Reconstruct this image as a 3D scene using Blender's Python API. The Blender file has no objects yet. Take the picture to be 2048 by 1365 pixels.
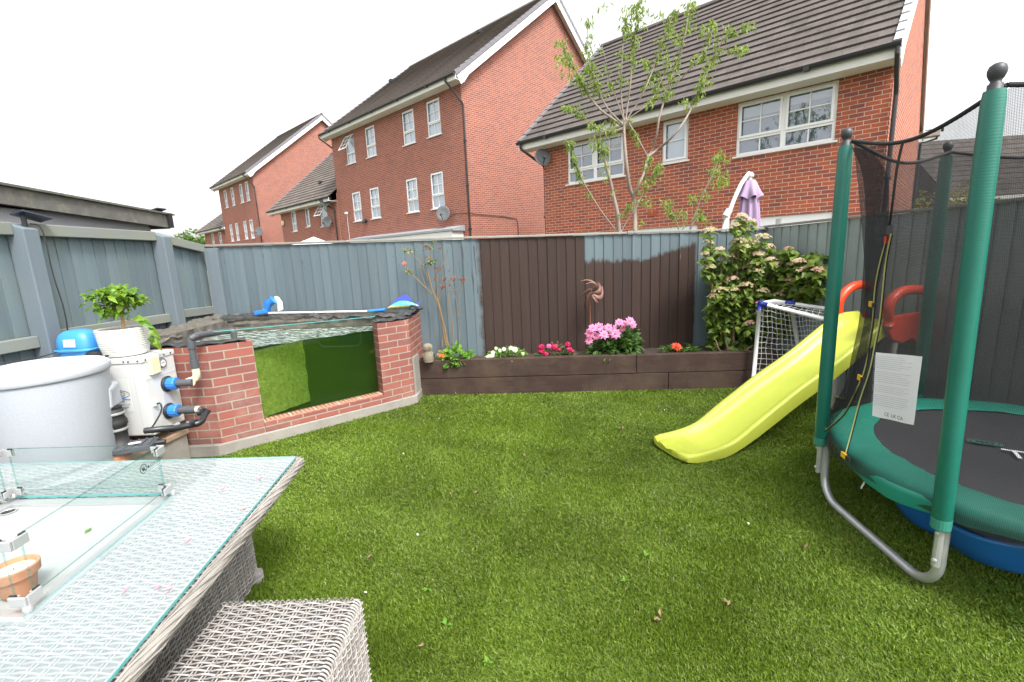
import bpy, bmesh, math, random
import numpy as np
from mathutils import Vector, Matrix, noise
R = math.radians
random.seed(7); rng = np.random.default_rng(7)
sc = bpy.context.scene
COL = sc.collection
# ------------------------------------------------------------------ camera
EYE = 1.6; FPX = 920.0; CX, CY = 1024.0, 682.5          # measured on the 2048 x 1365 photograph
_v1 = np.array([-994., -130., FPX]); _v2 = np.array([886., -212., FPX])
_n = np.cross(_v1, _v2); _n /= np.linalg.norm(_n)
_up = -_n if _n[1] > 0 else _n
_fw = np.array([0, 0, 1.]) - _up * _up[2]; _fw /= np.linalg.norm(_fw)
_rt = np.cross(_fw, _up)
if _rt[0] < 0: _rt = -_rt
CM = np.array([_rt, _fw, _up])
cam = bpy.data.cameras.new('camera'); camo = bpy.data.objects.new('camera', cam); COL.objects.link(camo)
cam.sensor_width = 36; cam.sensor_fit = 'HORIZONTAL'; cam.lens = 36 * FPX / 2048
cam.clip_start = 0.05; cam.clip_end = 600
_mw = Matrix.Identity(4)
for r_ in range(3):
    _mw[r_][0] = CM[r_, 0]; _mw[r_][1] = -CM[r_, 1]; _mw[r_][2] = -CM[r_, 2]
_mw[2][3] = EYE
camo.matrix_world = _mw
sc.camera = camo
# ------------------------------------------------------------------ sky, sun, exposure
SUN_EL, SUN_AZ = 55.0, 144.0      # azimuth measured clockwise from +Y: behind the viewer's right shoulder
w = bpy.data.worlds.new('World'); sc.world = w; w.use_nodes = True
nt = w.node_tree; nt.nodes.clear()
sky = nt.nodes.new('ShaderNodeTexSky'); sky.sky_type = 'NISHITA'; sky.sun_disc = False
sky.sun_elevation = R(SUN_EL); sky.sun_rotation = R(SUN_AZ); sky.air_density = 1.0; sky.dust_density = 4.0; sky.ozone_density = 1.0
hsv = nt.nodes.new('ShaderNodeHueSaturation'); hsv.inputs['Saturation'].default_value = 0.10
hsv.inputs['Value'].default_value = 1.0
bg = nt.nodes.new('ShaderNodeBackground'); bg.inputs['Strength'].default_value = 0.15
wo = nt.nodes.new('ShaderNodeOutputWorld')
nt.links.new(sky.outputs[0], hsv.inputs['Color']); nt.links.new(hsv.outputs[0], bg.inputs[0]); nt.links.new(bg.outputs[0], wo.inputs[0])
sl = bpy.data.lights.new('sun', 'SUN'); sl.energy = 1.3; sl.angle = R(12); sl.color = (1, .965, .91)
slo = bpy.data.objects.new('sun', sl); COL.objects.link(slo)
_d = Vector((math.sin(R(SUN_AZ)) * math.cos(R(SUN_EL)), math.cos(R(SUN_AZ)) * math.cos(R(SUN_EL)), math.sin(R(SUN_EL))))
slo.rotation_euler = _d.to_track_quat('Z', 'Y').to_euler()
sc.view_settings.view_transform = 'Standard'; sc.view_settings.look = 'None'; sc.view_settings.gamma = 1
sc.view_settings.exposure = 1.5
sc.render.engine = 'CYCLES'
sc.cycles.use_denoising = True
sc.cycles.transparent_max_bounces = 24; sc.cycles.max_bounces = 8
sc.cycles.caustics_reflective = False; sc.cycles.caustics_refractive = False

# ------------------------------------------------------------------ measuring helpers (a sight line met with a real depth or height)
EY = np.array([0, 0, EYE])
def ray(x, y): return CM @ np.array([x - CX, y - CY, FPX])
def dep(x, y, Y): d = ray(x, y); return Vector(EY + d * (Y / d[1]))
def gz(x, y, z=0.): d = ray(x, y); return Vector(EY + d * ((z - EYE) / d[2]))
def pl(x, y, p, u):
    d = ray(x, y); n = np.array([-u[1], u[0]]); t = n @ np.array(p[:2]) / (n @ d[:2]); return Vector(EY + d * t)
def proj(P): c = CM.T @ (np.array(P, float) - EY); return CX + FPX * c[0] / c[2], CY + FPX * c[1] / c[2]

# ------------------------------------------------------------------ mesh builder
class MB:
    def __init__(s, xf=None): s.v = []; s.f = []; s.xf = xf; s.uv = None
    def add(s, V, F):
        o = len(s.v)
        V = [Vector(p) for p in V]
        if s.xf is not None: V = [s.xf @ p for p in V]
        s.v += V; s.f += [tuple(i + o for i in f) for f in F]; return s
    def box(s, x0, x1, y0, y1, z0, z1):
        V = [(x0, y0, z0), (x1, y0, z0), (x1, y1, z0), (x0, y1, z0), (x0, y0, z1), (x1, y0, z1), (x1, y1, z1), (x0, y1, z1)]
        return s.add(V, [(3, 2, 1, 0), (4, 5, 6, 7), (0, 1, 5, 4), (1, 2, 6, 5), (2, 3, 7, 6), (3, 0, 4, 7)])
    def obox(s, c, a, b, d):
        c, a, b, d = Vector(c), Vector(a), Vector(b), Vector(d)
        V = [c - a - b - d, c + a - b - d, c + a + b - d, c - a + b - d, c - a - b + d, c + a - b + d, c + a + b + d, c - a + b + d]
        return s.add(V, [(3, 2, 1, 0), (4, 5, 6, 7), (0, 1, 5, 4), (1, 2, 6, 5), (2, 3, 7, 6), (3, 0, 4, 7)])
    def beam(s, a, b, w, h, up=(0, 0, 1)):
        a, b = Vector(a), Vector(b); d = b - a; u = Vector(up)
        sd = d.cross(u).normalized(); u2 = sd.cross(d).normalized()
        return s.obox((a + b) / 2, d / 2, sd * w / 2, u2 * h / 2)
    def quad(s, a, b, c, d): return s.add([a, b, c, d], [(0, 1, 2, 3)])
    def grid(s, P, cu=False, cv=False):
        nu, nv = len(P), len(P[0]); V = [p for r in P for p in r]; F = []
        for i in range(nu if cu else nu - 1):
            for j in range(nv if cv else nv - 1):
                i2, j2 = (i + 1) % nu, (j + 1) % nv
                F.append((i * nv + j, i2 * nv + j, i2 * nv + j2, i * nv + j2))
        return s.add(V, F)
    def tube(s, pts, r, n=8, cap=True, flat=1.0, up=None):
        pts = [Vector(p) for p in pts]; k = len(pts)
        rs = list(r) if hasattr(r, '__len__') else [r] * k
        t = [(pts[min(i + 1, k - 1)] - pts[max(i - 1, 0)]).normalized() for i in range(k)]
        ref = Vector(up) if up else (Vector((0, 0, 1)) if abs(t[0].z) < .9 else Vector((1, 0, 0)))
        a = (ref - t[0] * ref.dot(t[0])).normalized(); P = []
        for i in range(k):
            a = (a - t[i] * a.dot(t[i]))
            a = a.normalized() if a.length > 1e-6 else t[i].orthogonal().normalized()
            b = t[i].cross(a)
            P.append([pts[i] + a * (rs[i] * flat * math.cos(2 * math.pi * j / n)) + b * (rs[i] * math.sin(2 * math.pi * j / n)) for j in range(n)])
        s.grid(P, cv=True)
        if cap:
            o = len(s.v) - k * n; s.f.append(tuple(o + j for j in range(n))[::-1]); s.f.append(tuple(o + (k - 1) * n + j for j in range(n)))
        return s
    def lathe(s, c, prof, n=24, ax=(0, 0, 1), sx=1.0, sy=1.0):
        c = Vector(c); q = Vector((0, 0, 1)).rotation_difference(Vector(ax).normalized())
        P = [[c + q @ Vector((r * sx * math.cos(2 * math.pi * j / n), r * sy * math.sin(2 * math.pi * j / n), z)) for j in range(n)] for r, z in prof]
        s.grid(P, cv=True); o = len(s.v) - len(prof) * n
        if prof[0][0] > 1e-4: s.f.append(tuple(o + j for j in range(n))[::-1])
        if prof[-1][0] > 1e-4: s.f.append(tuple(o + (len(prof) - 1) * n + j for j in range(n)))
        return s
    def prism(s, poly, ext):
        poly = [Vector(p) for p in poly]; e = Vector(ext); n = len(poly)
        F = [tuple(range(n))[::-1], tuple(range(n, 2 * n))] + [(i, (i + 1) % n, n + (i + 1) % n, n + i) for i in range(n)]
        return s.add(poly + [p + e for p in poly], F)
    def ball(s, c, r, n=10, m=8, sz=1.0):
        return s.lathe(c, [(max(r * math.sin(math.pi * i / m), 1e-5), -r * sz * math.cos(math.pi * i / m)) for i in range(m + 1)], n)
    def leaf(s, p, d, nrm, L, W, fold=.25, droop=.15):
        p, d, nrm = Vector(p), Vector(d).normalized(), Vector(nrm)
        sd = d.cross(nrm); sd = sd.normalized() if sd.length > 1e-4 else d.orthogonal().normalized(); u = sd.cross(d).normalized()
        m = p + d * L * .5; V = [p, m + sd * W / 2 + u * W * fold, p + d * L - u * L * droop, m - sd * W / 2 + u * W * fold, m]
        return s.add(V, [(0, 4, 1), (1, 4, 2), (2, 4, 3), (3, 4, 0)])
    def build(s, name, mat, parent=None, smooth=False, bevel=0, label=None, auto=None):
        me = bpy.data.meshes.new(name)
        inv = WM[parent.name].inverted() if parent is not None else None
        V = s.v if inv is None else [inv @ p for p in s.v]
        me.from_pydata([tuple(p) for p in V], [], s.f)
        if mat is not None:
            for m in (mat if isinstance(mat, (list, tuple)) else [mat]): me.materials.append(m)
        me.update()
        planar_uv(me)
        if smooth: me.polygons.foreach_set('use_smooth', [True] * len(me.polygons))
        o = bpy.data.objects.new(name, me); COL.objects.link(o)
        if parent is not None: o.parent = parent; WM[o.name] = WM[parent.name].copy()
        else: WM[o.name] = Matrix.Identity(4)
        if auto is not None: 
            me.polygons.foreach_set('use_smooth', [True] * len(me.polygons))
            md = o.modifiers.new('split', 'EDGE_SPLIT'); md.split_angle = R(auto)
        if bevel:
            b = o.modifiers.new('bevel', 'BEVEL'); b.width = bevel; b.segments = 2; b.limit_method = 'ANGLE'; b.angle_limit = R(40)
        if label: o['label'] = label
        return o
WM = {}
def planar_uv(me):
    n = len(me.polygons)
    if not n: return
    uvl = me.uv_layers.new(name='UVMap')
    L = len(me.loops); vi = np.empty(L, np.int32); me.loops.foreach_get('vertex_index', vi)
    co = np.empty(len(me.vertices) * 3, np.float32); me.vertices.foreach_get('co', co); co = co.reshape(-1, 3)
    nr = np.empty(n * 3, np.float32); me.polygons.foreach_get('normal', nr); nr = nr.reshape(-1, 3)
    lt = np.empty(n, np.int32); me.polygons.foreach_get('loop_total', lt)
    pi = np.repeat(np.arange(n), lt)
    tx = np.stack([-nr[:, 1], nr[:, 0], np.zeros(n)], 1); ln = np.linalg.norm(tx, axis=1)
    flat = ln < .25; tx[flat] = (1, 0, 0); ln[flat] = 1; tx /= ln[:, None]
    by = np.cross(nr, tx)
    p = co[vi]; uv = np.stack([(p * tx[pi]).sum(1), (p * by[pi]).sum(1)], 1)
    uvl.data.foreach_set('uv', uv.astype(np.float32).ravel())
def thing(name, label, cat, loc=(0, 0, 0), group=None, rz=0):
    o = bpy.data.objects.new(name, None); COL.objects.link(o); o.empty_display_size = .1
    o.location = loc; o.rotation_euler = (0, 0, rz)
    WM[o.name] = Matrix.Translation(Vector(loc)) @ Matrix.Rotation(rz, 4, 'Z')
    o['label'] = label; o['category'] = cat
    if group: o['group'] = group
    return o
def tag(o, label, cat, group=None):
    o['label'] = label; o['category'] = cat
    if group: o['group'] = group
    return o
def struct(o, label=None, kind='structure'):
    o['kind'] = kind
    if label: o['label'] = label
    return o
def copy_tree(o, parent=None):
    c = o.copy(); COL.objects.link(c)
    if parent is not None: c.parent = parent
    for ch in list(o.children): copy_tree(ch, c)
    return c
def setorigin(o, loc):
    """top-level single mesh: put its origin at loc"""
    loc = Vector(loc); o.data.transform(Matrix.Translation(-loc)); o.location = loc; WM[o.name] = Matrix.Translation(loc); return o
def text_verts(s, size=1.0):
    cu = bpy.data.curves.new('t', 'FONT'); cu.body = s; cu.size = size; cu.align_x = 'LEFT'
    ob = bpy.data.objects.new('t', cu); COL.objects.link(ob)
    dg = bpy.context.evaluated_depsgraph_get(); me = bpy.data.meshes.new_from_object(ob.evaluated_get(dg))
    V = [v.co.copy() for v in me.vertices]; F = [tuple(p.vertices) for p in me.polygons]
    bpy.data.objects.remove(ob); bpy.data.curves.remove(cu); bpy.data.meshes.remove(me)
    return V, F
def add_text(mb, s, size, o, ux, uy):
    V, F = text_verts(s, size); o, ux, uy = Vector(o), Vector(ux).normalized(), Vector(uy).normalized()
    mb.add([o + ux * v.x + uy * v.y for v in V], F)
def lerp(a, b, t): return a + (b - a) * t
def smooth_path(pts, k=4):
    """Catmull-Rom through the points"""
    P = [Vector(p) for p in pts]; out = []
    for i in range(len(P) - 1):
        p0, p1, p2, p3 = P[max(i - 1, 0)], P[i], P[i + 1], P[min(i + 2, len(P) - 1)]
        for j in range(k):
            t = j / k
            out.append(.5 * ((2 * p1) + (p2 - p0) * t + (2 * p0 - 5 * p1 + 4 * p2 - p3) * t * t + (3 * p1 - p0 - 3 * p2 + p3) * t ** 3))
    return out + [P[-1]]

# ------------------------------------------------------------------ materials
class NB:
    """tiny node wiring helper"""
    def __init__(s, name):
        s.m = bpy.data.materials.new(name); s.m.use_nodes = True; s.t = s.m.node_tree; s.t.nodes.clear()
        s.out = s.n('ShaderNodeOutputMaterial')
    def n(s, t, **kw):
        x = s.t.nodes.new(t)
        for k, v in kw.items():
            if k.startswith('_'): setattr(x, k[1:], v)
        return x
    def l(s, a, b): s.t.links.new(a, b)
    def set(s, inp, v):
        if hasattr(v, 'is_output') or isinstance(v, bpy.types.NodeSocket): s.l(v, inp)
        else: inp.default_value = (tuple(v) + (1,)) if isinstance(v, (tuple, list)) and len(v) == 3 and inp.type == 'RGBA' else v
    def math(s, op, a, b=0., c=0., clamp=False):
        x = s.n('ShaderNodeMath'); x.operation = op; x.use_clamp = clamp
        s.set(x.inputs[0], a); s.set(x.inputs[1], b); s.set(x.inputs[2], c); return x.outputs[0]
    def mix(s, f, a, b, mode='MIX'):
        x = s.n('ShaderNodeMix'); x.data_type = 'RGBA'; x.blend_type = mode
        s.set(x.inputs[0], f); s.set(x.inputs[6], a); s.set(x.inputs[7], b); return x.outputs[2]
    def coord(s, k='Object'): return s.n('ShaderNodeTexCoord').outputs[k]
    def map(s, v, scale=(1, 1, 1), rot=(0, 0, 0), loc=(0, 0, 0)):
        x = s.n('ShaderNodeMapping'); s.l(v, x.inputs[0]); x.inputs[1].default_value = loc; x.inputs[2].default_value = rot; x.inputs[3].default_value = scale; return x.outputs[0]
    def noise(s, v, scale, detail=4, rough=.55, out=0):
        x = s.n('ShaderNodeTexNoise'); s.l(v, x.inputs['Vector']); x.inputs['Scale'].default_value = scale; x.inputs['Detail'].default_value = detail; x.inputs['Roughness'].default_value = rough; return x.outputs[out]
    def ramp(s, f, stops):
        x = s.n('ShaderNodeValToRGB'); s.l(f, x.inputs[0]); e = x.color_ramp.elements
        while len(e) < len(stops): e.new(.5)
        for q, (p, c) in zip(e, stops): q.position = p; q.color = (c, c, c, 1) if not hasattr(c, '__len__') else tuple(c) + (1,)
        return x.outputs[0]
    def sep(s, v): x = s.n('ShaderNodeSeparateXYZ'); s.l(v, x.inputs[0]); return x.outputs
    def bump(s, h, strength=.3, dist=.01):
        x = s.n('ShaderNodeBump'); s.l(h, x.inputs['Height']); x.inputs['Strength'].default_value = strength; x.inputs['Distance'].default_value = dist; return x.outputs[0]
    def rnd(s): return s.n('ShaderNodeNewGeometry').outputs['Random Per Island']
    def pbr(s, col, rough=.6, metal=0., nrm=None, spec=.5, sheen=None, sub=None):
        x = s.n('ShaderNodeBsdfPrincipled'); s.set(x.inputs['Base Color'], col); s.set(x.inputs['Roughness'], rough); s.set(x.inputs['Metallic'], metal)
        s.set(x.inputs['Specular IOR Level'], spec)
        if nrm is not None: s.l(nrm, x.inputs['Normal'])
        s.bsdf = x; return x.outputs[0]
    def done(s, sh): s.l(sh, s.out.inputs[0]); return s.m
def sc3(c, k): return tuple(min(1, x * k) for x in c)
def plain(name, col, rough=.5, metal=0., var=.12, nscale=6., bump=0., bscale=60., spec=.5, island=0., dirt=None):
    b = NB(name); co = b.coord(); f = b.noise(co, nscale)
    c = b.mix(f, sc3(col, 1 - var), sc3(col, 1 + var))
    if island: c = b.mix(b.rnd(), b.mix(1., c, (1 - island,) * 3, 'MULTIPLY'), b.mix(1., c, (1 + island,) * 3, 'MULTIPLY'))
    if dirt: c = b.mix(b.math('MULTIPLY', b.ramp(b.noise(co, nscale * 1.7, 6, .7), [(.5, 0.), (.72, 1.)]), dirt[1]), c, dirt[0])
    n = b.bump(b.noise(co, bscale), bump, .005) if bump else None
    ro = b.math('ADD', b.math('MULTIPLY', f, .16), rough - .08, clamp=True)
    return b.done(b.pbr(c, ro, metal, n, spec))
def brick_mat(name, c1, c2, mortar, bw=.225, rh=.075, ms=.0055, stain=0.):
    b = NB(name); uv = b.coord('UV')
    x = b.n('ShaderNodeTexBrick'); b.l(uv, x.inputs['Vector'])
    x.offset = .5; x.inputs['Scale'].default_value = 1; x.inputs['Mortar Size'].default_value = ms; x.inputs['Mortar Smooth'].default_value = .15
    x.inputs['Brick Width'].default_value = bw; x.inputs['Row Height'].default_value = rh; x.inputs['Bias'].default_value = -.15
    x.inputs['Color1'].default_value = c1 + (1,); x.inputs['Color2'].default_value = c2 + (1,); x.inputs['Mortar'].default_value = mortar + (1,)
    nz = b.noise(b.map(uv, (7, 22, 1)), 1., 4, .7)
    c = b.mix(b.math('MULTIPLY', nz, .55), x.outputs['Color'], b.mix(1., x.outputs['Color'], (.62, .55, .58), 'MULTIPLY'))
    big = b.noise(uv, .6, 3)
    c = b.mix(b.math('MULTIPLY', big, .35), c, b.mix(1., c, (1.18, 1.12, 1.08), 'MULTIPLY'))
    st = b.ramp(b.noise(uv, 1.7, 7, .75), [(.50, 0.), (.72, 1.)])          # soot and lime bloom
    c = b.mix(b.math('MULTIPLY', st, .28 + .2 * stain), c, (.40, .33, .28) if stain else (.17, .085, .07))
    if stain: c = b.mix(b.math('MULTIPLY', b.ramp(b.noise(uv, 16., 5, .7), [(.58, 0.), (.74, 1.)]), .35), c, (.12, .055, .045))
    h = b.math('ADD', b.math('MULTIPLY', x.outputs['Fac'], -1.), b.math('MULTIPLY', b.noise(uv, 90., 4), .35))
    return b.done(b.pbr(c, .85, 0, b.bump(h, .6, .006), .25))
def wood_mat(name, c1, c2, grain=(14, 14, .7), bump=.35, island=.14, green=None, rough=.75):
    b = NB(name); co = b.coord()
    g = b.noise(b.map(co, grain), 1.5, 8, .65)
    rd = b.rnd()
    c = b.mix(g, c1, c2)
    c = b.mix(rd, b.mix(1., c, (1 - island,) * 3, 'MULTIPLY'), b.mix(1., c, (1 + island,) * 3, 'MULTIPLY'))
    kn = b.ramp(b.noise(b.map(co, (5, 5, 2.2)), 2.2, 2), [(.70, 0.), (.78, 1.)])
    c = b.mix(b.math('MULTIPLY', kn, .45), c, sc3(c1, .45))
    if green: c = b.mix(b.math('MULTIPLY', b.ramp(b.noise(co, 2.3, 6, .7), [(.45, 0.), (.7, 1.)]), green[1]), c, green[0])
    return b.done(b.pbr(c, rough, 0, b.bump(g, bump, .004), .3))
def schlick(b, f0=.045, gain=1.6):
    lw = b.n('ShaderNodeLayerWeight'); lw.inputs[0].default_value = .5
    return b.math('ADD', f0 * gain, b.math('MULTIPLY', b.math('POWER', lw.outputs['Facing'], 5.), (1 - f0 * gain)), clamp=True)
def glassy(name, tint=(.93, .98, .97), f0=.045, rough=.0, gain=1.6):
    """a thin pane: tinted see-through with a facing-dependent mirror"""
    b = NB(name); tr = b.n('ShaderNodeBsdfTransparent'); tr.inputs[0].default_value = tint + (1,)
    gl = b.n('ShaderNodeBsdfGlossy'); gl.inputs['Roughness'].default_value = rough
    mx = b.n('ShaderNodeMixShader'); b.l(schlick(b, f0, gain), mx.inputs[0]); b.l(tr.outputs[0], mx.inputs[1]); b.l(gl.outputs[0], mx.inputs[2])
    return b.done(mx.outputs[0])
def netmat(name, col, fill, wave=None):
    b = NB(name); tr = b.n('ShaderNodeBsdfTransparent'); df = b.n('ShaderNodeBsdfDiffuse'); df.inputs[0].default_value = col + (1,)
    f = fill
    if wave:
        uv = b.sep(b.coord('UV')); 
        g = b.math('ADD', b.math('GREATER_THAN', b.math('FRACT', b.math('MULTIPLY', uv[0], wave)), .72), b.math('GREATER_THAN', b.math('FRACT', b.math('MULTIPLY', uv[1], wave)), .62), clamp=True)
        f = b.math('ADD', b.math('MULTIPLY', g, .42), fill - .22, clamp=True)
        f = b.math('ADD', f, b.math('MULTIPLY', b.ramp(b.noise(b.coord(), 3., 5, .7), [(.45, 0.), (.75, 1.)]), .12), clamp=True)
    mx = b.n('ShaderNodeMixShader'); b.set(mx.inputs[0], f); b.l(tr.outputs[0], mx.inputs[1]); b.l(df.outputs[0], mx.inputs[2])
    return b.done(mx.outputs[0])
def leafmat(name, c1, c2, tr=.35, rough=.45):
    b = NB(name); c = b.mix(b.rnd(), c1, c2)
    p = b.pbr(c, rough, 0, None, .35)
    t = b.n('ShaderNodeBsdfTranslucent'); b.l(b.mix(1., c, (1.5, 1.5, .8), 'MULTIPLY'), t.inputs[0])
    mx = b.n('ShaderNodeMixShader'); mx.inputs[0].default_value = tr; b.l(p, mx.inputs[1]); b.l(t.outputs[0], mx.inputs[2])
    return b.done(mx.outputs[0])
M = {}
M['brick'] = brick_mat('house_brick', (.43, .112, .054), (.21, .072, .062), (.58, .48, .39))
M['brick_b'] = brick_mat('terrace_brick', (.35, .115, .070), (.22, .085, .072), (.52, .42, .36))
M['pond_brick'] = brick_mat('pond_brick', (.315, .108, .082), (.215, .09, .08), (.33, .285, .225), ms=.0062, stain=.5)
M['mortar_edge'] = plain('mortar', (.42, .37, .3), .9, bump=.5)
def roof_mat(name, c):
    b = NB(name); uv = b.coord('UV'); x = b.n('ShaderNodeTexBrick'); b.l(uv, x.inputs['Vector'])
    x.offset = .5; x.inputs['Scale'].default_value = 1; x.inputs['Mortar Size'].default_value = .004; x.inputs['Brick Width'].default_value = .3; x.inputs['Row Height'].default_value = .33
    x.inputs['Color1'].default_value = sc3(c, 1.22) + (1,); x.inputs['Color2'].default_value = sc3(c, .80) + (1,); x.inputs['Mortar'].default_value = sc3(c, .55) + (1,)
    k = b.noise(b.map(uv, (3, .5, 1)), 2., 6, .7)
    cc = b.mix(b.ramp(k, [(.4, 0.), (.75, .55)]), x.outputs['Color'], sc3(c, 1.55))
    return b.done(b.pbr(cc, .9, 0, b.bump(b.noise(uv, 40.), .25, .004), .2))
M['roof'] = roof_mat('roof_tile', (.096, .083, .077))
M['roof_b'] = roof_mat('terrace_roof_tile', (.135, .115, .103))
M['verge_pale'] = plain('dry_verge_pale', (.44, .45, .47), .6)
M['verge'] = plain('dry_verge_grey', (.17, .165, .18), .6)
M['upvc'] = plain('white_upvc', (.80, .80, .79), .35, var=.03)
M['soffit'] = plain('soffit_white', (.72, .71, .67), .5, var=.05)
M['gutter'] = plain('black_gutter', (.018, .02, .022), .35)
M['downpipe'] = plain('downpipe_black', (.022, .018, .018), .4)
M['pane'] = glassy('window_glass', (.90, .93, .96), .06, gain=2.4)
M['pane_op'] = plain('leaded_pane', (.30, .34, .38), .07, var=.25, nscale=1.5, spec=.8)
M['room'] = plain('dark_room', (.12, .155, .225), .8, var=.3, nscale=2)
M['window_backing'] = plain('net_curtain', (.74, .76, .78), .9, var=.12, nscale=9)
M['blind'] = plain('roller_blind', (.42, .46, .50), .85, var=.06)
M['sill'] = plain('window_sill', (.74, .72, .68), .6)
M['dish'] = plain('dish_grey', (.10, .105, .11), .55)
M['dishdark'] = plain('dish_arm', (.035, .035, .04), .5)
M['lead'] = plain('lead_grey', (.27, .29, .31), .65, var=.18)
M['fence'] = wood_mat('blue_grey_fence', (.098, .134, .152), (.158, .202, .216), green=((.20, .22, .15), .25))
M['fence_dark'] = wood_mat('blue_grey_post', (.118, .152, .18), (.17, .205, .23), green=((.24, .24, .2), .2))
M['rail'] = wood_mat('weathered_rail', (.15, .172, .165), (.235, .245, .22), grain=(3, .6, 14), green=((.24, .23, .10), .45), island=.1)
M['cap'] = wood_mat('grey_capping', (.20, .20, .185), (.30, .29, .27), grain=(.8, 14, 14), green=((.2, .2, .13), .3))
M['fence_r'] = wood_mat('grey_green_fence', (.215, .262, .268), (.31, .355, .35), green=((.2, .2, .16), .3))
M['sleeper'] = wood_mat('brown_sleeper', (.024, .013, .011), (.078, .046, .036), grain=(.9, 20, 14), bump=.6, island=.22, green=((.13, .095, .06), .4), rough=.7)
M['soil'] = plain('soil', (.04, .028, .02), .95, bump=.8, bscale=40)
M['conc'] = plain('concrete', (.27, .25, .22), .9, var=.25, bump=.5, bscale=50, dirt=((.20, .16, .12), .5))
M['stone'] = plain('sandstone', (.36, .25, .17), .85, var=.3, nscale=4, bump=.5, bscale=25, dirt=((.5, .42, .33), .6))
M['liner'] = plain('pond_liner', (.035, .036, .038), .42, var=.3, nscale=12, bump=.5, bscale=30, dirt=((.16, .145, .12), .55))
M['stonedark'] = plain('old_timber_edge', (.10, .09, .075), .9, var=.4, nscale=9, bump=.8, bscale=30, dirt=((.22, .2, .16), .6))
M['black'] = plain('black_plastic', (.022, .023, .026), .35)
M['rubber'] = plain('black_rubber', (.028, .027, .027), .6)
M['greyplast'] = plain('grey_pvc', (.075, .08, .09), .45)
M['cream'] = plain('cream_abs', (.66, .60, .42), .4, var=.06)
M['bluep'] = plain('blue_plastic', (.03, .20, .62), .35, var=.08)
M['blueair'] = plain('pale_blue_plastic', (.05, .26, .60), .38, var=.06)
M['whitemetal'] = plain('white_powder_coat', (.60, .60, .59), .35, var=.03)
M['steel'] = plain('galvanised_steel', (.56, .57, .57), .36, .55, var=.2, nscale=14)
M['alu'] = plain('brushed_aluminium', (.50, .51, .51), .35, .5, var=.08)
M['orange'] = plain('terracotta_pipe', (.5, .15, .05), .6)
M['terracotta'] = plain('terracotta', (.50, .235, .135), .8, var=.2, nscale=10, bump=.2)
M['wax'] = plain('candle_wax', (.68, .62, .46), .5)
M['glass'] = glassy('clear_glass', (.90, .965, .955), .045)
M['glass_edge'] = plain('glass_green_edge', (.10, .34, .33), .15, var=.1)
M['ink'] = plain('printed_ink', (.03, .032, .035), .6)
M['inkgrey'] = plain('faint_ink', (.50, .51, .53), .7)
M['paper'] = plain('label_white', (.80, .80, .81), .7, var=.04)
M['silverlabel'] = plain('silver_label', (.50, .51, .55), .35)
def drum_mat():
    b = NB('speckled_grey_plastic'); co = b.coord(); s_ = b.ramp(b.noise(co, 260., 2), [(.35, 0.), (.7, 1.)])
    c = b.mix(s_, (.33, .355, .40), (.44, .465, .51)); c = b.mix(b.math('MULTIPLY', b.noise(co, 3., 5), .25), c, (.55, .56, .58))
    return b.done(b.pbr(c, .5, 0, b.bump(s_, .12, .002), .4))
M['drum'] = drum_mat()
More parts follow.
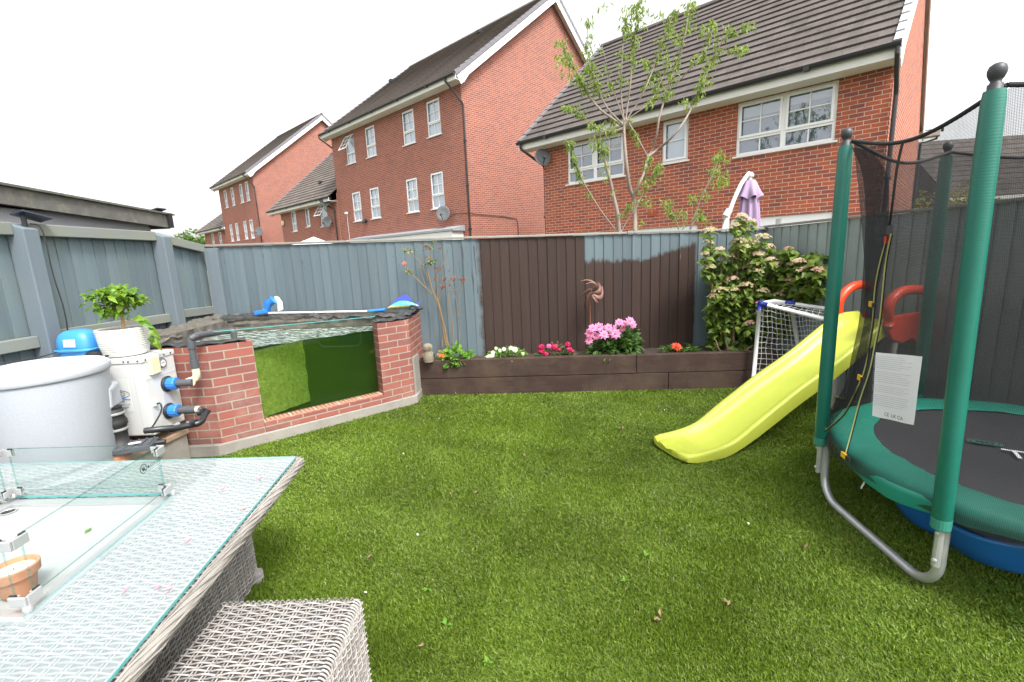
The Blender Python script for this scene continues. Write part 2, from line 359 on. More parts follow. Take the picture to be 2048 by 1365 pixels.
def fence_paint():
    """blue-grey boards with a half finished coat of brown paint: the paint is on the boards, in fence coordinates (x along, z up)"""
    b = NB('half_painted_fence'); co = b.coord(); x, y, z = b.sep(co)
    g = b.noise(b.map(co, (14, 14, .7)), 1.5, 8, .65); rd = b.rnd()
    blue = b.mix(g, (.078, .108, .126), (.132, .170, .186))
    brown = b.mix(g, (.026, .0145, .0115), (.054, .033, .027))
    up = b.mix(b.ramp(z, [(.35, 0.), (1., 1.)]), (1, 1, 1), (1, 1, 1))
    fine = b.math('SUBTRACT', b.noise(b.map(co, (60, 60, 5.)), 1., 6, .8), .5)
    stroke = b.math('MULTIPLY', b.math('SUBTRACT', b.noise(b.map(co, (18, 18, 2.5)), 1., 5, .7), .5), .16)
    wob = b.math('MULTIPLY', b.math('SUBTRACT', b.noise(co, 5., 6, .75), .5), .14)
    X0 = PX0
    def soft(d, k): return b.math('ADD', .5, b.math('ADD', b.math('MULTIPLY', d, k), b.math('MULTIPLY', fine, 2.0)), clamp=True)     # brushed, half dry edge
    edge = b.math('ADD', x, wob)
    in1 = b.math('MULTIPLY', soft(b.math('SUBTRACT', edge, -.36 - X0), 14.), b.math('LESS_THAN', b.math('ADD', x, b.math('MULTIPLY', wob, .1)), .905 - X0))
    lim = b.math('ADD', 1.475, b.math('MULTIPLY', b.math('SMOOTH_MAX', b.math('SUBTRACT', x, 1.6 - X0), 0., .05), .26))
    below = soft(b.math('SUBTRACT', lim, b.math('ADD', z, b.math('ADD', stroke, wob))), 22.)
    in2 = b.math('MULTIPLY', b.math('MULTIPLY', b.math('GREATER_THAN', x, .90 - X0), soft(b.math('SUBTRACT', 2.235 - X0, b.math('ADD', x, b.math('MULTIPLY', wob, .35))), 40.)), below)
    st = b.math('MULTIPLY', b.math('MULTIPLY', b.math('GREATER_THAN', x, -.60 - X0), b.math('LESS_THAN', x, -.3 - X0)),
                b.math('MULTIPLY', b.ramp(b.noise(b.map(co, (30, 30, 1.6)), 1., 4), [(.55, 0.), (.66, 1.)]), b.math('MULTIPLY', b.math('GREATER_THAN', z, 1.15), b.math('LESS_THAN', z, 1.72))))
    f = b.math('MAXIMUM', b.math('MAXIMUM', in1, in2), b.math('MULTIPLY', st, .8))
    dry = b.math('MULTIPLY', b.ramp(b.noise(b.map(co, (40, 40, 2.)), 1., 5, .8), [(.60, 0.), (.8, 1.)]), .30)
    f2 = b.math('SUBTRACT', f, b.math('MULTIPLY', f, dry), clamp=True)
    c = b.mix(f2, blue, brown)
    c = b.mix(rd, b.mix(1., c, (.88,) * 3, 'MULTIPLY'), b.mix(1., c, (1.12,) * 3, 'MULTIPLY'))
    kn = b.ramp(b.noise(b.map(co, (6, 6, 2.4)), 2.2, 2), [(.70, 0.), (.77, 1.)])
    c = b.mix(b.math('MULTIPLY', kn, .4), c, (.03, .03, .03))
    drip = b.math('MULTIPLY', b.ramp(b.noise(b.map(co, (60, 60, 3.2)), 1., 1), [(.80, 0.), (.83, 1.)]), .6)
    c = b.mix(b.math('MULTIPLY', drip, f), c, (.35, .36, .36))
    return b.done(b.pbr(c, .68, 0, b.bump(g, .35, .004), .3))
PX0 = -3.56
M['fence_paint'] = fence_paint()
# ================================================================== SETTING
def ground_mat():
    b = NB('far_ground'); co = b.coord()
    return b.done(b.pbr(b.mix(b.noise(co, .8, 5), (.09, .11, .05), (.16, .15, .11)), .95))
mb = MB(); mb.quad((-160, -40, -.02), (160, -40, -.02), (160, 260, -.02), (-160, 260, -.02))
struct(mb.build('ground', ground_mat()))
def lawn_mat():
    b = NB('turf_backing'); co = b.coord()
    return b.done(b.pbr(b.mix(b.noise(co, 60., 3), (.028, .05, .012), (.06, .085, .02)), .95, 0, b.bump(b.noise(co, 150.), .6, .01)))
mb = MB(); mb.add([(-3.6, -.6, 0), (5.0, -.6, 0), (4.4, 1.0, 0), (3.2, 5.6, 0), (-3.6, 5.6, 0)], [(0, 1, 2, 3, 4)])
struct(mb.build('lawn', lawn_mat()))

# ------------------------------------------------------------------ HOUSES (their own frame: x along the facades, y away from us)
HA = R(-43.474)
HM = Matrix.Rotation(HA, 4, 'Z')
def hb(): return MB(HM)
def hpt(s, t, z=0): return HM @ Vector((s, t, z))
def wall_open(mb, s0, s1, z0, z1, t, ops, rev=.09):
    xs = sorted({s0, s1} | {v for o in ops for v in (o[0], o[1])}); zs = sorted({z0, z1} | {v for o in ops for v in (o[2], o[3])})
    for i in range(len(xs) - 1):
        for j in range(len(zs) - 1):
            cx, cz = (xs[i] + xs[i + 1]) / 2, (zs[j] + zs[j + 1]) / 2
            if any(o[0] < cx < o[1] and o[2] < cz < o[3] for o in ops): continue
            mb.quad((xs[i], t, zs[j]), (xs[i + 1], t, zs[j]), (xs[i + 1], t, zs[j + 1]), (xs[i], t, zs[j + 1]))
    for a, b, c, d in [o[:4] for o in ops]:
        r = t + rev
        mb.quad((a, t, c), (a, t, d), (a, r, d), (a, r, c)); mb.quad((b, t, d), (b, t, c), (b, r, c), (b, r, d))
        mb.quad((a, t, d), (b, t, d), (b, r, d), (a, r, d)); mb.quad((b, t, c), (a, t, c), (a, r, c), (b, r, c))
def window(parent, s0, s1, z0, z1, t, kind, back, sash_open=False, wm='pane'):
    """white casement set 30 mm back in its opening"""
    y0, y1 = t + .035, t + .10; fw = .055; e = .004
    f = hb()
    def bar(a, b, c, d, yy0=y0, yy1=y1): f.box(a, b, yy0, yy1, c, d)
    A, B, Cz, D = s0 + e, s1 - e, z0 + e, z1 - e
    bar(A, A + fw, Cz, D); bar(B - fw, B, Cz, D); bar(A + fw, B - fw, Cz, Cz + fw); bar(A + fw, B - fw, D - fw, D)
    ia, ib, ic, idd = A + fw, B - fw, Cz + fw, D - fw
    g0, g1 = y0 + .018, y1 - .012
    def gbar(a, b, c, d): f.box(a, b, g0, g1, c, d)
    def sash(a, b, c, d):          # an opening casement frame standing proud
        w_ = .045; yy0, yy1 = y0 - .022, y0 - .001
        for q in ((a, a + w_, c, d), (b - w_, b, c, d), (a + w_, b - w_, c, c + w_), (a + w_, b - w_, d - w_, d)): f.box(q[0], q[1], yy0, yy1, q[2], q[3])
    if kind == 'tall':
        tr = lerp(ic, idd, .36); bar(ia, ib, tr - .035, tr + .035); m = (ia + ib) / 2
        gbar(m - .011, m + .011, ic, tr - .035)
        if not sash_open:
            gbar(m - .011, m + .011, tr + .035, idd); q = (tr + idd) / 2
            gbar(ia, m - .011, q - .011, q + .011); gbar(m + .011, ib, q - .011, q + .011); sash(ia - .012, ib + .012, tr + .01, idd + .012)
    elif kind == 'wide':
        m = (ia + ib) / 2; bar(m - .045, m + .045, ic, idd); tr = lerp(ic, idd, .30)
        for a, b in ((ia, m - .045), (m + .045, ib)):
            bar(a, b, tr - .035, tr + .035); c2 = (a + b) / 2; q = (tr + .035 + idd) / 2
            gbar(c2 - .011, c2 + .011, ic, tr - .035); gbar(c2 - .011, c2 + .011, tr + .035, idd)
            gbar(a, c2 - .011, q - .011, q + .011); gbar(c2 + .011, b, q - .011, q + .011); sash(a - .012, b + .012, tr + .012, idd + .012)
    elif kind == 'single':
        q = lerp(ic, idd, .52); gbar(ia, ib, q - .012, q + .012); sash(ia - .014, ib + .014, ic - .014, idd + .014)
    elif kind == 'door':
        n = max(2, round((ib - ia) / .8))
        for i in range(1, n): x = lerp(ia, ib, i / n); bar(x - .05, x + .05, ic, idd)
        bar(ia, ib, idd - .20, idd)
    o = f.build('window', M['upvc'], parent)
    p = hb(); p.box(ia, ib, y0 + .032, y0 + .042, ic, idd); p.build('pane', M[wm], o)
    if back:
        q = hb(); q.box(ia, ib, t + .104, t + .11, ic - .03, idd + .03); q.build('window_backing', M[back], o)  # room sheets carry the dim interior's shade as colour; the others are net curtains
    if kind == 'wide':
        q = hb(); q.box(ia, (ia + ib) / 2 - .06, t + .093, t + .098, lerp(ic, idd, .74), idd); q.box((ia + ib) / 2 + .06, ib, t + .093, t + .098, lerp(ic, idd, .80), idd); q.build('blind', M['blind'], o)
    s_ = hb(); s_.box(s0 - .05, s1 + .05, t - .045, t + .034, z0 - .035, z0 - .002); s_.build('sill', M['sill'], o)
    if sash_open:
        tr = lerp(ic, idd, .36); an = R(32); h = idd - tr
        fr = hb(); gl = hb()
        def P(x, l, off=0.): return (x, t - math.sin(an) * l - off * math.cos(an), idd - math.cos(an) * l - off * math.sin(an) + .01)
        def slab(mb_, a, b, l0, l1, th):
            mb_.add([P(a, l0), P(b, l0), P(b, l1), P(a, l1), P(a, l0, th), P(b, l0, th), P(b, l1, th), P(a, l1, th)], [(0, 1, 2, 3), (7, 6, 5, 4), (4, 5, 1, 0), (5, 6, 2, 1), (6, 7, 3, 2), (7, 4, 0, 3)])
        w_ = .05
        slab(fr, ia, ia + w_, 0, h, .045); slab(fr, ib - w_, ib, 0, h, .045); slab(fr, ia + w_, ib - w_, 0, w_, .045); slab(fr, ia + w_, ib - w_, h - w_, h, .045)
        m = (ia + ib) / 2; slab(fr, m - .011, m + .011, w_, h - w_, .03)
        for k in (.33, .66): slab(fr, ia + w_, m - .011, h * k - .011, h * k + .011, .03); slab(fr, m + .011, ib - w_, h * k - .011, h * k + .011, .03)
        so = fr.build('open_sash', M['upvc'], o); slab(gl, ia + w_, ib - w_, w_, h - w_, .012); gl.build('pane', M[wm], so)
    return o
def house(name, label, s0, s1, t0, depth, ze, zr, wins, brick='brick', roof='roof', back='window_backing', ov=(.42, .42), wm='pane', verge='verge', verge_l=None, open_=(), pipes=(), gl=True, gr=True, extra=None):
    loc = hpt((s0 + s1) / 2, t0 + depth / 2)
    h = thing(name, label, 'house', loc)
    zw = ze - .12; tr = t0 + depth / 2; te = t0 - .44; zle = ze - .02; sl_ = (zr - zle) / (tr - te); tb = t0 + depth
    wl = hb(); wall_open(wl, s0, s1, 0, zw, t0, [w_[:4] for w_ in wins])
    wl.quad((s1, tb, 0), (s0, tb, 0), (s0, tb, zw), (s1, tb, zw))
    def gz_(t): return zle + sl_ * (min(t, 2 * tr - t) - te) - .16
    for s, fl in ((s0, 0), (s1, 1)):
        V = [(s, t0, 0), (s, tb, 0), (s, tb, gz_(tb)), (s, tr, gz_(tr)), (s, t0, gz_(t0))]
        wl.add(V, [(0, 1, 2, 3, 4)] if fl else [(4, 3, 2, 1, 0)])
    wall = wl.build('wall', M[brick], h)
    rm = hb(); rm.box(s0 + .25, s1 - .25, t0 + .25, tb - .25, .1, zw - .05); rm.build('interior', M['room'], wall)
    # stepped tile courses
    rf = hb(); g = .33; L = math.hypot(tr - te, zr - zle); n = int(L / g); a0, a1 = s0 - ov[0], s1 + ov[1]
    dt, dz = (tr - te) / L, (zr - zle) / L
    for i in range(n + 1):
        l0, l1 = i * g, min((i + 1) * g, L)
        if l1 - l0 < .02: continue
        for sgn in (1, -1):
            def Q(s, l, off):
                t = te + dt * l - dz * off; z = zle + dz * l + dt * off
                return (s, t if sgn > 0 else 2 * tr - t, z)
            P4 = [Q(a0, l0, .05), Q(a1, l0, .05), Q(a1, l1, .012), Q(a0, l1, .012)]
            F4 = [Q(a0, l0, .0), Q(a1, l0, .0), Q(a1, l0, .05), Q(a0, l0, .05)]
            if sgn < 0: P4.reverse(); F4.reverse()
            rf.quad(*P4); rf.quad(*F4)
    for sgn in (1, -1):
        U = [(a0, te if sgn > 0 else 2 * tr - te, zle - .005), (a1, te if sgn > 0 else 2 * tr - te, zle - .005), (a1, tr, zr - .03), (a0, tr, zr - .03)]
        rf.quad(*(U if sgn < 0 else U[::-1]))
    ro = rf.build('roof', M[roof], h)
    rd = hb(); k = int((a1 - a0) / .45)
    for i in range(k):
        x0, x1 = lerp(a0, a1, i / k), lerp(a0, a1, (i + 1) / k) + .02
        P = [[(x, tr + .13 * math.cos(q) * (1 if x == x0 else .97), zr - .035 + .12 * math.sin(q) * (1 if x == x0 else .97)) for q in [math.pi * j / 6 for j in range(7)]] for x in (x0, x1)]
        rd.grid(P)
    rd.build('ridge_tiles', M[roof], ro)
    for s, on, sg in ((a0, gl, -1), (a1, gr, 1)):
        if not on: continue
        vg = hb(); bb = hb()
        for i in range(n + 1):
            l0, l1 = i * g, min((i + 1) * g + .03, L + .02)
            for fs in (1, -1):
                V = []
                for l, off in ((l0, -.07), (l1, -.085), (l1, .052), (l0, .078)):
                    t = te + dt * l - dz * off; z = zle + dz * l + dt * off; V.append((s + sg * .003, t if fs > 0 else 2 * tr - t, z))
                vg.prism(V, Vector((-sg * .11, 0, 0))if False else (HM.to_3x3() @ Vector((0, 0, 0))) + Vector((-sg * .11, 0, 0)))
        vg.build('verge', M[(verge_l or verge) if sg < 0 else verge], ro)
        if sg < 0 and verge_l: continue
        for fs in (1, -1):
            V = []
            for l, off in ((.0, -.10), (L, -.10), (L, -.32), (.55, -.32), (.22, -.40), (.0, -.40)):
                t = te + dt * l - dz * off; z = zle + dz * l + dt * off; V.append((s, t if fs > 0 else 2 * tr - t, z))
            bb.prism(V, (-sg * .025, 0, 0))
            U = []
            for l, ss in ((0, s - sg * .03), (L, s - sg * .03), (L, (s0 if sg < 0 else s1)), (0, (s0 if sg < 0 else s1))):
                t = te + dt * l + dz * .17; z = zle + dz * l - dt * .17; U.append((ss, t if fs > 0 else 2 * tr - t, z))
            bb.quad(*U)
        bb.build('bargeboard', M['upvc'], h)
    ea = hb()
    for tt, d in ((t0, -1), (tb, 1)):
        f0 = te if d < 0 else 2 * tr - te
        ea.box(a0 + .01, a1 - .01, min(f0, f0 - d * .025), max(f0, f0 - d * .025), zle - .20, zle - .012)
        ea.box(a0 + .01, a1 - .01, min(f0 - d * .027, tt + d * .002), max(f0 - d * .027, tt + d * .002), zle - .20, zle - .18)
    ea.build('eaves', M['soffit'], h)
    for f0, d in ((te, -1), (2 * tr - te, 1)):
        gu = hb()
        c = f0 + d * .06; P = []
        for x in (a0, a1): P.append([(x, c + .06 * math.cos(q), zle - .005 - .062 * math.sin(q)) for q in [math.pi * j / 8 for j in range(9)]] + [(x, c - .05, zle - .008), (x, c + .05, zle - .008)])
        gu.grid(P, cv=True); gu.f.append(tuple(range(len(gu.v) - 22, len(gu.v) - 11))); gu.f.append(tuple(range(len(gu.v) - 11, len(gu.v)))[::-1])
        for j in range(int((a1 - a0) / 2)): gu.box(a0 + 1 + 2 * j, a0 + 1.09 + 2 * j, c - .066, c + .066, zle - .074, zle - .002)
        gu.build('gutter', M['gutter'], h)
    for sp, side in pipes:
        d = hb(); c = te - .06
        if side == 'front': P = [(sp, c, zle - .05), (sp, c, zle - .16), (sp, c + .05, zle - .22), (sp, t0 - .09, zle - .62), (sp, t0 - .06, zle - .70), (sp, t0 - .06, 0)]
        elif side == 'gable': P = [(sp - .25, c, zle - .05), (sp - .25, c, zle - .16), (sp - .22, c + .04, zle - .2), (sp + .055, t0 - .03, zle - .82), (sp + .055, t0 + .03, zle - .92), (sp + .055, t0 + .03, 0)]
        elif side == 'corner': P = [(sp, c, zle - .05), (sp, c, zle - .14), (sp + .02, c + .03, zle - .2), (s0 - .05, t0 + .04, zle - .62), (s0 - .05, t0 + .09, zle - .72), (s0 - .05, t0 + .09, 0)]
        else: P = [(sp, c, zle - .05), (sp, c, zle - .14), (sp + .05, c + .03, zle - .2), (sp + .55, t0 - .10, zle - .55), (sp + .6, t0 - .06, zle - .62), (sp + .6, t0 - .06, 0)]
        d.tube(P, .036, 8)
        z = 1.0
        for z in np.arange(1., zle - 1.2, 1.6): d.box(P[-1][0] - .05, P[-1][0] + .05, P[-1][1] - .045, P[-1][1] + .05, z, z + .05)
        d.build('downpipe', M['downpipe'], h)
    for i, w_ in enumerate(wins): window(h, w_[0], w_[1], w_[2], w_[3], t0, w_[4], w_[5] if len(w_) > 5 else back, i in open_, wm)
    return h
# --- the house on the right, nearest
HC = house('brick_house', 'red brick house right behind the fence, with two wide white windows under the eaves', -8.68, -.98, 10.79, 8.0, 4.70, 8.35,
      [(-7.86, -6.12, 3.42, 4.46, 'wide', 'room'), (-5.14, -4.52, 3.53, 4.46, 'single', 'window_backing'), (-3.50, -1.76, 3.42, 4.47, 'wide', 'room'),
       (-7.75, -6.88, .9, 2.10, 'single', 'room'), (-6.03, -4.25, .05, 2.08, 'door', 'room'), (-3.55, -1.68, .05, 2.14, 'door', 'window_backing')],
      brick='brick', back='room', ov=(.55, .10), pipes=((-.92, 'front'), (-9.1, 'corner')), verge='verge_pale', verge_l='verge')
r_ = hb(); r_.box(-.975, -.52, 18.82, 19.2, 4.46, 4.62); r_.build('eaves_return', M['soffit'], HC)
r_ = hb(); r_.tube([(-.9, 19.27, 4.66), (-.46, 19.27, 4.66)], .06, 10); r_.tube([(-.55, 19.27, 4.62), (-.6, 19.1, 4.4), (-.93, 18.9, 4.3), (-.93, 18.9, 0)], .034, 8); r_.build('gutter', M['gutter'], HC)
def roofvent(h, s, t0, frac, ze, zr, depth):
    tr = t0 + depth / 2; te = t0 - .44; zle = ze - .02
    t, z = lerp(te, tr, frac), lerp(zle, zr, frac); b_ = hb(); b_.box(s - .13, s + .13, t - .16, t + .1, z - .02, z + .13); b_.build('roof_vent', M['black'], h, bevel=.02)
roofvent(HC, -5.72, 10.79, .28, 4.70, 8.35, 8.0)
b_ = hb(); b_.box(-5.45, -5.23, 10.775, 10.80, 2.36, 2.50)
for i in range(4): b_.box(-5.44, -5.24, 10.768, 10.776, 2.375 + i * .03, 2.39 + i * .03)
b_.build('air_brick', plain('red_vent', (.42, .08, .04), .6), HC)
# --- the tall three storey house
wB = [(x, x + .86, 6.33, 7.66, 'tall', 'window_backing') for x in (-22.35, -20.45, -17.42, -15.72)] + [(x, x + .84, 3.57, 4.98, 'tall', 'window_backing') for x in (-22.24, -20.55, -17.52, -15.78)]
HB = house('tall_brick_house', 'three storey red brick house with a blank gable wall and a tilted top window', -23.7, -13.6, 12.2, 11.0, 8.0, 12.55, wB,
      brick='brick_b', roof='roof_b', ov=(.3, .28), open_=(0,), pipes=((-13.6, 'gable'), (-24.0, 'corner')))
roofvent(HB, -17.2, 12.2, .86, 8.0, 12.55, 11.0); roofvent(HB, -23.5, 12.2, .72, 8.0, 12.55, 11.0)
pc = hb()          # lean-to porch roof along its back wall
pc.prism([(-21.8, 12.19, 2.80), (-21.8, 11.55, 2.66), (-21.8, 11.55, 2.58), (-21.8, 12.19, 2.58)], (8.0, 0, 0)); por = pc.build('porch_roof', M['lead'], HB)
pc = hb(); pc.box(-21.7, -13.9, 11.6, 12.18, .0, 2.57); pc.build('porch_wall', M['soffit'], HB)
cb = hb(); cb.tube(smooth_path([(-14.5, 12.19, 3.25), (-13.58, 12.16, 3.22), (-13.57, 12.6, 3.2), (-13.57, 14.6, 3.12), (-13.57, 14.95, 3.0), (-13.57, 15., 2.6), (-13.57, 15., 1.)], 3), .012, 5); cb.build('cable', M['gutter'], HB)
fl = hb(); fl.obox((-21.05, 12.08, 3.50), (.13, 0, 0), (0, .05, -.02), (0, .03, .08)); fl.box(-21.1, -21.0, 12.1, 12.2, 3.45, 3.55); fl.build('floodlight', M['black'], HB, bevel=.01)
fl = hb(); fl.box(-22.95, -22.8, 12.1, 12.2, 4.0, 4.1); fl.tube([(-22.88, 12.19, 4.0), (-22.86, 12.19, 2.0)], .01, 4); fl.build('sensor_box', M['upvc'], HB)
# --- low house joined to its left
HD = house('low_brick_house', 'two storey brick house with a plain dark roof, squeezed between the two tall gables', -31.3, -23.72, 12.15, 8.6, 4.95, 9.0,
      [(-29.75, -29.05, 3.55, 4.75, 'tall', 'window_backing'), (-27.75, -27.2, 3.68, 4.78, 'single', 'window_backing'), (-25.85, -24.95, 3.57, 4.78, 'tall', 'window_backing')],
      brick='brick_b', roof='roof_b', ov=(.9, 0.), open_=(2,), gr=False, pipes=((-24.6, 'left'),))
roofvent(HD, -27.3, 12.15, .3, 4.95, 9.0, 8.6)
al = hb(); al.lathe((-30.9, 12.09, 4.15), [(.16, 0), (.15, .06), (.08, .09)], 14, (0, -1, 0)); al.build('alarm_box', M['cream'], HD)
# --- far tall house and the one beyond it
wA = [(x, x + .72, 6.25, 7.6, 'tall', 'window_backing') for x in (-43.05, -41.35, -39.35, -38.05)] + [(x, x + .72, 3.6, 4.95, 'tall', 'window_backing') for x in (-42.9, -41.5, -39.55, -38.2)]
HAo = house('far_brick_house', 'farthest tall brick house with narrow paired windows and a white edged gable', -44.2, -36.3, 12.5, 11.0, 8.0, 12.75, wA, brick='brick_b', roof='roof_b', ov=(.5, .25), pipes=((-36.3, 'gable'),))
HF = house('end_brick_house', 'small brick house at the far left end of the row, mostly behind the fence', -51.2, -44.3, 12.75, 8.0, 4.9, 8.2,
      [(-49.2, -48.4, 3.4, 4.6, 'tall', 'window_backing'), (-47.0, -46.2, 3.4, 4.6, 'tall', 'window_backing')], brick='brick_b', roof='roof_b', ov=(.8, .3), pipes=((-44.3, 'gable'),))
# --- house beyond the right fence
def right_house():
    h = thing('distant_house', 'dark roofed brick house with a low eave, seen through the trampoline net', 'house', (27, 28, 0))
    a = R(-8); X = Matrix.Translation((22.6, 24.2, 0)) @ Matrix.Rotation(a, 4, 'Z')
    wl = MB(X); wl.box(0.5, 16, 0.5, 8, 0, 3.5); wl.build('wall', M['brick'], h)
    rf = MB(X); n = 12
    for i in range(n):
        y0, y1 = i * .35, (i + 1) * .35; z0, z1 = 3.45 + i * .295, 3.45 + (i + 1) * .295
        rf.quad((0, y0, z0 + .06), (16.5, y0, z0 + .06), (16.5, y1, z1 + .015), (0, y1, z1 + .015)); rf.quad((0, y0, z0), (16.5, y0, z0), (16.5, y0, z0 + .06), (0, y0, z0 + .06))
        rf.quad((0, 8.4 - y1, z1), (16.5, 8.4 - y1, z1), (16.5, 8.4 - y0, z0), (0, 8.4 - y0, z0))
    rf.add([(0, 0, 3.4), (0, 8.4, 3.4), (0, 4.2, 6.98)], [(0, 2, 1)])
    rf.build('roof', M['roof'], h)
    fa = MB(X); fa.box(0, 16.5, .0, .03, 3.28, 3.46); fa.build('eaves', M['soffit'], h)
    w_ = MB(X); w_.box(1.6, 3.0, .46, .52, 2.0, 3.25); w_.box(5.2, 6.6, .46, .52, 2.0, 3.25); w_.build('window', M['upvc'], h)
right_house()
# --- satellite dishes
def sat_dish(s, t, z, r, label, yaw=.5, arm=True):
    c = hpt(s, t - .30, z); base = hpt(s, t - .01, z - .05)
    d = thing('satellite_dish', label, 'satellite dish', base, 'dishes on the house walls')
    ax = (HM.to_3x3() @ Vector((math.sin(yaw), -math.cos(yaw), .30))).normalized()
    m = MB(); m.lathe(c - ax * r * .2, [(.001, 0), (r * .35, r * .03), (r * .7, r * .11), (r, r * .24), (r * 1.02, r * .25), (r * 1.0, r * .27), (r * .68, r * .14), (r * .3, r * .055), (.001, .02)], 28, ax, sy=1.1); m.build('reflector', M['dish'], d, smooth=True)
    a = MB(); a.tube([base, c - ax * r * .18], .025, 6); low = c + Vector((0, 0, -r * 1.0)); tip = c + ax * r * 1.1 + Vector((0, 0, -r * .55))
    a.tube([low, tip], .014, 6); a.build('arm', M['dishdark'], d); l = MB(); l.lathe(tip, [(.02, -.05), (.035, -.03), (.035, .03), (.02, .06)], 10, -ax); l.build('receiver', M['dishdark'], d)
sat_dish(-8.47, 10.79, 4.20, .22, 'dark satellite dish, under the eaves at the corner of the nearest house', .9)
sat_dish(-14.72, 12.2, 3.30, .28, 'grey satellite dish low on the tall house, beside its porch roof', .55)
sat_dish(-24.2, 12.1, 4.82, .31, 'satellite dish by the gutter where the low house meets the tall house', .5)
sat_dish(-24.5, 12.15, 3.72, .28, 'satellite dish beside the tilted window of the low house', .5)
sat_dish(-35.9, 12.6, 3.95, .3, 'small satellite dish next to the downpipe of the farthest tall house', .6)
# ------------------------------------------------------------------ garden fences
def fence_run(parent, A, B, z0, zt, mat, cap=None, pitch=.1125, name='boards', th=.020, flip=False):
    A, B = Vector(A), Vector(B); d = (B - A); L = d.length; d.normalize(); n = Vector((d.y, -d.x, 0))   # n faces us when A is on the left
    m = MB(); k = max(1, round(L / pitch)); pt = L / k
    for i in range(k):
        a, b = i * pt, (i + 1) * pt + .014; j = random.uniform(-.0025, .0025)
        zl, zh = lerp(zt[0], zt[1], a / L), lerp(zt[0], zt[1], min(1, b / L)); 
        if b > L + .005: b = L + .004
        o0, o1 = .003 + j, th + .004 + j
        if flip: a, b = i * pt - .014, (i + 1) * pt; a = max(a, 0); o0, o1 = o1, o0 + .010
        bot = [A + d * a + n * 0, A + d * a + n * o0 + n * (0 if flip else .003), A + d * b + n * o1, A + d * b + n * max(0., o1 - .013)]
        V = [Vector((p.x, p.y, z0)) for p in bot] + [Vector((p.x, p.y, (zl, zl, zh, zh)[q])) for q, p in enumerate(bot)]
        m.add(V, [(3, 2, 1, 0), (4, 5, 6, 7), (0, 1, 5, 4), (1, 2, 6, 5), (2, 3, 7, 6), (3, 0, 4, 7)])
    o = m.build(name, mat, parent)
    if cap:
        c = MB(); nn = max(1, round(L / 1.85))
        for i in range(nn):
            p, q = A + d * (L * i / nn + (.004 if i else 0)), A + d * (L * (i + 1) / nn); z1, z2 = lerp(zt[0], zt[1], i / nn), lerp(zt[0], zt[1], (i + 1) / nn)
            jz = random.uniform(0, .006)
            c.beam((p.x + n.x * .012, p.y + n.y * .012, z1 + .014 + jz), (q.x + n.x * .012, q.y + n.y * .012, z2 + .014 + jz), .066, .024)
        c.build('capping_rail', cap, parent, bevel=.004)
    return o
FB = thing('back_fence', 'blue grey closeboard back fence half painted over in dark brown', 'fence', (-3.56, 5.58, 0))
fence_run(FB, (-3.56, 5.58, 0), (3.06, 5.58, 0), .02, (1.835, 1.755), M['fence_paint'], M['cap'], flip=True)
p_ = MB(); p_.box(-3.55, -3.40, 5.50, 5.56, .05, 1.82); p_.build('corner_post', M['fence_dark'], FB, bevel=.006)
p_ = MB(); p_.beam((-3.5, 5.62, 1.5), (3.06, 5.62, 1.45), .04, .09); p_.beam((-3.5, 5.62, .4), (3.06, 5.62, .4), .04, .09); p_.build('arris_rail', M['rail'], FB)
FL = thing('side_fence', 'blue grey boarded fence with thick square posts and rails on the pond side', 'fence', (-3.6, 3.0, 0))
XL = lambda y: -3.70 + .028 * (y - 3)
fence_run(FL, (XL(.6), .6, 0), (XL(4.85), 4.85, 0), .9, (1.97, 1.965), M['fence'], None, flip=True)
fence_run(FL, (XL(4.87), 4.87, 0), (XL(5.6), 5.6, 0), .9, (1.94, 1.85), M['fence'], None, flip=True)
rl = MB()
for a, b, za, zb in ((.6, 3.48, 1.985, 1.985), (3.6, 4.82, 1.985, 1.98), (4.94, 5.52, 1.955, 1.865)):
    rl.beam((XL(a) + .055, a, za - .045), (XL(b) + .055, b, zb - .045), .06, .09); rl.beam((XL(a) + .055, a, 1.12), (XL(b) + .055, b, 1.10), .06, .09)
rl.build('rail', M['rail'], FL, bevel=.006)
gb = MB(); gb.beam((XL(.6), .6, .5), (XL(5.6), 5.6, .5), .03, .9); gb.build('gravel_board', M['stonedark'], FL)
for y in (1.75, 3.54, 4.88):
    q = MB(); x = XL(y) + .02; w2 = .06; z = 1.97 if y < 4 else 1.96
    V = [(x, y - w2, .2), (x + .13, y - w2, .2), (x + .13, y + w2, .2), (x, y + w2, .2), (x, y - w2, z + .02), (x + .13, y - w2, z - .03), (x + .13, y + w2, z - .03), (x, y + w2, z + .02)]
    q.add(V, [(3, 2, 1, 0), (4, 5, 6, 7), (0, 1, 5, 4), (1, 2, 6, 5), (2, 3, 7, 6), (3, 0, 4, 7)]); q.build('post', M['fence_dark'], FL, bevel=.008)
FR = thing('trampoline_side_fence', 'grey green closeboard fence running behind the slide and trampoline', 'fence', (3.06, 5.58, 0))
fence_run(FR, (3.065, 5.575, 0), (4.35, .9, 0), .02, (1.775, 1.86), M['fence_r'], M['cap'])
p_ = MB(); p_.box(3.04, 3.12, 5.6, 5.68, 0, 1.8); p_.build('post', M['fence_r'], FR)
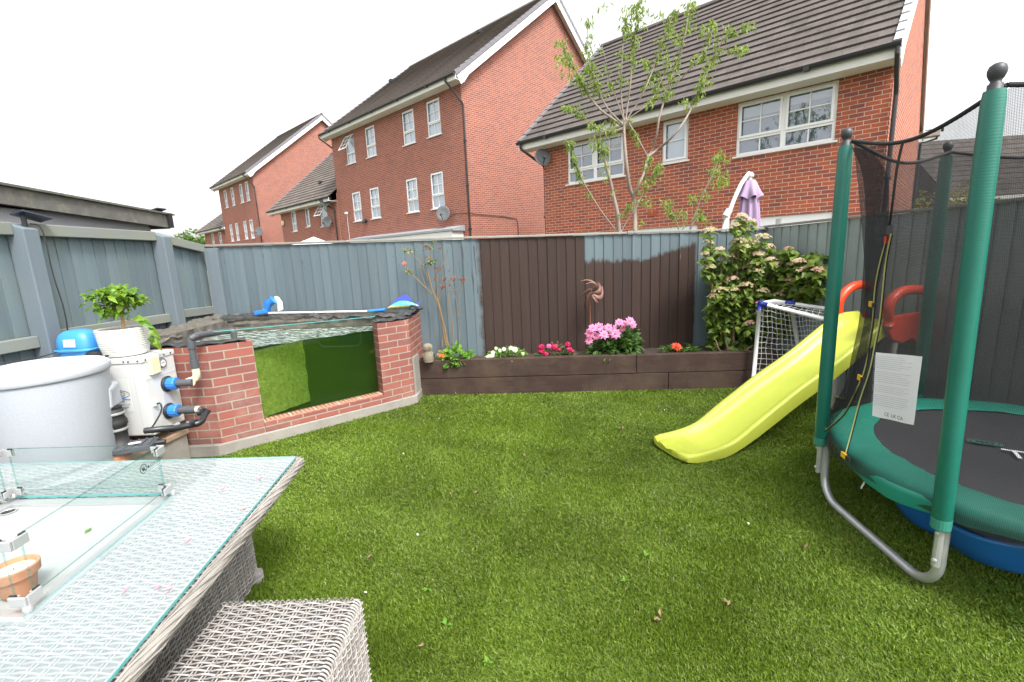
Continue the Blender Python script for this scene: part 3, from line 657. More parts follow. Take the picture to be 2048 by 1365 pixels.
# ------------------------------------------------------------------ neighbour's shed behind the side fence
SH = thing('shed', 'flat roofed grey shed with a mossy dark fascia behind the side fence', 'shed', (-5.2, 4.0, 0))
s_ = MB(); s_.box(-7.2, -4.12, 2.2, 5.5, 0, 2.08); s_.build('wall', plain('shed_grey', (.33, .33, .345), .8, var=.08), SH)
s_ = MB()
for i in range(4): s_.box(-4.115, -4.10, 2.25, 5.45, 1.60 + i * .14, 1.60 + i * .14 + .132)
s_.build('cladding', plain('shed_boards', (.36, .36, .38), .75, var=.1), SH)
s_ = MB(); s_.beam((-4.06, 2.0, 2.335), (-4.0, 5.66, 2.155), .05, .15); s_.beam((-4.02, 5.66, 2.15), (-7.2, 5.66, 2.15), .05, .15)
s_.build('fascia', plain('mossy_fascia', (.115, .112, .102), .9, var=.4, nscale=5, bump=.5, dirt=((.23, .22, .15), .7)), SH)
s_ = MB(); s_.add([(-7.3, 1.95, 2.50), (-4.0, 1.95, 2.425), (-3.95, 5.70, 2.245), (-7.3, 5.70, 2.3), (-7.3, 1.95, 2.46), (-4.0, 1.95, 2.405), (-3.95, 5.70, 2.225), (-7.3, 5.70, 2.26)], [(0, 1, 2, 3), (7, 6, 5, 4), (4, 5, 1, 0), (5, 6, 2, 1), (6, 7, 3, 2), (7, 4, 0, 3)])
s_.build('roof', plain('roof_felt', (.10, .10, .09), .95, var=.3, dirt=((.25, .24, .12), .6)), SH)
# solar lamp on the shed corner
L_ = thing('solar_lamp', 'small black solar lamp clipped to the corner of the shed fascia', 'solar lamp', (-3.96, 5.6, 2.1))
q = MB(); q.box(-3.965, -3.94, 5.58, 5.64, 2.08, 2.24); q.build('bracket', M['black'], L_)
q = MB(); q.obox((-3.99, 5.50, 2.275), (.045, .0, .012), (0, .07, 0), (-.003, 0, .009)); q.build('panel', M['black'], L_, bevel=.004)
SP = thing('solar_light', 'tilted solar panel on a black stalk on top of the left fence post', 'solar panel', (-3.58, 3.56, 1.96))
q = MB(); q.tube([(-3.58, 3.55, 1.95), (-3.58, 3.55, 2.03)], .016, 8); q.ball((-3.58, 3.55, 2.04), .02); q.build('stalk', M['black'], SP)
q = MB(); q.obox((-3.565, 3.60, 2.035), (.05, .0, .012), (.0, .11, -.02), (-.002, .0015, .007)); q.build('panel', plain('solar_glass', (.03, .035, .06), .15), SP, bevel=.003)
q = MB(); q.tube(smooth_path([(-3.57, 3.58, 1.98), (-3.53, 3.62, 1.93), (-3.53, 3.625, 1.6), (-3.52, 3.64, 1.3), (-3.54, 3.62, 1.06), (-3.4, 3.3, 1.02), (-3.5, 2.9, 1.03)], 4), .005, 5); q.build('cable', M['black'], SP)
# ================================================================== POND
PH = .953
pA, pB, pC_, pD = Vector((-2.554, 3.778, 0)), Vector((-2.286, 4.0, 0)), Vector((-1.39, 4.724, 0)), Vector((-1.119, 4.969, 0))
fd = (pD - pA).normalized(); fn = Vector((-fd.y, fd.x, 0))          # fn points into the pond
PO = thing('brick_pond', 'raised brick pond with a glass viewing window of green water', 'pond', (-2.2, 4.6, 0))
def wallpoly(name, pts, z0, z1, mat, parent, bevel=0):
    m = MB(); m.prism([Vector((p.x, p.y, z0)) for p in pts], (0, 0, z1 - z0)); return m.build(name, mat, parent, bevel=bevel)
th = .215
# left pier with its return wall, right pier with its flank wall, sill course under the glass
wallpoly('brick_pier', [Vector((-3.55, 3.758, 0)), Vector((-2.554, 3.778, 0)), pB, pB + fn * .11, Vector((-2.66, 3.99, 0)), Vector((-3.55, 3.99, 0))], .1, PH, M['pond_brick'], PO)
wallpoly('brick_pier', [pC_, pD, Vector((-1.10, 5.55, 0)), Vector((-1.33, 5.55, 0)), Vector((-1.33, 5.02, 0)), pC_ + fn * .12], .1, PH, M['pond_brick'], PO)
sl0, sl1 = pB + fd * .002, pC_ - fd * .002
wallpoly('sill_course', [sl0 + fn * -.004, sl1 - fn * .004, sl1 + fn * .108, sl0 + fn * .108], .1, .19, M['pond_brick'], PO, .004)
# top of the sill: perforated bricks laid on edge (rows of holes)
def perf_mat():
    b = NB('perforated_brick'); uv = b.sep(b.coord('UV')); 
    u = b.math('FRACT', b.math('MULTIPLY', uv[0], 26.)); v = b.math('FRACT', b.math('MULTIPLY', uv[1], 28.))
    h = b.math('MULTIPLY', b.math('LESS_THAN', b.math('ABSOLUTE', b.math('SUBTRACT', u, .5)), .30), b.math('LESS_THAN', b.math('ABSOLUTE', b.math('SUBTRACT', v, .5)), .24))
    cell = b.math('GREATER_THAN', b.math('FRACT', b.math('MULTIPLY', uv[0], 4.44)), .05)
    c = b.mix(b.noise(b.coord(), 30.), (.44, .20, .13), (.56, .31, .22))
    c = b.mix(b.math('MULTIPLY', h, .95), c, (.05, .02, .015)); c = b.mix(cell, (.5, .43, .34), c)
    return b.done(b.pbr(c, .9, 0, b.bump(b.math('MULTIPLY', h, -1.), .8, .01), .2))
m = MB(); a, b2 = sl0 + fn * .002, sl1 + fn * .002
X = Matrix(((fd.x, fn.x, 0, a.x), (fd.y, fn.y, 0, a.y), (0, 0, 1, .19), (0, 0, 0, 1)))
m = MB(X); m.box(0, (b2 - a).length, 0, .104, .002, .012); so_ = m.build('perforated_sill', perf_mat(), PO)
# the UVs of that sill follow its own length
_u = so_.data.uv_layers[0].data; _Xi = X.inverted()
for pgn in so_.data.polygons:
    for li in pgn.loop_indices:
        q = _Xi @ (WM[PO.name] @ so_.data.vertices[so_.data.loops[li].vertex_index].co); _u[li].uv = (q.x, q.y + .003)
m = MB(); o_ = -.035
foot = [Vector((-2.92, 3.735, 0)), pA - fn * .03 - fd * .03, pD - fn * .03 + fd * .02, Vector((-1.085, 5.2, 0)), Vector((-1.085, 5.5, 0)), Vector((-1.2, 5.5, 0)), pD + fn * .1, pA + fn * .1, Vector((-2.92, 3.9, 0))]
m.prism([Vector((p.x, p.y, -.02)) for p in foot], (0, 0, .118)); m.build('concrete_footing', M['conc'], PO, bevel=.008)
m = MB(); m.prism([Vector((-1.118, 5.0, .1)), Vector((-1.098, 5.0, .1)), Vector((-1.088, 5.22, .1)), Vector((-1.098, 5.22, .1))], (0, 0, .42)); m.build('cement_smear', M['conc'], PO)
# glass
g0, g1 = pB + fn * .075 - fd * .30, pC_ + fn * .075 + fd * .02
GZ = 1.04
m = MB(); ga, gb_ = g0, g1
m.add([(ga.x, ga.y, .2), (gb_.x, gb_.y, .2), (gb_.x, gb_.y, 1.02), (ga.x, ga.y, 1.06)], [(0, 1, 2, 3)]); m.build('glass_window', glassy('pond_glass', (.88, .96, .88), .045, gain=2.2), PO)
m = MB(); m.beam((ga.x, ga.y, 1.062), (gb_.x, gb_.y, 1.022), .012, .006); m.build('glass_edge', M['glass_edge'], PO)
# inside of the pond: algae covered baffle on the left, dark green liner elsewhere
def algae():
    b = NB('algae'); co = b.coord(); f = b.ramp(b.noise(co, 30., 7, .8), [(.3, 0.), (.7, 1.)]); k = b.noise(b.map(co, (60, 60, 14)), 1., 4)
    c = b.mix(f, (.17, .25, .03), (.50, .58, .15)); c = b.mix(b.math('MULTIPLY', k, .3), c, (.12, .17, .02))
    return b.done(b.pbr(c, .95, 0, b.bump(f, .8, .02), .1))
M['algae'] = algae(); M['deep'] = plain('deep_green', (.0025, .012, .003), .6, var=.5, nscale=3); M['deepfloor'] = plain('pond_floor', (.005, .012, .003), .9, var=.5, nscale=5)
m = MB(); q0, q1 = Vector((-2.36, 4.10, 0)), Vector((-2.11, 4.58, 0))
P = [[Vector((lerp(q0.x, q1.x, i / 16) + .025 * noise.noise((i * .5, j * .6, 3)), lerp(q0.y, q1.y, i / 16), .2 + .64 * j / 10)) for j in range(11)] for i in range(17)]
m.grid(P); m.build('algae_wall', M['algae'], PO, smooth=True)
m = MB(); m.quad((q1.x, q1.y, .16), (q1.x - .35, 5.12, .16), (q1.x - .35, 5.12, .86), (q1.x, q1.y, .86)); m.build('baffle_side', M['deep'], PO)
m = MB(); _a, _b = pB + fn * .083, pC_ + fn * .083; m.prism([Vector((_a.x, _a.y, .165)), Vector((_b.x, _b.y, .165)), Vector((-1.36, 4.88, .165)), Vector((-1.36, 5.11, .165)), Vector((-2.36, 5.11, .165))], (0, 0, .69))
b = NB('murky_water'); pv = b.n('ShaderNodeVolumePrincipled'); pv.inputs['Color'].default_value = (.085, .17, .03, 1); pv.inputs['Density'].default_value = 1.9; pv.inputs['Absorption Color'].default_value = (.10, .22, .04, 1); b.l(pv.outputs[0], b.out.inputs[1])
m.build('murky_water', b.m, PO)
m = MB(); m.quad((-2.34, 5.13, .12), (-1.25, 5.13, .12), (-1.25, 5.13, .9), (-2.34, 5.13, .9)); m.quad((-1.345, 4.86, .12), (-1.345, 5.13, .12), (-1.345, 5.13, .9), (-1.345, 4.86, .9)); m.build('liner_wall', M['deep'], PO)
m = MB(); _a, _b = pB + fn * .07, pC_ + fn * .07; m.add([(_a.x, _a.y, .16), (_b.x, _b.y, .16), (-1.3, 5.2, .16), (-2.4, 5.2, .16)], [(0, 1, 2, 3)]); m.build('pond_floor', M['deepfloor'], PO)
def water_mat():
    b = NB('pond_water'); co = b.coord(); x, y, z = b.sep(co)
    rip = b.noise(b.map(co, (9, 16, 1), (0, 0, .69)), 1., 5, .6)
    ch = b.noise(b.map(co, (7, 24, 1), (0, 0, .69)), 1.3, 7, .72)
    foam = b.ramp(ch, [(.46, 0.), (.60, 1.)])
    n = b.bump(rip, .6, .05)
    p = b.pbr(b.mix(b.noise(co, 4.), (.02, .04, .03), (.05, .075, .055)), .06, 0, n, .6)
    d = b.pbr((.62, .66, .66), .6)
    gl = b.n('ShaderNodeBsdfGlossy'); gl.inputs['Roughness'].default_value = .05; b.l(n, gl.inputs['Normal'])
    t = b.n('ShaderNodeBsdfTransparent'); t.inputs[0].default_value = (.72, .85, .5, 1)
    df = b.n('ShaderNodeMixShader'); df.inputs[0].default_value = .30; b.l(t.outputs[0], df.inputs[1]); b.l(b.pbr((.12, .17, .13), .5), df.inputs[2])
    m1 = b.n('ShaderNodeMixShader'); b.l(schlick(b, .04, 2.), m1.inputs[0]); b.l(df.outputs[0], m1.inputs[1]); b.l(gl.outputs[0], m1.inputs[2])
    m2 = b.n('ShaderNodeMixShader'); b.l(b.math('MULTIPLY', foam, .62), m2.inputs[0]); b.l(m1.outputs[0], m2.inputs[1]); b.l(d, m2.inputs[2])
    return b.done(m2.outputs[0])
m = MB(); WZ = .878
P = []
for i in range(41):
    row = []
    for j in range(25):
        u, v = i / 40, j / 24
        base = lerp(Vector((-3.42, 3.95 , 0)), Vector((-1.33, 4.78, 0)), u) if False else None
        a_ = Vector((lerp(-3.42, -1.34, u), 5.16, 0)); 
        xx = a_.x; yf = 3.99 if xx < -2.66 else (pB + fn * .082).y + (xx - (pB + fn * .082).x) * fd.y / fd.x
        yf = max(yf, 3.99) if xx < -2.35 else yf
        yy = lerp(yf, 5.16, v); row.append(Vector((xx, yy, WZ + .012 * noise.noise((xx * 6, yy * 9, 0)) + .006 * noise.noise((xx * 18, yy * 25, 4)))))
    P.append(row)
m.grid(P); m.build('water', water_mat(), PO, smooth=True)
# liner folded over the top of the walls: crumpled sheet
def crumple(path, w0, w1, zf, seed, amp=.02, n=40, k=8, drop=0.):
    path = smooth_path(path, max(2, n // len(path))); P = []
    for i, p in enumerate(path):
        t = (path[min(i + 1, len(path) - 1)] - path[max(i - 1, 0)]).normalized(); sd = Vector((-t.y, t.x, 0))
        row = []
        for j in range(k + 1):
            v = j / k; q = p + sd * lerp(w0, w1, v)
            hgt = amp * (1.2 * abs(noise.noise((q.x * 7 + seed, q.y * 7, 1.3))) + .5 * noise.noise((q.x * 19, q.y * 19 + seed, .3)) + .3 * noise.noise((q.x * 45, q.y * 45 + seed, .3)))
            e = min(v, 1 - v) * k
            z = p.z + hgt + (0 if drop == 0 or e >= 1 else -drop * (1 - e) * (.6 + .6 * noise.noise((q.x * 11, q.y * 11, seed))))
            row.append(Vector((q.x + .3 * amp * noise.noise((q.x * 13, q.y * 13, 9)), q.y, z)))
        P.append(row)
    m_ = MB(); m_.grid(P); return m_
LI = 'pond_liner'
crumple([(-1.10, 5.30, 1.0), (-1.9, 5.34, 1.02), (-2.7, 5.36, 1.03), (-3.35, 5.34, 1.02)], -.20, .24, 0, 2., .034, 110, 12, .06).build('back_liner', M['liner'], PO, auto=35)
crumple([(-3.45, 5.5, 1.03), (-3.44, 4.9, 1.01), (-3.42, 4.3, .99), (-3.36, 3.80, .97)], -.12, .26, 0, 5., .032, 80, 10, .05).build('side_liner', M['stonedark'], PO, auto=35)
m = MB()      # stone faced inner edge under the liner
P = []
for i in range(60):
    x = lerp(-3.25, -1.25, i / 59); P.append([Vector((x, 5.13 - .02 * abs(noise.noise((x * 9, j * .8, 7))) - .01 * (j % 2), lerp(.86, 1.03, j / 5) + .01 * noise.noise((x * 6, j, 1)))) for j in range(6)])
m.grid(P); 
P = []
for i in range(40):
    y = lerp(3.98, 5.15, i / 39); P.append([Vector((-3.17 + .03 * noise.noise((y * 9, j * .8, 3)), y, lerp(.84, 1.01, j / 5) + .012 * noise.noise((y * 7, j, 2)))) for j in range(6)])
m.grid(P); m.build('inner_edge', M['stonedark'], PO, auto=30)
crumple([(-3.2, 3.86, PH + .012), (-2.9, 3.865, PH + .014), (-2.62, 3.875, PH + .012), (-2.36, 4.03, PH + .012)], -.085, .10, 0, 8., .022, 44, 8, .006).build('pier_liner', M['liner'], PO, auto=35)
crumple([(-1.45, 4.80, PH + .01), (-1.22, 5.0, PH + .014), (-1.2, 5.25, PH + .018), (-1.19, 5.5, PH + .03)], -.09, .09, 0, 11., .03, 40, 8, .006).build('pier_liner', M['liner'], PO, auto=35)
# ------------------------------------------------------------------ things lying on the pond
NP = thing('pool_pole', 'long white pole with blue grip lying across the pond liner', 'pole', (-2.1, 5.22, 1.09))
a, b2 = dep(532, 627, 5.2), dep(735, 623, 5.2); c = dep(770, 620, 5.2)
m = MB(); m.tube([a, b2], .013, 10); m.build('shaft', M['whitemetal'], NP); m = MB(); m.tube([b2, c], .017, 10); m.build('grip', M['bluep'], NP)
VH = thing('pond_vacuum_head', 'bright blue pond vacuum head with a white filter bag standing on the liner', 'vacuum head', (-2.85, 5.22, 1.06))
m = MB(); m.obox(dep(525, 624, 5.2), (.07, 0, .01), (0, .05, 0), (0, 0, .022)); m.tube([dep(533, 620, 5.2), dep(538, 608, 5.2), dep(547, 600, 5.2)], [.03, .04, .045], 12); m.tube([dep(532, 618, 5.2), dep(530, 600, 5.2)], [.02, .014], 8); m.build('nozzle', M['bluep'], VH, bevel=.006)
m = MB(); bp = [dep(546, 593, 5.22), dep(553, 596, 5.22), dep(560, 606, 5.22), dep(562, 622, 5.22), dep(553, 625, 5.22), dep(552, 612, 5.22), dep(547, 600, 5.22)]
m.prism([p + Vector((0, .02, 0)) for p in bp], (0, .05, 0)); m.build('filter_bag', M['paper'], VH, bevel=.012)
FI = thing('fish_ornament', 'painted metal fish ornament in blue, turquoise and yellow on the pond corner', 'ornament', (-1.3, 5.42, 1.03))
FY = 5.42
def fp(pts): return [dep(x, y, FY) for x, y in pts]
m = MB(); top = [(775, 616), (782, 611), (790, 606), (800, 602), (812, 602), (824, 605), (832, 609), (838, 612)]; bot = [(775, 617), (784, 617), (793, 618), (803, 617), (813, 616), (823, 614), (832, 613), (838, 613)]
P = []
for k_, f_ in ((0, 0), (1, -.035), (0, 0)):
    pass
TP_, BP_ = fp(top), fp(bot); P = []
for i in range(8):
    mid = (TP_[i] + BP_[i]) / 2; hh = (TP_[i] - BP_[i]).length / 2; P.append([mid + Vector((0, -.032 * math.sin(q) * min(1, hh / .03), 0)) + (TP_[i] - mid) * math.cos(q) for q in [2 * math.pi * j / 10 for j in range(10)]])
m.grid(P, cv=True)
def fishmat():
    b = NB('fish_paint'); x, y, z = b.sep(b.coord()); f = b.math('MULTIPLY', b.math('ADD', z, .005), 10.5); sp = b.ramp(b.noise(b.coord(), 120., 2), [(.55, 0.), (.6, 1.)])
    c = b.ramp(f, [(0., (.55, .45, .10)), (.35, (.6, .55, .2)), (.5, (.05, .45, .55)), (.8, (.03, .35, .60))]); c = b.mix(b.math('MULTIPLY', sp, .4), c, (.75, .7, .5))
    return b.done(b.pbr(c, .35))
m.build('body', fishmat(), FI, smooth=True)
m = MB(); m.prism(fp([(787, 607), (790, 599), (800, 594), (808, 590), (815, 590), (820, 596), (824, 605), (812, 602), (800, 602)]), (0, .006, 0)); m.prism(fp([(832, 609), (838, 604), (841, 600), (839, 610), (837, 617), (834, 613)]), (0, .006, 0)); m.build('fin', plain('fin_blue', (.07, .10, .50), .5), FI)
m = MB(); m.tube(smooth_path([dep(818, 617, 5.36), dep(824, 612, 5.36), dep(833, 614, 5.36), dep(838, 618, 5.36), dep(846, 617, 5.36)], 4), .012, 8); hose = tag(m.build('hose_offcut', M['rubber']), 'short dark hose end lying in front of the fish ornament', 'hose'); setorigin(hose, dep(830, 615, 5.36))
# ------------------------------------------------------------------ filter kit on a stone plinth
PLZ = .27
pn = thing('stone_plinth', 'low sandstone plinth carrying the pond filter and heater', 'plinth', (-3.2, 3.2, 0))
m = MB(); m.prism([Vector((-3.6, 2.55, 0)), Vector((-2.95, 2.62, 0)), Vector((-2.80, 3.72, 0)), Vector((-3.6, 3.72, 0))], (0, 0, PLZ - .05)); m.build('base', M['conc'], pn)
m = MB(); m.prism([Vector((-3.6, 2.53, PLZ - .048)), Vector((-2.93, 2.60, PLZ - .048)), Vector((-2.78, 3.735, PLZ - .048)), Vector((-3.6, 3.735, PLZ - .048))], (0, 0, .048)); m.build('slab', M['stone'], pn, bevel=.008)
DR = thing('filter_drum', 'large pale grey speckled filter drum with a domed white lid', 'filter drum', (-3.13, 2.97, PLZ))
dc = Vector((-3.13, 2.97, 0))
m = MB(); m.lathe(dc, [(.315, PLZ + .002), (.32, PLZ + .015), (.350, .90), (.352, .935), (.362, .942), (.366, .95), (.366, .984), (.362, .992), (.345, .994), (.33, .985)], 64); m.build('tank', M['drum'], DR, smooth=True, auto=50)
m = MB(); m.lathe(dc, [(.345, .994), (.35, 1.0), (.34, 1.008), (.28, 1.016), (.2, 1.03), (.1, 1.04), (.001, 1.043)], 64); m.build('lid', plain('lid_pale', (.66, .68, .70), .4, var=.06, nscale=20), DR, smooth=True)
m = MB()     # moulded outlet box on the right of the drum
ob = Vector((-2.86, 3.10, 0)); m.add([(-2.92, 2.95, .66), (-2.80, 3.08, .66), (-2.86, 3.25, .66), (-3.0, 3.25, .66), (-2.90, 2.97, .82), (-2.80, 3.10, .80), (-2.86, 3.24, .82), (-3.0, 3.24, .85), (-2.93, 3.05, .92)], [(3, 2, 1, 0), (0, 1, 5, 4), (1, 2, 6, 5), (2, 3, 7, 6), (3, 0, 4, 7), (4, 5, 8), (5, 6, 8), (6, 7, 8), (7, 4, 8)])
m.build('outlet_box', M['drum'], DR, bevel=.015)
m = MB(); m.lathe((-2.845, 3.13, 0), [(.055, .66), (.055, .64), (.062, .635), (.062, .60), (.056, .595), (.07, .56), (.072, .53), (.062, .52), (.064, .48), (.058, .475), (.06, .38)], 24); m.build('rubber_coupling', M['rubber'], DR, smooth=True)
m = MB(); 
for z in (.617, .50): m.lathe((-2.845, 3.13, 0), [(.0655, z - .008), (.0665, z), (.0655, z + .008)], 24)
m.build('hose_clip', M['steel'], DR)
for i, (px, py) in enumerate([(214, 714), (200, 722)]):
    m = MB(); m.lathe(gz(px, py, .985), [(.012, 0), (.012, .012), (.001, .015)], 8); m.build('latch_screw', M['black'], DR)
SV = thing('slide_valve', 'flat black slide valve with ribs and a white sticker under the rubber coupling', 'valve', (-2.83, 3.15, .34))
m = MB(); sx = Vector((.93, .36, 0)); sy = Vector((-.36, .93, 0)); cen = Vector((-2.76, 3.13, .36))
m.obox(cen, sx * .14, sy * .085, Vector((0, 0, .02)))
for k in range(6): m.obox(cen + sx * (-.12 + .048 * k) + Vector((0, 0, .024)), sx * .006, sy * .08, Vector((0, 0, .006)))
m.build('body', M['greyplast'], SV, bevel=.005)
m = MB(); m.obox(cen + sx * .03 - sy * .03 + Vector((0, 0, .034)), sx * .035, sy * .014, Vector((0, 0, .002))); m.build('sticker', M['paper'], SV)
m = MB(); e0 = cen + sx * .14; e1 = dep(398, 838, 3.62)
m.tube([e0, e0 + sx * .06], .02, 10); m.build('spindle', M['black'], SV)
m = MB(); m.tube([dep(290, 858, 3.25), dep(345, 858, 3.28)], .006, 6); m.tube([dep(335, 862, 3.27), dep(358, 847, 3.28)], .012, 6); m.build('pull_handle', M['alu'], SV)
m = MB(); m.lathe((-2.86, 3.1, 0), [(.085, PLZ + .002), (.085, .31), (.075, .335)], 20); m.build('pipe_stub', M['orange'], SV)
# heater
HT = thing('pond_heater', 'white metal pond heater box with blue pipe unions, gauge and cream switch box', 'pond heater', (-3.1, 3.54, PLZ))
hx0, hx1, hy0, hy1, hz0, hz1 = -3.52, -2.78, 3.375, 3.715, .345, .945
m = MB(); m.box(hx0, hx1, hy0, hy1, hz0, hz1); m.build('casing', M['whitemetal'], HT, bevel=.012)
m = MB(); m.box(hx0 - .004, hx1 + .006, hy0 - .006, hy1 + .006, hz1 - .03, hz1 + .012); m.build('top_cover', M['whitemetal'], HT, bevel=.008)
m = MB(); 
for x in (hx0 + .05, hx1 - .09):
    for y in (hy0 + .03, hy1 - .07): m.box(x, x + .04, y, y + .04, PLZ + .001, hz0 + .005)
m.build('foot', M['rubber'], HT)
m = MB()
for x in (-2.87, -2.905, -2.80, -3.2): m.lathe((x, hy0 - .0065, hz1 - .01), [(.007, 0), (.006, .003), (.001, .004)], 8, (0, -1, 0))
for y in (3.41, 3.67, 3.6): m.lathe((hx1 + .0065, y, hz1 - .01), [(.007, 0), (.006, .003), (.001, .004)], 8, (1, 0, 0))
m.build('screw', M['dishdark'], HT)
m = MB(); m.box(-2.858, -2.853, hy0 - .0025, hy0 - .0005, hz0 + .02, hz1 - .04); m.box(hx1 + .0005, hx1 + .002, hy0 + .01, hy1 - .01, .78, .784); m.build('panel_seam', M['inkgrey'], HT)
m = MB(); m.box(-3.13, -2.905, hy0 - .003, hy0 - .001, .545, .80); lab = m.build('maker_label', plain('label_pale', (.63, .64, .62), .5, var=.03), HT)
m = MB()
for k, (rx, rz) in enumerate(((.09, .03), (.055, .018), (.028, .009))):
    m.tube([(-3.0 + rx * math.cos(q), hy0 - .0045, .685 + rz * math.sin(q)) for q in [2 * math.pi * j / 28 for j in range(29)]], .0018, 4)
m.tube([(-3.0 + .014 * math.cos(q), hy0 - .0045, .735 + .018 * math.sin(q)) for q in [2 * math.pi * j / 14 for j in range(15)]], .002, 4)
add_text(m, 'ntal', .034, (-3.005, hy0 - .0045, .622), (1, 0, 0), (0, 0, 1)); add_text(m, 'ditioners Ltd', .021, (-3.03, hy0 - .0045, .598), (1, 0, 0), (0, 0, 1))
for z, x1 in ((.582, -2.93), (.571, -2.95), (.56, -2.96)): m.box(-3.02, x1, hy0 - .005, hy0 - .004, z, z + .003)
m.build('lettering', M['ink'], lab)
m = MB(); m.tube([(-3.09 + .01 * j, hy0 - .0046, .648 + .006 * math.sin((j - 5) * .35)) for j in range(19)], .003, 4); m.build('blue_wave', M['bluep'], lab)
def on_side(px, py): return pl(px, py, (hx1, 0), (0, 1))
m = MB(); c0 = on_side(305, 731); m.box(hx1 - .001, hx1 + .028, c0.y - .048, c0.y + .048, c0.z - .07, c0.z + .07); m.build('switch_box', M['cream'], HT, bevel=.008)
gp = on_side(323, 726); m = MB(); m.lathe((hx1, gp.y, gp.z), [(.036, 0), (.036, .014), (.031, .016), (.031, .010)], 20, (1, 0, 0)); g_ = m.build('pressure_gauge', M['dish'], HT); m = MB(); m.lathe((hx1, gp.y, gp.z), [(.03, .011), (.001, .0115)], 20, (1, 0, 0)); m.build('dial', M['paper'], g_); m = MB(); m.beam((hx1 + .0135, gp.y - .018, gp.z), (hx1 + .0135, gp.y + .014, gp.z + .006), .003, .002); m.build('needle', M['ink'], g_)
sp_ = on_side(337, 798); m = MB(); m.box(hx1, hx1 + .002, sp_.y - .05, sp_.y + .05, sp_.z - .055, sp_.z + .055); m.build('rating_plate', M['silverlabel'], HT)
for px, py in ((333, 768), (337, 822)):
    u0 = on_side(px, py); m = MB(); m.lathe((hx1, u0.y, u0.z), [(.062, 0), (.064, .012), (.056, .02)], 24, (1, 0, 0)); m.build('port_flange', M['black'], HT)
    m = MB(); 
    P = []
    for z_ in (.016, .02, .075, .085):
        P.append([Vector((hx1 + z_, u0.y + (.047 if .018 < z_ < .08 else .043) * (1 + .05 * (j % 2)) * math.cos(2 * math.pi * j / 28), u0.z + (.047 if .018 < z_ < .08 else .043) * (1 + .05 * (j % 2)) * math.sin(2 * math.pi * j / 28))) for j in range(28)])
    m.grid(P, cv=True); m.f.append(tuple(84 + j for j in range(28))); m.build('union_nut', M['bluep'], HT)
# flow and return pipes (they hang on the heater)
u1, u2 = on_side(333, 768), on_side(337, 822)
FPi = thing('flow_pipe', 'upper heater pipe rising from grey and cream fittings, over the brick wall to the water', 'pipe', (u1.x + .09, u1.y, u1.z))
x1 = hx1 + .085
m = MB(); m.tube([(x1, u1.y, u1.z), (x1 + .12, u1.y + .01, u1.z)], .030, 14); m.build('socket', M['greyplast'], FPi)
m = MB(); tp = Vector((dep(394, 756, 3.66).x, 3.66, u1.z)); m.tube(smooth_path([(x1 + .12, u1.y + .01, u1.z), (tp.x - .05, u1.y + .02, u1.z), (tp.x - .015, 3.655, u1.z + .012), (tp.x, 3.66, u1.z + .05), (tp.x, 3.66, u1.z + .10)], 4), .028, 14); m.build('elbow', M['cream'], FPi)
zt_ = 1.035
m = MB(); m.tube([(tp.x, 3.66, u1.z + .10), (tp.x, 3.66, zt_ - .03)], .025, 14); m.tube([(tp.x, 3.66, u1.z + .10), (tp.x, 3.66, u1.z + .17)], .031, 14); m.tube([(tp.x, 3.66, zt_ - .07), (tp.x, 3.66, zt_ - .01)], .031, 14); m.build('riser', M['greyplast'], FPi)
m = MB(); en = dep(466, 662, 4.15); m.tube(smooth_path([(tp.x, 3.66, zt_ - .03), (tp.x + .002, 3.662, zt_), (tp.x + .03, 3.69, zt_ + .025), (lerp(tp.x, en.x, .5), lerp(3.66, en.y, .5), en.z + .02), (en.x - .03, en.y - .03, en.z), (en.x, en.y, en.z - .01), (en.x, en.y, en.z - .10)], 4), .026, 14); m.build('overflow', M['greyplast'], FPi)
RP = thing('return_pipe', 'lower heater pipe looping forward in black elbows and back to the valve', 'pipe', (u2.x + .09, u2.y, u2.z))
m = MB(); m.tube([(x1, u2.y, u2.z), (x1 + .14, u2.y, u2.z)], .030, 14); m.build('socket', M['greyplast'], RP)
m = MB(); m.tube([(x1 + .14, u2.y, u2.z), (x1 + .165, u2.y, u2.z)], .027, 14); m.build('cream_ring', M['cream'], RP)
m = MB(); k1 = dep(415, 824, u2.y - .02); k2 = dep(398, 847, 3.30); k3 = dep(360, 855, 3.28); k4 = dep(290, 862, 3.24)
m.tube([(x1 + .165, u2.y, u2.z), k1 - Vector((.02, 0, 0)), k1, k1 + Vector((-.004, -.03, -.012)), k2 + Vector((.004, .03, .008)), k2, k3, k4], .023, 14); m.tube([k1 - Vector((.07, 0, 0)), k1 - Vector((.015, 0, 0))], .029, 14); m.tube([k2 - Vector((.08, 0, -.002)), k2 - Vector((.015, 0, 0))], .029, 14); m.build('loop', M['black'], RP, smooth=True)
m = MB(); s0 = on_side(309, 808); m.box(hx1, hx1 + .02, s0.y - .02, s0.y + .012, s0.z - .015, s0.z + .015); m.build('cable_gland', M['whitemetal'], HT)
m = MB(); m.tube(smooth_path([s0 + Vector((.02, 0, 0)), s0 + Vector((.045, .0, .0)), s0 + Vector((.052, -.01, -.05)), s0 + Vector((.03, -.05, -.12)), s0 + Vector((.0, -.09, -.18))], 4), .006, 6); m.build('cable', M['black'], HT, smooth=True)
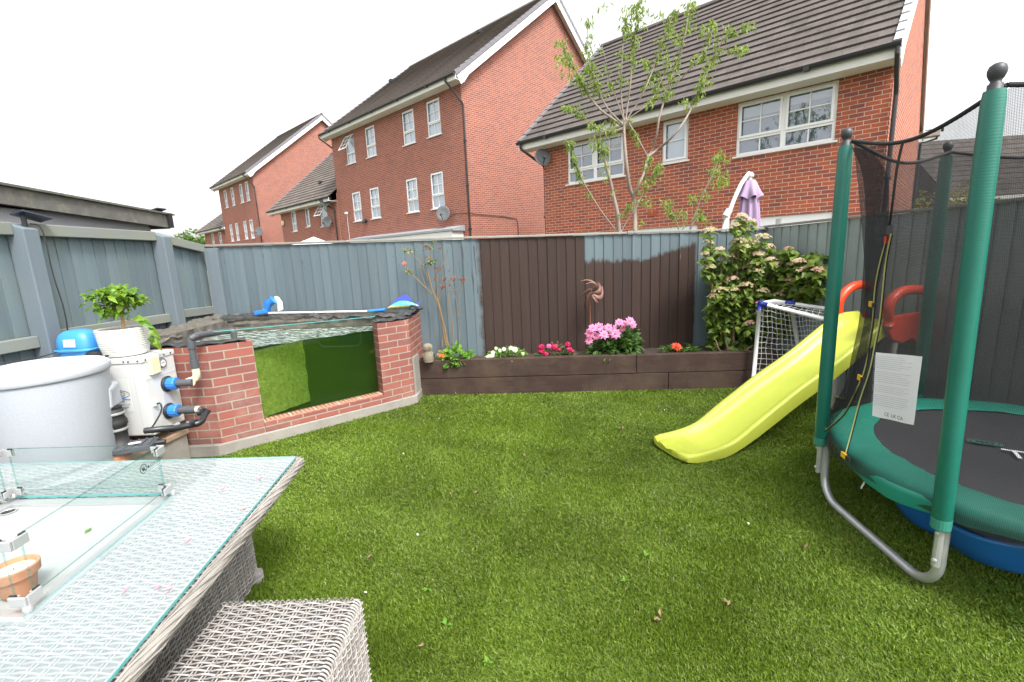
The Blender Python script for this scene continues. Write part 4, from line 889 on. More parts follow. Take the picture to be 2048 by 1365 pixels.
# air pump
APo = thing('air_pump', 'pale blue domed air pump with a white label, on top of the heater', 'air pump', (-3.33, 3.52, .957))
ac = Vector((-3.345, 3.53, .957))
m = MB()
def rr(cx, cy, z, a, b_, n=32, p=3.2): return [Vector((cx + a * math.copysign(abs(math.cos(q)) ** (2 / p), math.cos(q)), cy + b_ * math.copysign(abs(math.sin(q)) ** (2 / p), math.sin(q)), z)) for q in [2 * math.pi * j / n for j in range(n)]]
m.grid([rr(ac.x, ac.y, ac.z + z, a, b_) for z, a, b_ in ((.075, .135, .10), (.10, .137, .102), (.145, .132, .097), (.185, .115, .085), (.21, .085, .06), (.22, .04, .03), (.222, .001, .001))], cv=True); m.build('cover', M['blueair'], APo, smooth=True)
m = MB(); m.grid([rr(ac.x, ac.y, ac.z + z, a, b_) for z, a, b_ in ((.058, .15, .113), (.062, .155, .118), (.074, .155, .118), (.078, .14, .105))], cv=True); m.grid([rr(ac.x, ac.y, ac.z + z, a, b_) for z, a, b_ in ((.012, .125, .095), (.06, .138, .103))], cv=True); m.build('base_tray', M['blueair'], APo, smooth=True)
m = MB(); 
for dx in (-.09, .09):
    for dy in (-.06, .06): m.lathe((ac.x + dx, ac.y + dy, ac.z), [(.018, 0), (.014, .014)], 10)
m.build('foot', M['rubber'], APo)
m = MB(); m.obox((ac.x + .01, ac.y - .1, ac.z + .125), (.045, -.002, 0), (0, .002, 0), (0, .004, .028)); l_ = m.build('label', M['paper'], APo)
m = MB()
for k in range(4): m.box(ac.x - .028, ac.x + .025 + .02 * (k % 2), ac.y - .109, ac.y - .1075, ac.z + .105 + .011 * k, ac.z + .109 + .011 * k)
m.build('print', M['inkgrey'], l_)
m = MB(); m.tube([(ac.x + .10, ac.y - .06, ac.z + .028), (ac.x + .22, ac.y - .10, ac.z + .026)], .026, 12); m.build('outlet_hose', M['rubber'], APo)
# lemon tree in ribbed pot
LP = thing('plant_pot', 'round white ribbed plant pot standing on the heater', 'plant pot', (-3.02, 3.53, .957))
pc_ = Vector((-3.01, 3.54, .957)); prof = [(.10, .0), (.125, .005), (.145, .02)]
for k in range(11):
    z = .03 + k * .0165; r = .152 + .016 * (k / 10) - .006 * max(0, 3 - k) / 3; prof += [(r - .0035, z), (r, z + .004), (r, z + .0125), (r - .0035, z + .0155)]
prof += [(.168, .215), (.158, .217), (.156, .20)]
m = MB(); m.lathe(pc_, prof, 48); m.build('pot', plain('white_ceramic', (.64, .63, .60), .45, var=.03), LP, smooth=True)
m = MB(); m.lathe(pc_, [(.157, .195), (.001, .2)], 24); m.build('soil', M['soil'], LP)
LT = thing('lemon_tree', 'little citrus tree with glossy leaves and one green fruit', 'citrus tree', (-3.0, 3.54, 1.155))
m = MB(); tb_ = Vector((-3.0, 3.54, 1.15)); m.tube(smooth_path([tb_, tb_ + Vector((.008, 0, .08)), tb_ + Vector((.02, 0, .17))], 3), [.014, .013, .012, .012, .011, .01, .009], 8)
brs = []
lc = tb_ + Vector((.02, 0, .17))
for k in range(11):
    a = 2 * math.pi * k / 11 + .3; e = lc + Vector((.15 * math.cos(a) * random.uniform(.4, 1.2) - .03, .11 * math.sin(a), random.uniform(-.04, .14))); brs.append(e); m.tube([lc - Vector((0, 0, .02)), lerp(lc, e, .5) + Vector((0, 0, .02)), e], [.006, .004, .002], 5)
hang = smooth_path([tb_ + Vector((.03, -.02, .06)), tb_ + Vector((.10, -.03, .085)), tb_ + Vector((.2, -.03, .05)), tb_ + Vector((.26, -.03, -.05))], 4); m.tube(hang, .005, 5); m.build('stem', plain('citrus_bark', (.30, .19, .10), .8), LT)
m = MB()
for e in brs + [lc + Vector((random.uniform(-.1, .08), random.uniform(-.07, .07), random.uniform(-.05, .15))) for _ in range(30)]:
    for _ in range(9):
        d = Vector((random.uniform(-1, 1), random.uniform(-1, 1), random.uniform(-.6, .5))); m.leaf(e + d * random.uniform(0, .035), d, (random.uniform(-.5, .5), random.uniform(-.5, .2), 1), random.uniform(.05, .09), random.uniform(.032, .052), .18, .3)
for p in (tb_ + Vector((-.16, -.02, .25)), tb_ + Vector((-.20, -.02, .28)), tb_ + Vector((-.13, -.03, .27))):
    for _ in range(6): d = Vector((random.uniform(-1, .3), random.uniform(-.6, .6), random.uniform(-.2, .4))); m.leaf(p, d, (0, -.4, 1), random.uniform(.05, .085), .04, .2, .2)
for p, d_, L_2 in ((hang[4], (1, -.2, .1), .13), (hang[6], (.9, -.3, -.3), .14), (hang[9], (.7, -.2, -.8), .12), (hang[12], (.2, -.2, -1), .12), (hang[11], (-.3, -.3, -1), .10), (hang[3], (.3, -.5, .5), .09)): m.leaf(p, d_, (0, -.8, .6), L_2, .058, .18, .3)
m.build('foliage', leafmat('citrus_leaf', (.07, .17, .015), (.22, .34, .04)), LT)
m = MB(); m.lathe(lc + Vector((.005, -.05, .115)), [(.001, -.036), (.018, -.031), (.030, -.015), (.033, .0), (.029, .017), (.017, .031), (.006, .038), (.001, .04)], 16); m.build('fruit', plain('green_lemon', (.13, .25, .03), .4), LT, smooth=True)
# ================================================================== TRAMPOLINE
TC = Vector((2.762, 2.172, 0)); TA = R(201.7); FZ = .455
TR = thing('trampoline', 'small round trampoline with green padded poles and a black safety net', 'trampoline', TC)
def tp(a, r, z): return Vector((TC.x + r * math.cos(a), TC.y + r * math.sin(a), z))
PA = [TA - R(q) for q in (0, 52.2, 120, 172.2, 240, 292.2)]      # three U legs, two poles on each
def span(a):
    q = math.degrees(TA - a) % 120
    return (q / 52.2, R(52.2)) if q < 52.2 else ((q - 52.2) / 67.8, R(67.8))
M['tgreen'] = plain('trampoline_green_pvc', (.012, .22, .155), .36, var=.10, nscale=8, bump=.25, bscale=14)
M['tgreen_cap'] = plain('green_cap', (.035, .21, .155), .4)
def sleeve_mat():
    b = NB('ribbed_green_sleeve'); x, y, z = b.sep(b.coord()); r_ = b.math('FRACT', b.math('MULTIPLY', z, 88.))
    h = b.math('ABSOLUTE', b.math('SUBTRACT', r_, .5)); c = b.mix(b.noise(b.coord(), 5., 4), (.008, .118, .085), (.013, .160, .115))
    return b.done(b.pbr(c, .34, 0, b.bump(b.math('ADD', h, b.math('MULTIPLY', b.noise(b.coord(), 16.), 1.6)), .16, .003)))
M['sleeve'] = sleeve_mat()
M['net'] = netmat('safety_net', (.046, .046, .048), .48, 190.)
M['net2'] = netmat('doubled_net', (.034, .034, .036), .70, 150.)
M['strap'] = plain('black_webbing', (.02, .02, .021), .8)
M['yellow'] = plain('yellow_buckle', (.72, .42, .02), .4)
M['zipcol'] = plain('zip_edge', (.42, .42, .16), .6)
for k, a in enumerate(PA):
    p = tp(a, 1.01, 0); po = MB(); rs = []; zs = [.40, .41, .8, 1.2, 1.6, 1.93, 2.075, 2.11]; lean = -.030 if k == 0 else 0.
    po.tube([(p.x + lean * (z - .4) / 1.7, p.y, z) for z in zs], [.033, .036, .036, .036, .0365, .0365, .035, .031], 20); o = po.build('pole', M['sleeve'], TR, smooth=True, auto=50)
    po = MB(); po.lathe((p.x, p.y, 0), [(.034, .352), (.036, .357), (.036, .402)], 18); po.build('sleeve_cap', M['tgreen_cap'], o)
    po = MB(); po.lathe((p.x + lean, p.y, -.035), [(.022, 2.12), (.023, 2.165), (.017, 2.17), (.016, 2.178), (.021, 2.185), (.027, 2.20), (.028, 2.213), (.023, 2.228), (.012, 2.236), (.001, 2.238)], 20); po.build('ball_cap', M['dishdark'], o, smooth=True)
    po = MB(); q = tp(a, 1.008, 0)
    po.tube([(q.x, q.y, .17), (q.x, q.y, .37)], .016, 10)
    po.build('clamp', M['steel'], o)
    for z in (.20, .33): po = MB(); po.lathe(tp(a, 1.022, z), [(.011, 0), (.010, .007), (.001, .010)], 8, (-math.sin(a) * .2 + math.cos(a), math.sin(a), 0)); po.build('bolt', M['alu'], o)
for k in (0, 2, 4):
    a, b2 = PA[k], PA[k + 1]; A, B = tp(a, .975, 0), tp(b2, .975, 0); d = (B - A).normalized(); Z = lambda p, z: Vector((p.x, p.y, z))
    path = [Z(A, .43), Z(A, .25), Z(A, .17)]
    for j in range(1, 7): q = j / 6 * math.pi / 2; path.append(Z(A, 0) + d * (.145 - .145 * math.cos(q)) + Vector((0, 0, .168 - .145 * math.sin(q))))
    for j in range(6, 0, -1): q = j / 6 * math.pi / 2; path.append(Z(B, 0) - d * (.145 - .145 * math.cos(q)) + Vector((0, 0, .168 - .145 * math.sin(q))))
    path += [Z(B, .17), Z(B, .25), Z(B, .43)]
    m = MB(); m.tube(path, .0215, 16); m.build('leg', M['steel'], TR, smooth=True)
m = MB(); m.tube([tp(2 * math.pi * j / 60, .94, FZ - .03) for j in range(61)], .02, 10, cap=False); m.build('frame_ring', M['steel'], TR, smooth=True)
m = MB(); m.grid([[tp(2 * math.pi * j / 72, r, FZ - .004 - .010 * (1 - r / .74)) for j in range(72)] for r in (.77, .6, .4, .2, .001)], cv=True)
mat_o = m.build('jump_mat', plain('jump_mat_black', (.026, .026, .030), .75, var=.3, nscale=4, bump=.15, bscale=200), TR, smooth=True)
def pad_mat():
    return M['tgreen']
P = []
for j in range(96):
    a = 2 * math.pi * j / 96; sc_ = .012 * math.sin(a * 6 + .4) + .008 * noise.noise((a * 5, 0, 2)); row = []
    for r, z in ((.748, FZ + .006), (.76, FZ + .012), (.82, FZ + .015), (.90, FZ + .016), (.950, FZ + .012), (.973, FZ - .004), (.978, FZ - .03), (.972, FZ - .052)):
        row.append(tp(a, r + sc_ * (r > .9) , z + (.012 * noise.noise((a * 9, r * 8, 1)) if r > .74 else 0) - (.018 * (1 + math.sin(a * 6 - TA * 6 + 3.1)) if z < FZ - .05 else 0)))
    P.append(row)
m = MB(); m.grid(P, cu=True); m.build('spring_pad', M['tgreen'], TR, smooth=True)
# emblem and lettering on the mat
m = MB(); er = gz(1985, 889, FZ + .004); ex = (gz(2010, 894, FZ + .004) - gz(1938, 884, FZ + .004)).normalized(); ey = Vector((-ex.y, ex.x, 0))
ec = (gz(2006, 890, FZ + .004) + gz(1934, 881, FZ + .004)) / 2; el = (gz(2006, 890, FZ + .004) - gz(1934, 881, FZ + .004)).length / 2
oc = lambda k_: [ec + ex * (el * k_ * x) + ey * (el * .42 * k_ * y) for x, y in ((1, .45), (.72, 1), (-.72, 1), (-1, .45), (-1, -.45), (-.72, -1), (.72, -1), (1, -.45))]
A8, B8 = oc(1.), oc(.86)
for i in range(8): m.quad(A8[i], A8[(i + 1) % 8], B8[(i + 1) % 8], B8[i])
C8 = oc(.74); m.add(C8, [tuple(range(8))])
m.build('emblem', plain('emblem_green', (.02, .13, .09), .7), mat_o)
m = MB()
for x in (-.42, -.14, .14, .42):
    c = ec + ex * (el * x) + Vector((0, 0, .0015)); m.quad(*[c + ex * (el * .09 * a_) + ey * (el * .2 * b_) for a_, b_ in ((-1, -1), (1, -1), (1, 1), (-1, 1))])
m.build('emblem_slots', M['black'], mat_o)
m = MB(); t0_ = gz(2013, 913, FZ + .005); add_text(m, 'TP', .165, t0_ , ex, ey); m.build('lettering', M['paper'], mat_o)
# --- net: pulled in between the poles, spread over the pad at the bottom
def net_r(a, v):
    u_, w_ = span(a); lerp_top = .982 * math.cos(w_ / 2) / math.cos(u_ * w_ - w_ / 2)
    if v < .06: base = lerp(.985, .98, v / .06)
    elif v < .13: base = lerp(.98, .90, (v - .06) / .07)
    else: base = lerp(.90, .83, min(1, (v - .13) / .35))
    w = max(0, (v - .35) / .65) ** 1.3
    return lerp(base, lerp_top, w)
def net_p(a, v, off=0.):
    zt = 2.125 - .09 * math.sin(math.pi * span(a)[0]); z0 = FZ - .065 - .012 * math.sin(a * 6 - TA * 6)
    return tp(a, net_r(a, v) + off, lerp(z0, zt, v))
NA, NV = 144, 40
m = MB(); m.grid([[net_p(2 * math.pi * i / NA, j / NV) + Vector((0, 0, 0)) for j in range(NV + 1)] for i in range(NA)], cu=True)
net_o = m.build('net', M['net'], TR, smooth=True)
def wrap_uv(o):
    """net cells run round and up the net"""
    me = o.data; uv = me.uv_layers[0].data
    for pg in me.polygons:
        an = [math.atan2(me.vertices[me.loops[l].vertex_index].co.y, me.vertices[me.loops[l].vertex_index].co.x) for l in pg.loop_indices]
        for l, a in zip(pg.loop_indices, an):
            if max(an) - min(an) > 3: a = a if a > 0 else a + 2 * math.pi
            uv[l].uv = (a * .85, me.vertices[me.loops[l].vertex_index].co.z)
wrap_uv(net_o)
# folded selvedge where the net gathers beside the entrance
_ga, _gv = np.meshgrid(np.radians(np.linspace(95, 262, 335)), np.linspace(0, 1, 181), indexing='ij')
_pts = np.array([net_p(a, v) for a, v in zip(_ga.ravel(), _gv.ravel())])
_cc = (_pts - EY) @ CM; _px = np.stack([CX + FPX * _cc[:, 0] / _cc[:, 2], CY + FPX * _cc[:, 1] / _cc[:, 2]], 1)
def netpix(x, y, off=.012):
    d = np.hypot(_px[:, 0] - x, _px[:, 1] - y) + _cc[:, 2] * 6.; i = int(np.argmin(d)); return net_p(_ga.ravel()[i], _gv.ravel()[i], off)
cord = MB()
for k in range(6):
    a0_ = PA[k]; a1_ = a0_ - R(52.2 if k % 2 == 0 else 67.8); cord.tube([net_p(lerp(a0_ - .001, a1_ + .001, j / 14), 1., .0) + Vector((0, 0, .006)) for j in range(15)], .0095, 8)
cord.build('top_cord', M['strap'], TR, smooth=True)
def band(pts, w, off=.012):
    P = [netpix(x, y, off) for x, y in pts]; P = smooth_path(P, 4); m_ = MB(); rows = []
    for i, p in enumerate(P):
        t = (P[min(i + 1, len(P) - 1)] - P[max(i - 1, 0)]).normalized(); n = (p - Vector((TC.x, TC.y, p.z))).normalized(); s_ = t.cross(n).normalized(); rows.append([p - s_ * w / 2, p + s_ * w / 2])
    m_.grid(rows); return m_, P
b1, _ = band([(1806, 262), (1800, 340), (1790, 420), (1783, 462)], .022); b1.build('strap', M['strap'], TR)
z1 = [(1783, 470), (1768, 520), (1757, 580), (1753, 640), (1745, 690), (1735, 745), (1715, 790), (1690, 832), (1655, 862)]
z2 = [(1788, 470), (1779, 520), (1773, 580), (1766, 640), (1757, 690), (1745, 745), (1727, 800), (1712, 860), (1697, 910)]
for z_ in (z1, z2):
    b1, P_ = band(z_, .022, .012); zo = b1.build('zip_tape', M['strap'], TR)
    m = MB(); m.tube([p + (p - Vector((TC.x, TC.y, p.z))).normalized() * .004 for p in P_], .0032, 5); m.build('zip_teeth', M['zipcol'], zo)
m = MB(); p = netpix(1784, 462, .02); m.obox(p, (.016, 0, 0), (0, .016, 0), (0, 0, .022)); m.build('zip_keeper', M['strap'], TR)
m = MB(); p = netpix(1783, 478, .022); m.obox(p, (.006, 0, 0), (0, .006, 0), (0, 0, .018)); m.build('zip_pull', plain('zip_pull_red', (.5, .04, .03), .5), TR)
for q in ((1752, 609), (1728, 757), (1650, 862), (1696, 912)):
    p = netpix(q[0], q[1], .022); d = (p - Vector((TC.x, TC.y, p.z))).normalized(); s_ = Vector((-d.y, d.x, 0))
    m = MB(); m.obox(p, s_ * -.022, d * .006, Vector((0, 0, .015))); bo = m.build('buckle', M['yellow'], TR, bevel=.003)
    m = MB(); m.obox(p + s_ * .04, s_ * .018, d * .005, Vector((0, 0, .011))); m.build('buckle_strap', M['strap'], bo)
# the entrance flap: a second layer of net gathered between the pole and the zip
fl_l = [(1712, 292), (1733, 345), (1741, 420), (1740, 500), (1735, 560), (1717, 640), (1694, 710), (1676, 770), (1652, 835)]
fl_r = [(1752, 300), (1785, 350), (1790, 420), (1783, 500), (1768, 580), (1758, 650), (1742, 720), (1716, 790), (1664, 858)]
fa, fb_ = smooth_path([netpix(x, y, .02) for x, y in fl_l], 4), smooth_path([netpix(x, y, .02) for x, y in fl_r], 4)
m = MB(); m.grid([[lerp(p, q, j / 8) + (lerp(p, q, j / 8) - Vector((TC.x, TC.y, lerp(p, q, j / 8).z))).normalized() * (.005 * math.sin(j * 1.6 + i * .1)) for j in range(9)] for i, (p, q) in enumerate(zip(fa, fb_))]); m.build('entrance_flap', M['net2'], TR, smooth=True)
def label_cloth():
    b = NB('label_cloth'); c = b.mix(b.noise(b.coord(), 14., 4), (.80, .80, .82), (.86, .86, .87)); p = b.pbr(c, .8); t = b.n('ShaderNodeBsdfTranslucent'); b.l(c, t.inputs[0])
    mx = b.n('ShaderNodeMixShader'); mx.inputs[0].default_value = .4; b.l(p, mx.inputs[1]); b.l(t.outputs[0], mx.inputs[2]); return b.done(mx.outputs[0])
# washing and warning label sewn to the net
lq = [netpix(1759, 703, .016), netpix(1850, 713, .016), netpix(1832, 849, .016), netpix(1752, 830, .016)]
m = MB(); m.grid([[lerp(lerp(lq[0], lq[1], i / 10), lerp(lq[3], lq[2], i / 10), j / 12) + Vector((-.6, -.8, 0)) * (.008 * noise.noise((i * .35, j * .4, 5)) + .01) for j in range(13)] for i in range(11)]); lab = m.build('warning_label', label_cloth(), TR, smooth=True)
lx, ly = (lq[1] - lq[0]), (lq[3] - lq[0]); lnrm = lx.cross(ly).normalized(); lnrm = -lnrm if lnrm.dot(Vector((-1, -1, 0))) < 0 else lnrm
def lp(u, v): return lq[0] + lx * u + ly * v + (lerp(lerp(lq[0], lq[1], u), lerp(lq[3], lq[2], u), v) - (lq[0] + lx * u + ly * v)) + lnrm * .022
m = MB()
for j in range(26):
    v = .06 + j * .03
    if j in (7, 14, 19): continue
    e_ = .93 - .25 * random.random() ** 3; m.add([lp(.07, v), lp(e_, v), lp(e_, v + .006), lp(.07, v + .006)], [(0, 1, 2, 3)])
m.build('small_print', M['inkgrey'], lab)
m = MB(); add_text(m, 'CE  UK CA', .024, lp(.42, .955), lx, -ly); m.build('print_marks', M['ink'], lab)
m = MB(); p = gz(1726, 967, FZ - .12); m.obox((p.x, p.y, FZ - .13), (.008, .01, 0), (.002, -.001, 0), (.004, -.004, .018)); m.build('care_tag', M['paper'], TR)
# ------------------------------------------------------------------ blue shell sandpit pushed under the trampoline
SPt = thing('sandpit_shell', 'blue plastic scalloped shell sandpit pushed under the trampoline', 'sandpit', (2.8, 2.22, 0))
sc_c = Vector((2.80, 2.22, 0)); P = []
for j in range(120):
    a = 2 * math.pi * j / 120; lob = abs(math.sin(a * 4.5)) ** .6
    row = []
    for r, z, k in ((.02, .03, 0), (.40, .03, .3), (.50, .035, .6), (.565, .09, .9), (.595, .16, 1.), (.61, .195, 1.), (.632, .205, 1.), (.645, .196, 1.), (.64, .18, 1.), (.60, .10, 1.), (.56, .03, .9), (.52, .004, .6), (.02, .004, 0)):
        rr_ = r * (1 - .20 * k * (1 - lob)); row.append(sc_c + Vector((rr_ * 1.12 * math.cos(a + .4), rr_ * 1.0 * math.sin(a + .4), z + .0)))
    P.append(row)
m = MB(); m.grid(P, cu=True); m.build('shell_tray', plain('sandpit_blue', (.022, .17, .48), .35, var=.1), SPt, smooth=True)
# ================================================================== SLIDE
SD = thing('slide', 'lime green plastic slide with red grab handles, running onto the lawn', 'slide', (2.2, 3.6, 0))
ph = R(17); su = Vector((math.cos(ph), math.sin(ph), 0)); sn = Vector((-su.y, su.x, 0)); so = Vector((1.3, 3.2, 0)) + sn * .2
prof = [(-.075, .070, .13, .012), (-.065, .078, .17, .02), (-.04, .082, .205, .03), (.03, .084, .222, .042), (.15, .090, .222, .055), (.28, .108, .222, .07), (.40, .145, .222, .075), (.58, .250, .225, .10), (.78, .362, .225, .108), (.97, .466, .225, .11), (1.20, .575, .225, .11), (1.40, .675, .225, .11), (1.61, .798, .225, .108), (1.78, .893, .225, .10), (1.88, .932, .225, .095), (1.98, .948, .225, .09), (2.12, .95, .222, .076)]
ps = smooth_path([Vector((a, b, 0)) for a, b, c, d in prof], 3); ss = np.linspace(0, len(prof) - 1, len(ps))
hw = np.interp(ss, range(len(prof)), [p[2] for p in prof]); dp = np.interp(ss, range(len(prof)), [p[3] for p in prof])
def sp_(s, n, z): return so + su * s + sn * n + Vector((0, 0, z))
P = []
for i, q in enumerate(ps):
    w2, d = hw[i], dp[i]; z = q.y
    sec = [(-w2 - .004, -d - .026), (-w2 - .010, -.024), (-w2 - .004, -.006), (-w2 + .014, .0), (-w2 + .034, -.007), (-w2 + .05, -.032), (-w2 + .07, -d + .018), (-w2 + .11, -d + .004), (0, -d), (w2 - .11, -d + .004), (w2 - .07, -d + .018), (w2 - .05, -.032), (w2 - .034, -.007), (w2 - .014, 0.), (w2 + .004, -.006), (w2 + .010, -.024), (w2 + .004, -d - .026), (w2 - .03, -d - .03), (0, -d - .03), (-w2 + .03, -d - .03)]
    P.append([sp_(q.x, n_, max(.004, z + dz)) for n_, dz in sec])
m = MB(); m.grid(P, cv=True); m.f.append(tuple(range(20))[::-1]); e_ = len(m.v) - 20; m.f.append(tuple(range(e_, e_ + 20)))
def lime():
    b = NB('lime_plastic'); co = b.coord(); c = b.mix(b.noise(co, 3., 4), (.42, .475, .050), (.48, .53, .075)); sc_m = b.ramp(b.noise(b.map(co, (30, 6, 30)), 3., 5, .8), [(.55, 0.), (.75, .5)])
    return b.done(b.pbr(b.mix(sc_m, c, (.62, .68, .22)), .38, 0, b.bump(b.noise(co, 25.), .05, .004), .45))
M['lime'] = lime()
o = m.build('chute', M['lime'], SD, smooth=True, auto=60)
m = MB(); m.prism([sp_(.02, -.19, .002), sp_(.13, -.19, .002), sp_(.20, -.19, .055), sp_(-.02, -.19, .03)], sn * .38); m.build('foot', M['lime'], SD, bevel=.02)
M['red'] = plain('red_plastic', (.66, .055, .014), .38, var=.08)
for off, arcs in ((.25, [(1677, 640), (1677, 610), (1686, 590), (1703, 575), (1722, 570), (1745, 575), (1764, 592), (1775, 615), (1782, 645)]), (-.25, [(1778, 640), (1776, 618), (1785, 598), (1803, 584), (1828, 580), (1850, 583), (1868, 600), (1880, 630), (1887, 665)])):
    o0 = so + sn * off
    A = [pl(x, y, (o0.x, o0.y), (su.x, su.y)) for x, y in arcs]
    sA = [((p - so).dot(su), p.z) for p in A]
    m = MB(); path = smooth_path([so + su * s + sn * off + Vector((0, 0, z)) for s, z in sA], 4)
    m.tube([path[0] - Vector((0, 0, .05))] + path, .040, 14); hdl = m.build('grab_handle', M['red'], SD, smooth=True)
    s0_, s1_ = sA[0][0] - .02, sA[-1][0] + .03; z0_ = sA[0][1]
    sm = lambda s, z: so + su * s + sn * (off - .018) + Vector((0, 0, z))
    pn_ = [sm(s0_ + .01, z0_ + .0), sm(s0_ + .0, z0_ - .08), sm(s0_ + .06, z0_ - .17), sm(s0_ + .18, z0_ - .21), sm(s0_ + .30, z0_ - .18), sm(s1_ - .10, .52), sm(s1_ + .12, .18), sm(s1_ + .17, .02), sm(s1_ + .27, .02), sm(s1_ + .14, .45), sm(s1_ + .04, sA[-1][1] + .02), sm(s1_ - .03, sA[-1][1] + .05), sm(s1_ - .08, z0_ - .02), sm(lerp(s0_, s1_, .5), z0_ + .04), sm(s0_ + .10, z0_ + .03)]
    m = MB(); m.prism(pn_, sn * .036); m.build('side_panel', M['red'], SD, bevel=.010)
    m = MB(); m.tube([sp_(s0_ + .12, off, z0_ - .2), sp_(s0_ + .02, off, .01)], .022, 10); m.build('support_leg', plain('grey_leg_%d' % (off > 0), (.42, .41, .38), .6), SD)
for i in range(3):
    s_ = lerp(2.28, 2.62, i / 2); m = MB(); m.obox(sp_(s_ + .04, 0, .70 - .24 * i), su * .06, sn * .232, Vector((0, 0, .014))); m.build('step', M['red'], SD, bevel=.008)
m = MB(); m.obox(sp_(2.16, 0, .86), su * .10, sn * .215, Vector((0, 0, .016))); m.build('deck', M['lime'], SD, bevel=.01)
# ================================================================== FOOTBALL GOAL
GO = thing('football_goal', 'small white tube football goal with blue corner joints and a white net', 'goal', (2.8, 4.7, 0))
G1t, G1b = dep(1520, 607, 4.9), dep(1505, 778, 4.9); G1b.z = 0; G2t = dep(1676, 646, 4.45); G2b = Vector((G2t.x + .02, G2t.y + .0, 0))
B1t, B2t = dep(1548, 602, 4.97), dep(1662, 619, 4.62); B2e = B2t + (B2t - B1t) * .1
S1t = dep(1584, 624, 4.90); S1b = Vector((dep(1612, 745, 4.90).x, 4.9, .0))
fb = (G2b - G1b).normalized()
def gtube(nm, pts, r, mat=None): m_ = MB(); m_.tube(pts, r, 12); return m_.build(nm, mat or M['upvc'], GO, smooth=True)
gtube('post', [G1b, G1t], .021); gtube('post', [G2b, G2t], .021); gtube('crossbar', [G1t, G2t], .021); gtube('back_bar', [B1t, B2e], .019); gtube('back_strut', [S1t, S1b], .019)
gtube('top_link', [G1t, B1t], .017); gtube('ground_bar', [S1b + Vector((0, 0, .02)), Vector((3.42, 4.86, .02))], .018); gtube('ground_bar', [Vector((3.42, 4.86, .02)), G2b + Vector((0, 0, .02))], .018)
gtube('back_strut', [B2e, Vector((3.42, 4.86, .02))], .018)
jb = plain('joint_blue', (.02, .03, .30), .4)
for p, q in ((G1t, (G1b - G1t)), (G1t, (G2t - G1t)), (lerp(B1t, B2t, .25), (B2t - B1t)), (G2t, G1t - G2t)):
    q = q.normalized(); gtube('corner_joint', [p - q * .02, p + q * .075], .0265, jb)
m = MB(); m.tube([G1t + Vector((-.05, 0, .005)), G1t + Vector((0, 0, .02))], .006, 6); m.build('net_tie', plain('tie_pink', (.6, .1, .2), .6), GO)
def net(q, nu, nv, sag=.0, r=.0022):
    a, b, c, d = [Vector(x) for x in q]; m_ = MB()
    def pt(u, v):
        p = lerp(lerp(a, b, u), lerp(d, c, u), v); return p + Vector((.012 * noise.noise((u * 5, v * 5, 1)), sag * math.sin(math.pi * u) * math.sin(math.pi * v) + .012 * noise.noise((u * 6, v * 6, 3)), .010 * noise.noise((u * 7, v * 4, 6))))
    for i in range(nu + 1): m_.tube([pt(i / nu, j / (nv * 2)) for j in range(nv * 2 + 1)], r, 4, cap=False)
    for j in range(nv + 1): m_.tube([pt(i / (nu * 2), j / nv) for i in range(nu * 2 + 1)], r, 4, cap=False)
    return m_
wn = plain('net_white', (.72, .73, .74), .7)
net((G1t, S1t, S1b, G1b), 8, 16, .0).build('side_net', wn, GO)
net((S1t, B2e, Vector((3.42, 4.86, .02)), S1b), 12, 16, .03).build('back_net', wn, GO)
net((G1t, G2t, B2e, B1t), 12, 4, .0).build('top_net', wn, GO)
# ================================================================== RAISED BED
bL, bR = Vector((-1.10, 5.235, 0)), Vector((3.02, 4.955, 0)); bd = (bR - bL).normalized(); bn = Vector((-bd.y, bd.x, 0)); BL = (bR - bL).length
RB = thing('raised_bed', 'long raised flower bed of two stacked dark brown sleepers', 'raised bed', (.9, 5.2, 0))
def sleeper(s0, s1, z0, z1, j=0.): m_ = MB(); a = bL + bd * s0 + bn * j; b = bL + bd * s1 + bn * j; m_.prism([Vector((a.x, a.y, z0)), Vector((b.x, b.y, z0)), Vector((b.x, b.y, z0)) + bn * .09, Vector((a.x, a.y, z0)) + bn * .09], (0, 0, z1 - z0)); return m_.build('sleeper', M['sleeper'], RB, bevel=.006)
BT = .425
sleeper(0, 2.86, -.02, .205); sleeper(2.866, BL, -.02, .205, .003); sleeper(0, 2.50, .21, BT, -.004); sleeper(2.506, BL, .21, BT - .004)
m_ = MB(); m_.prism([bL + bn * .095 + Vector((.0, 0, .22)), bL + bn * .095 + Vector((.09, 0, .22)), Vector((-.96, 5.56, .22)), Vector((-1.06, 5.56, .22))], (0, 0, .22)); m_.build('sleeper', M['sleeper'], RB, bevel=.006)
SOZ = .385
P = []
for i in range(60):
    a = bL + bd * (BL * i / 59); P.append([Vector((a.x, lerp(a.y + .085, 5.57, j / 8), SOZ + .03 * noise.noise((a.x * 5, j * .7, 2)))) for j in range(9)])
m_ = MB(); m_.grid(P); m_.build('soil', M['soil'], RB, smooth=True)
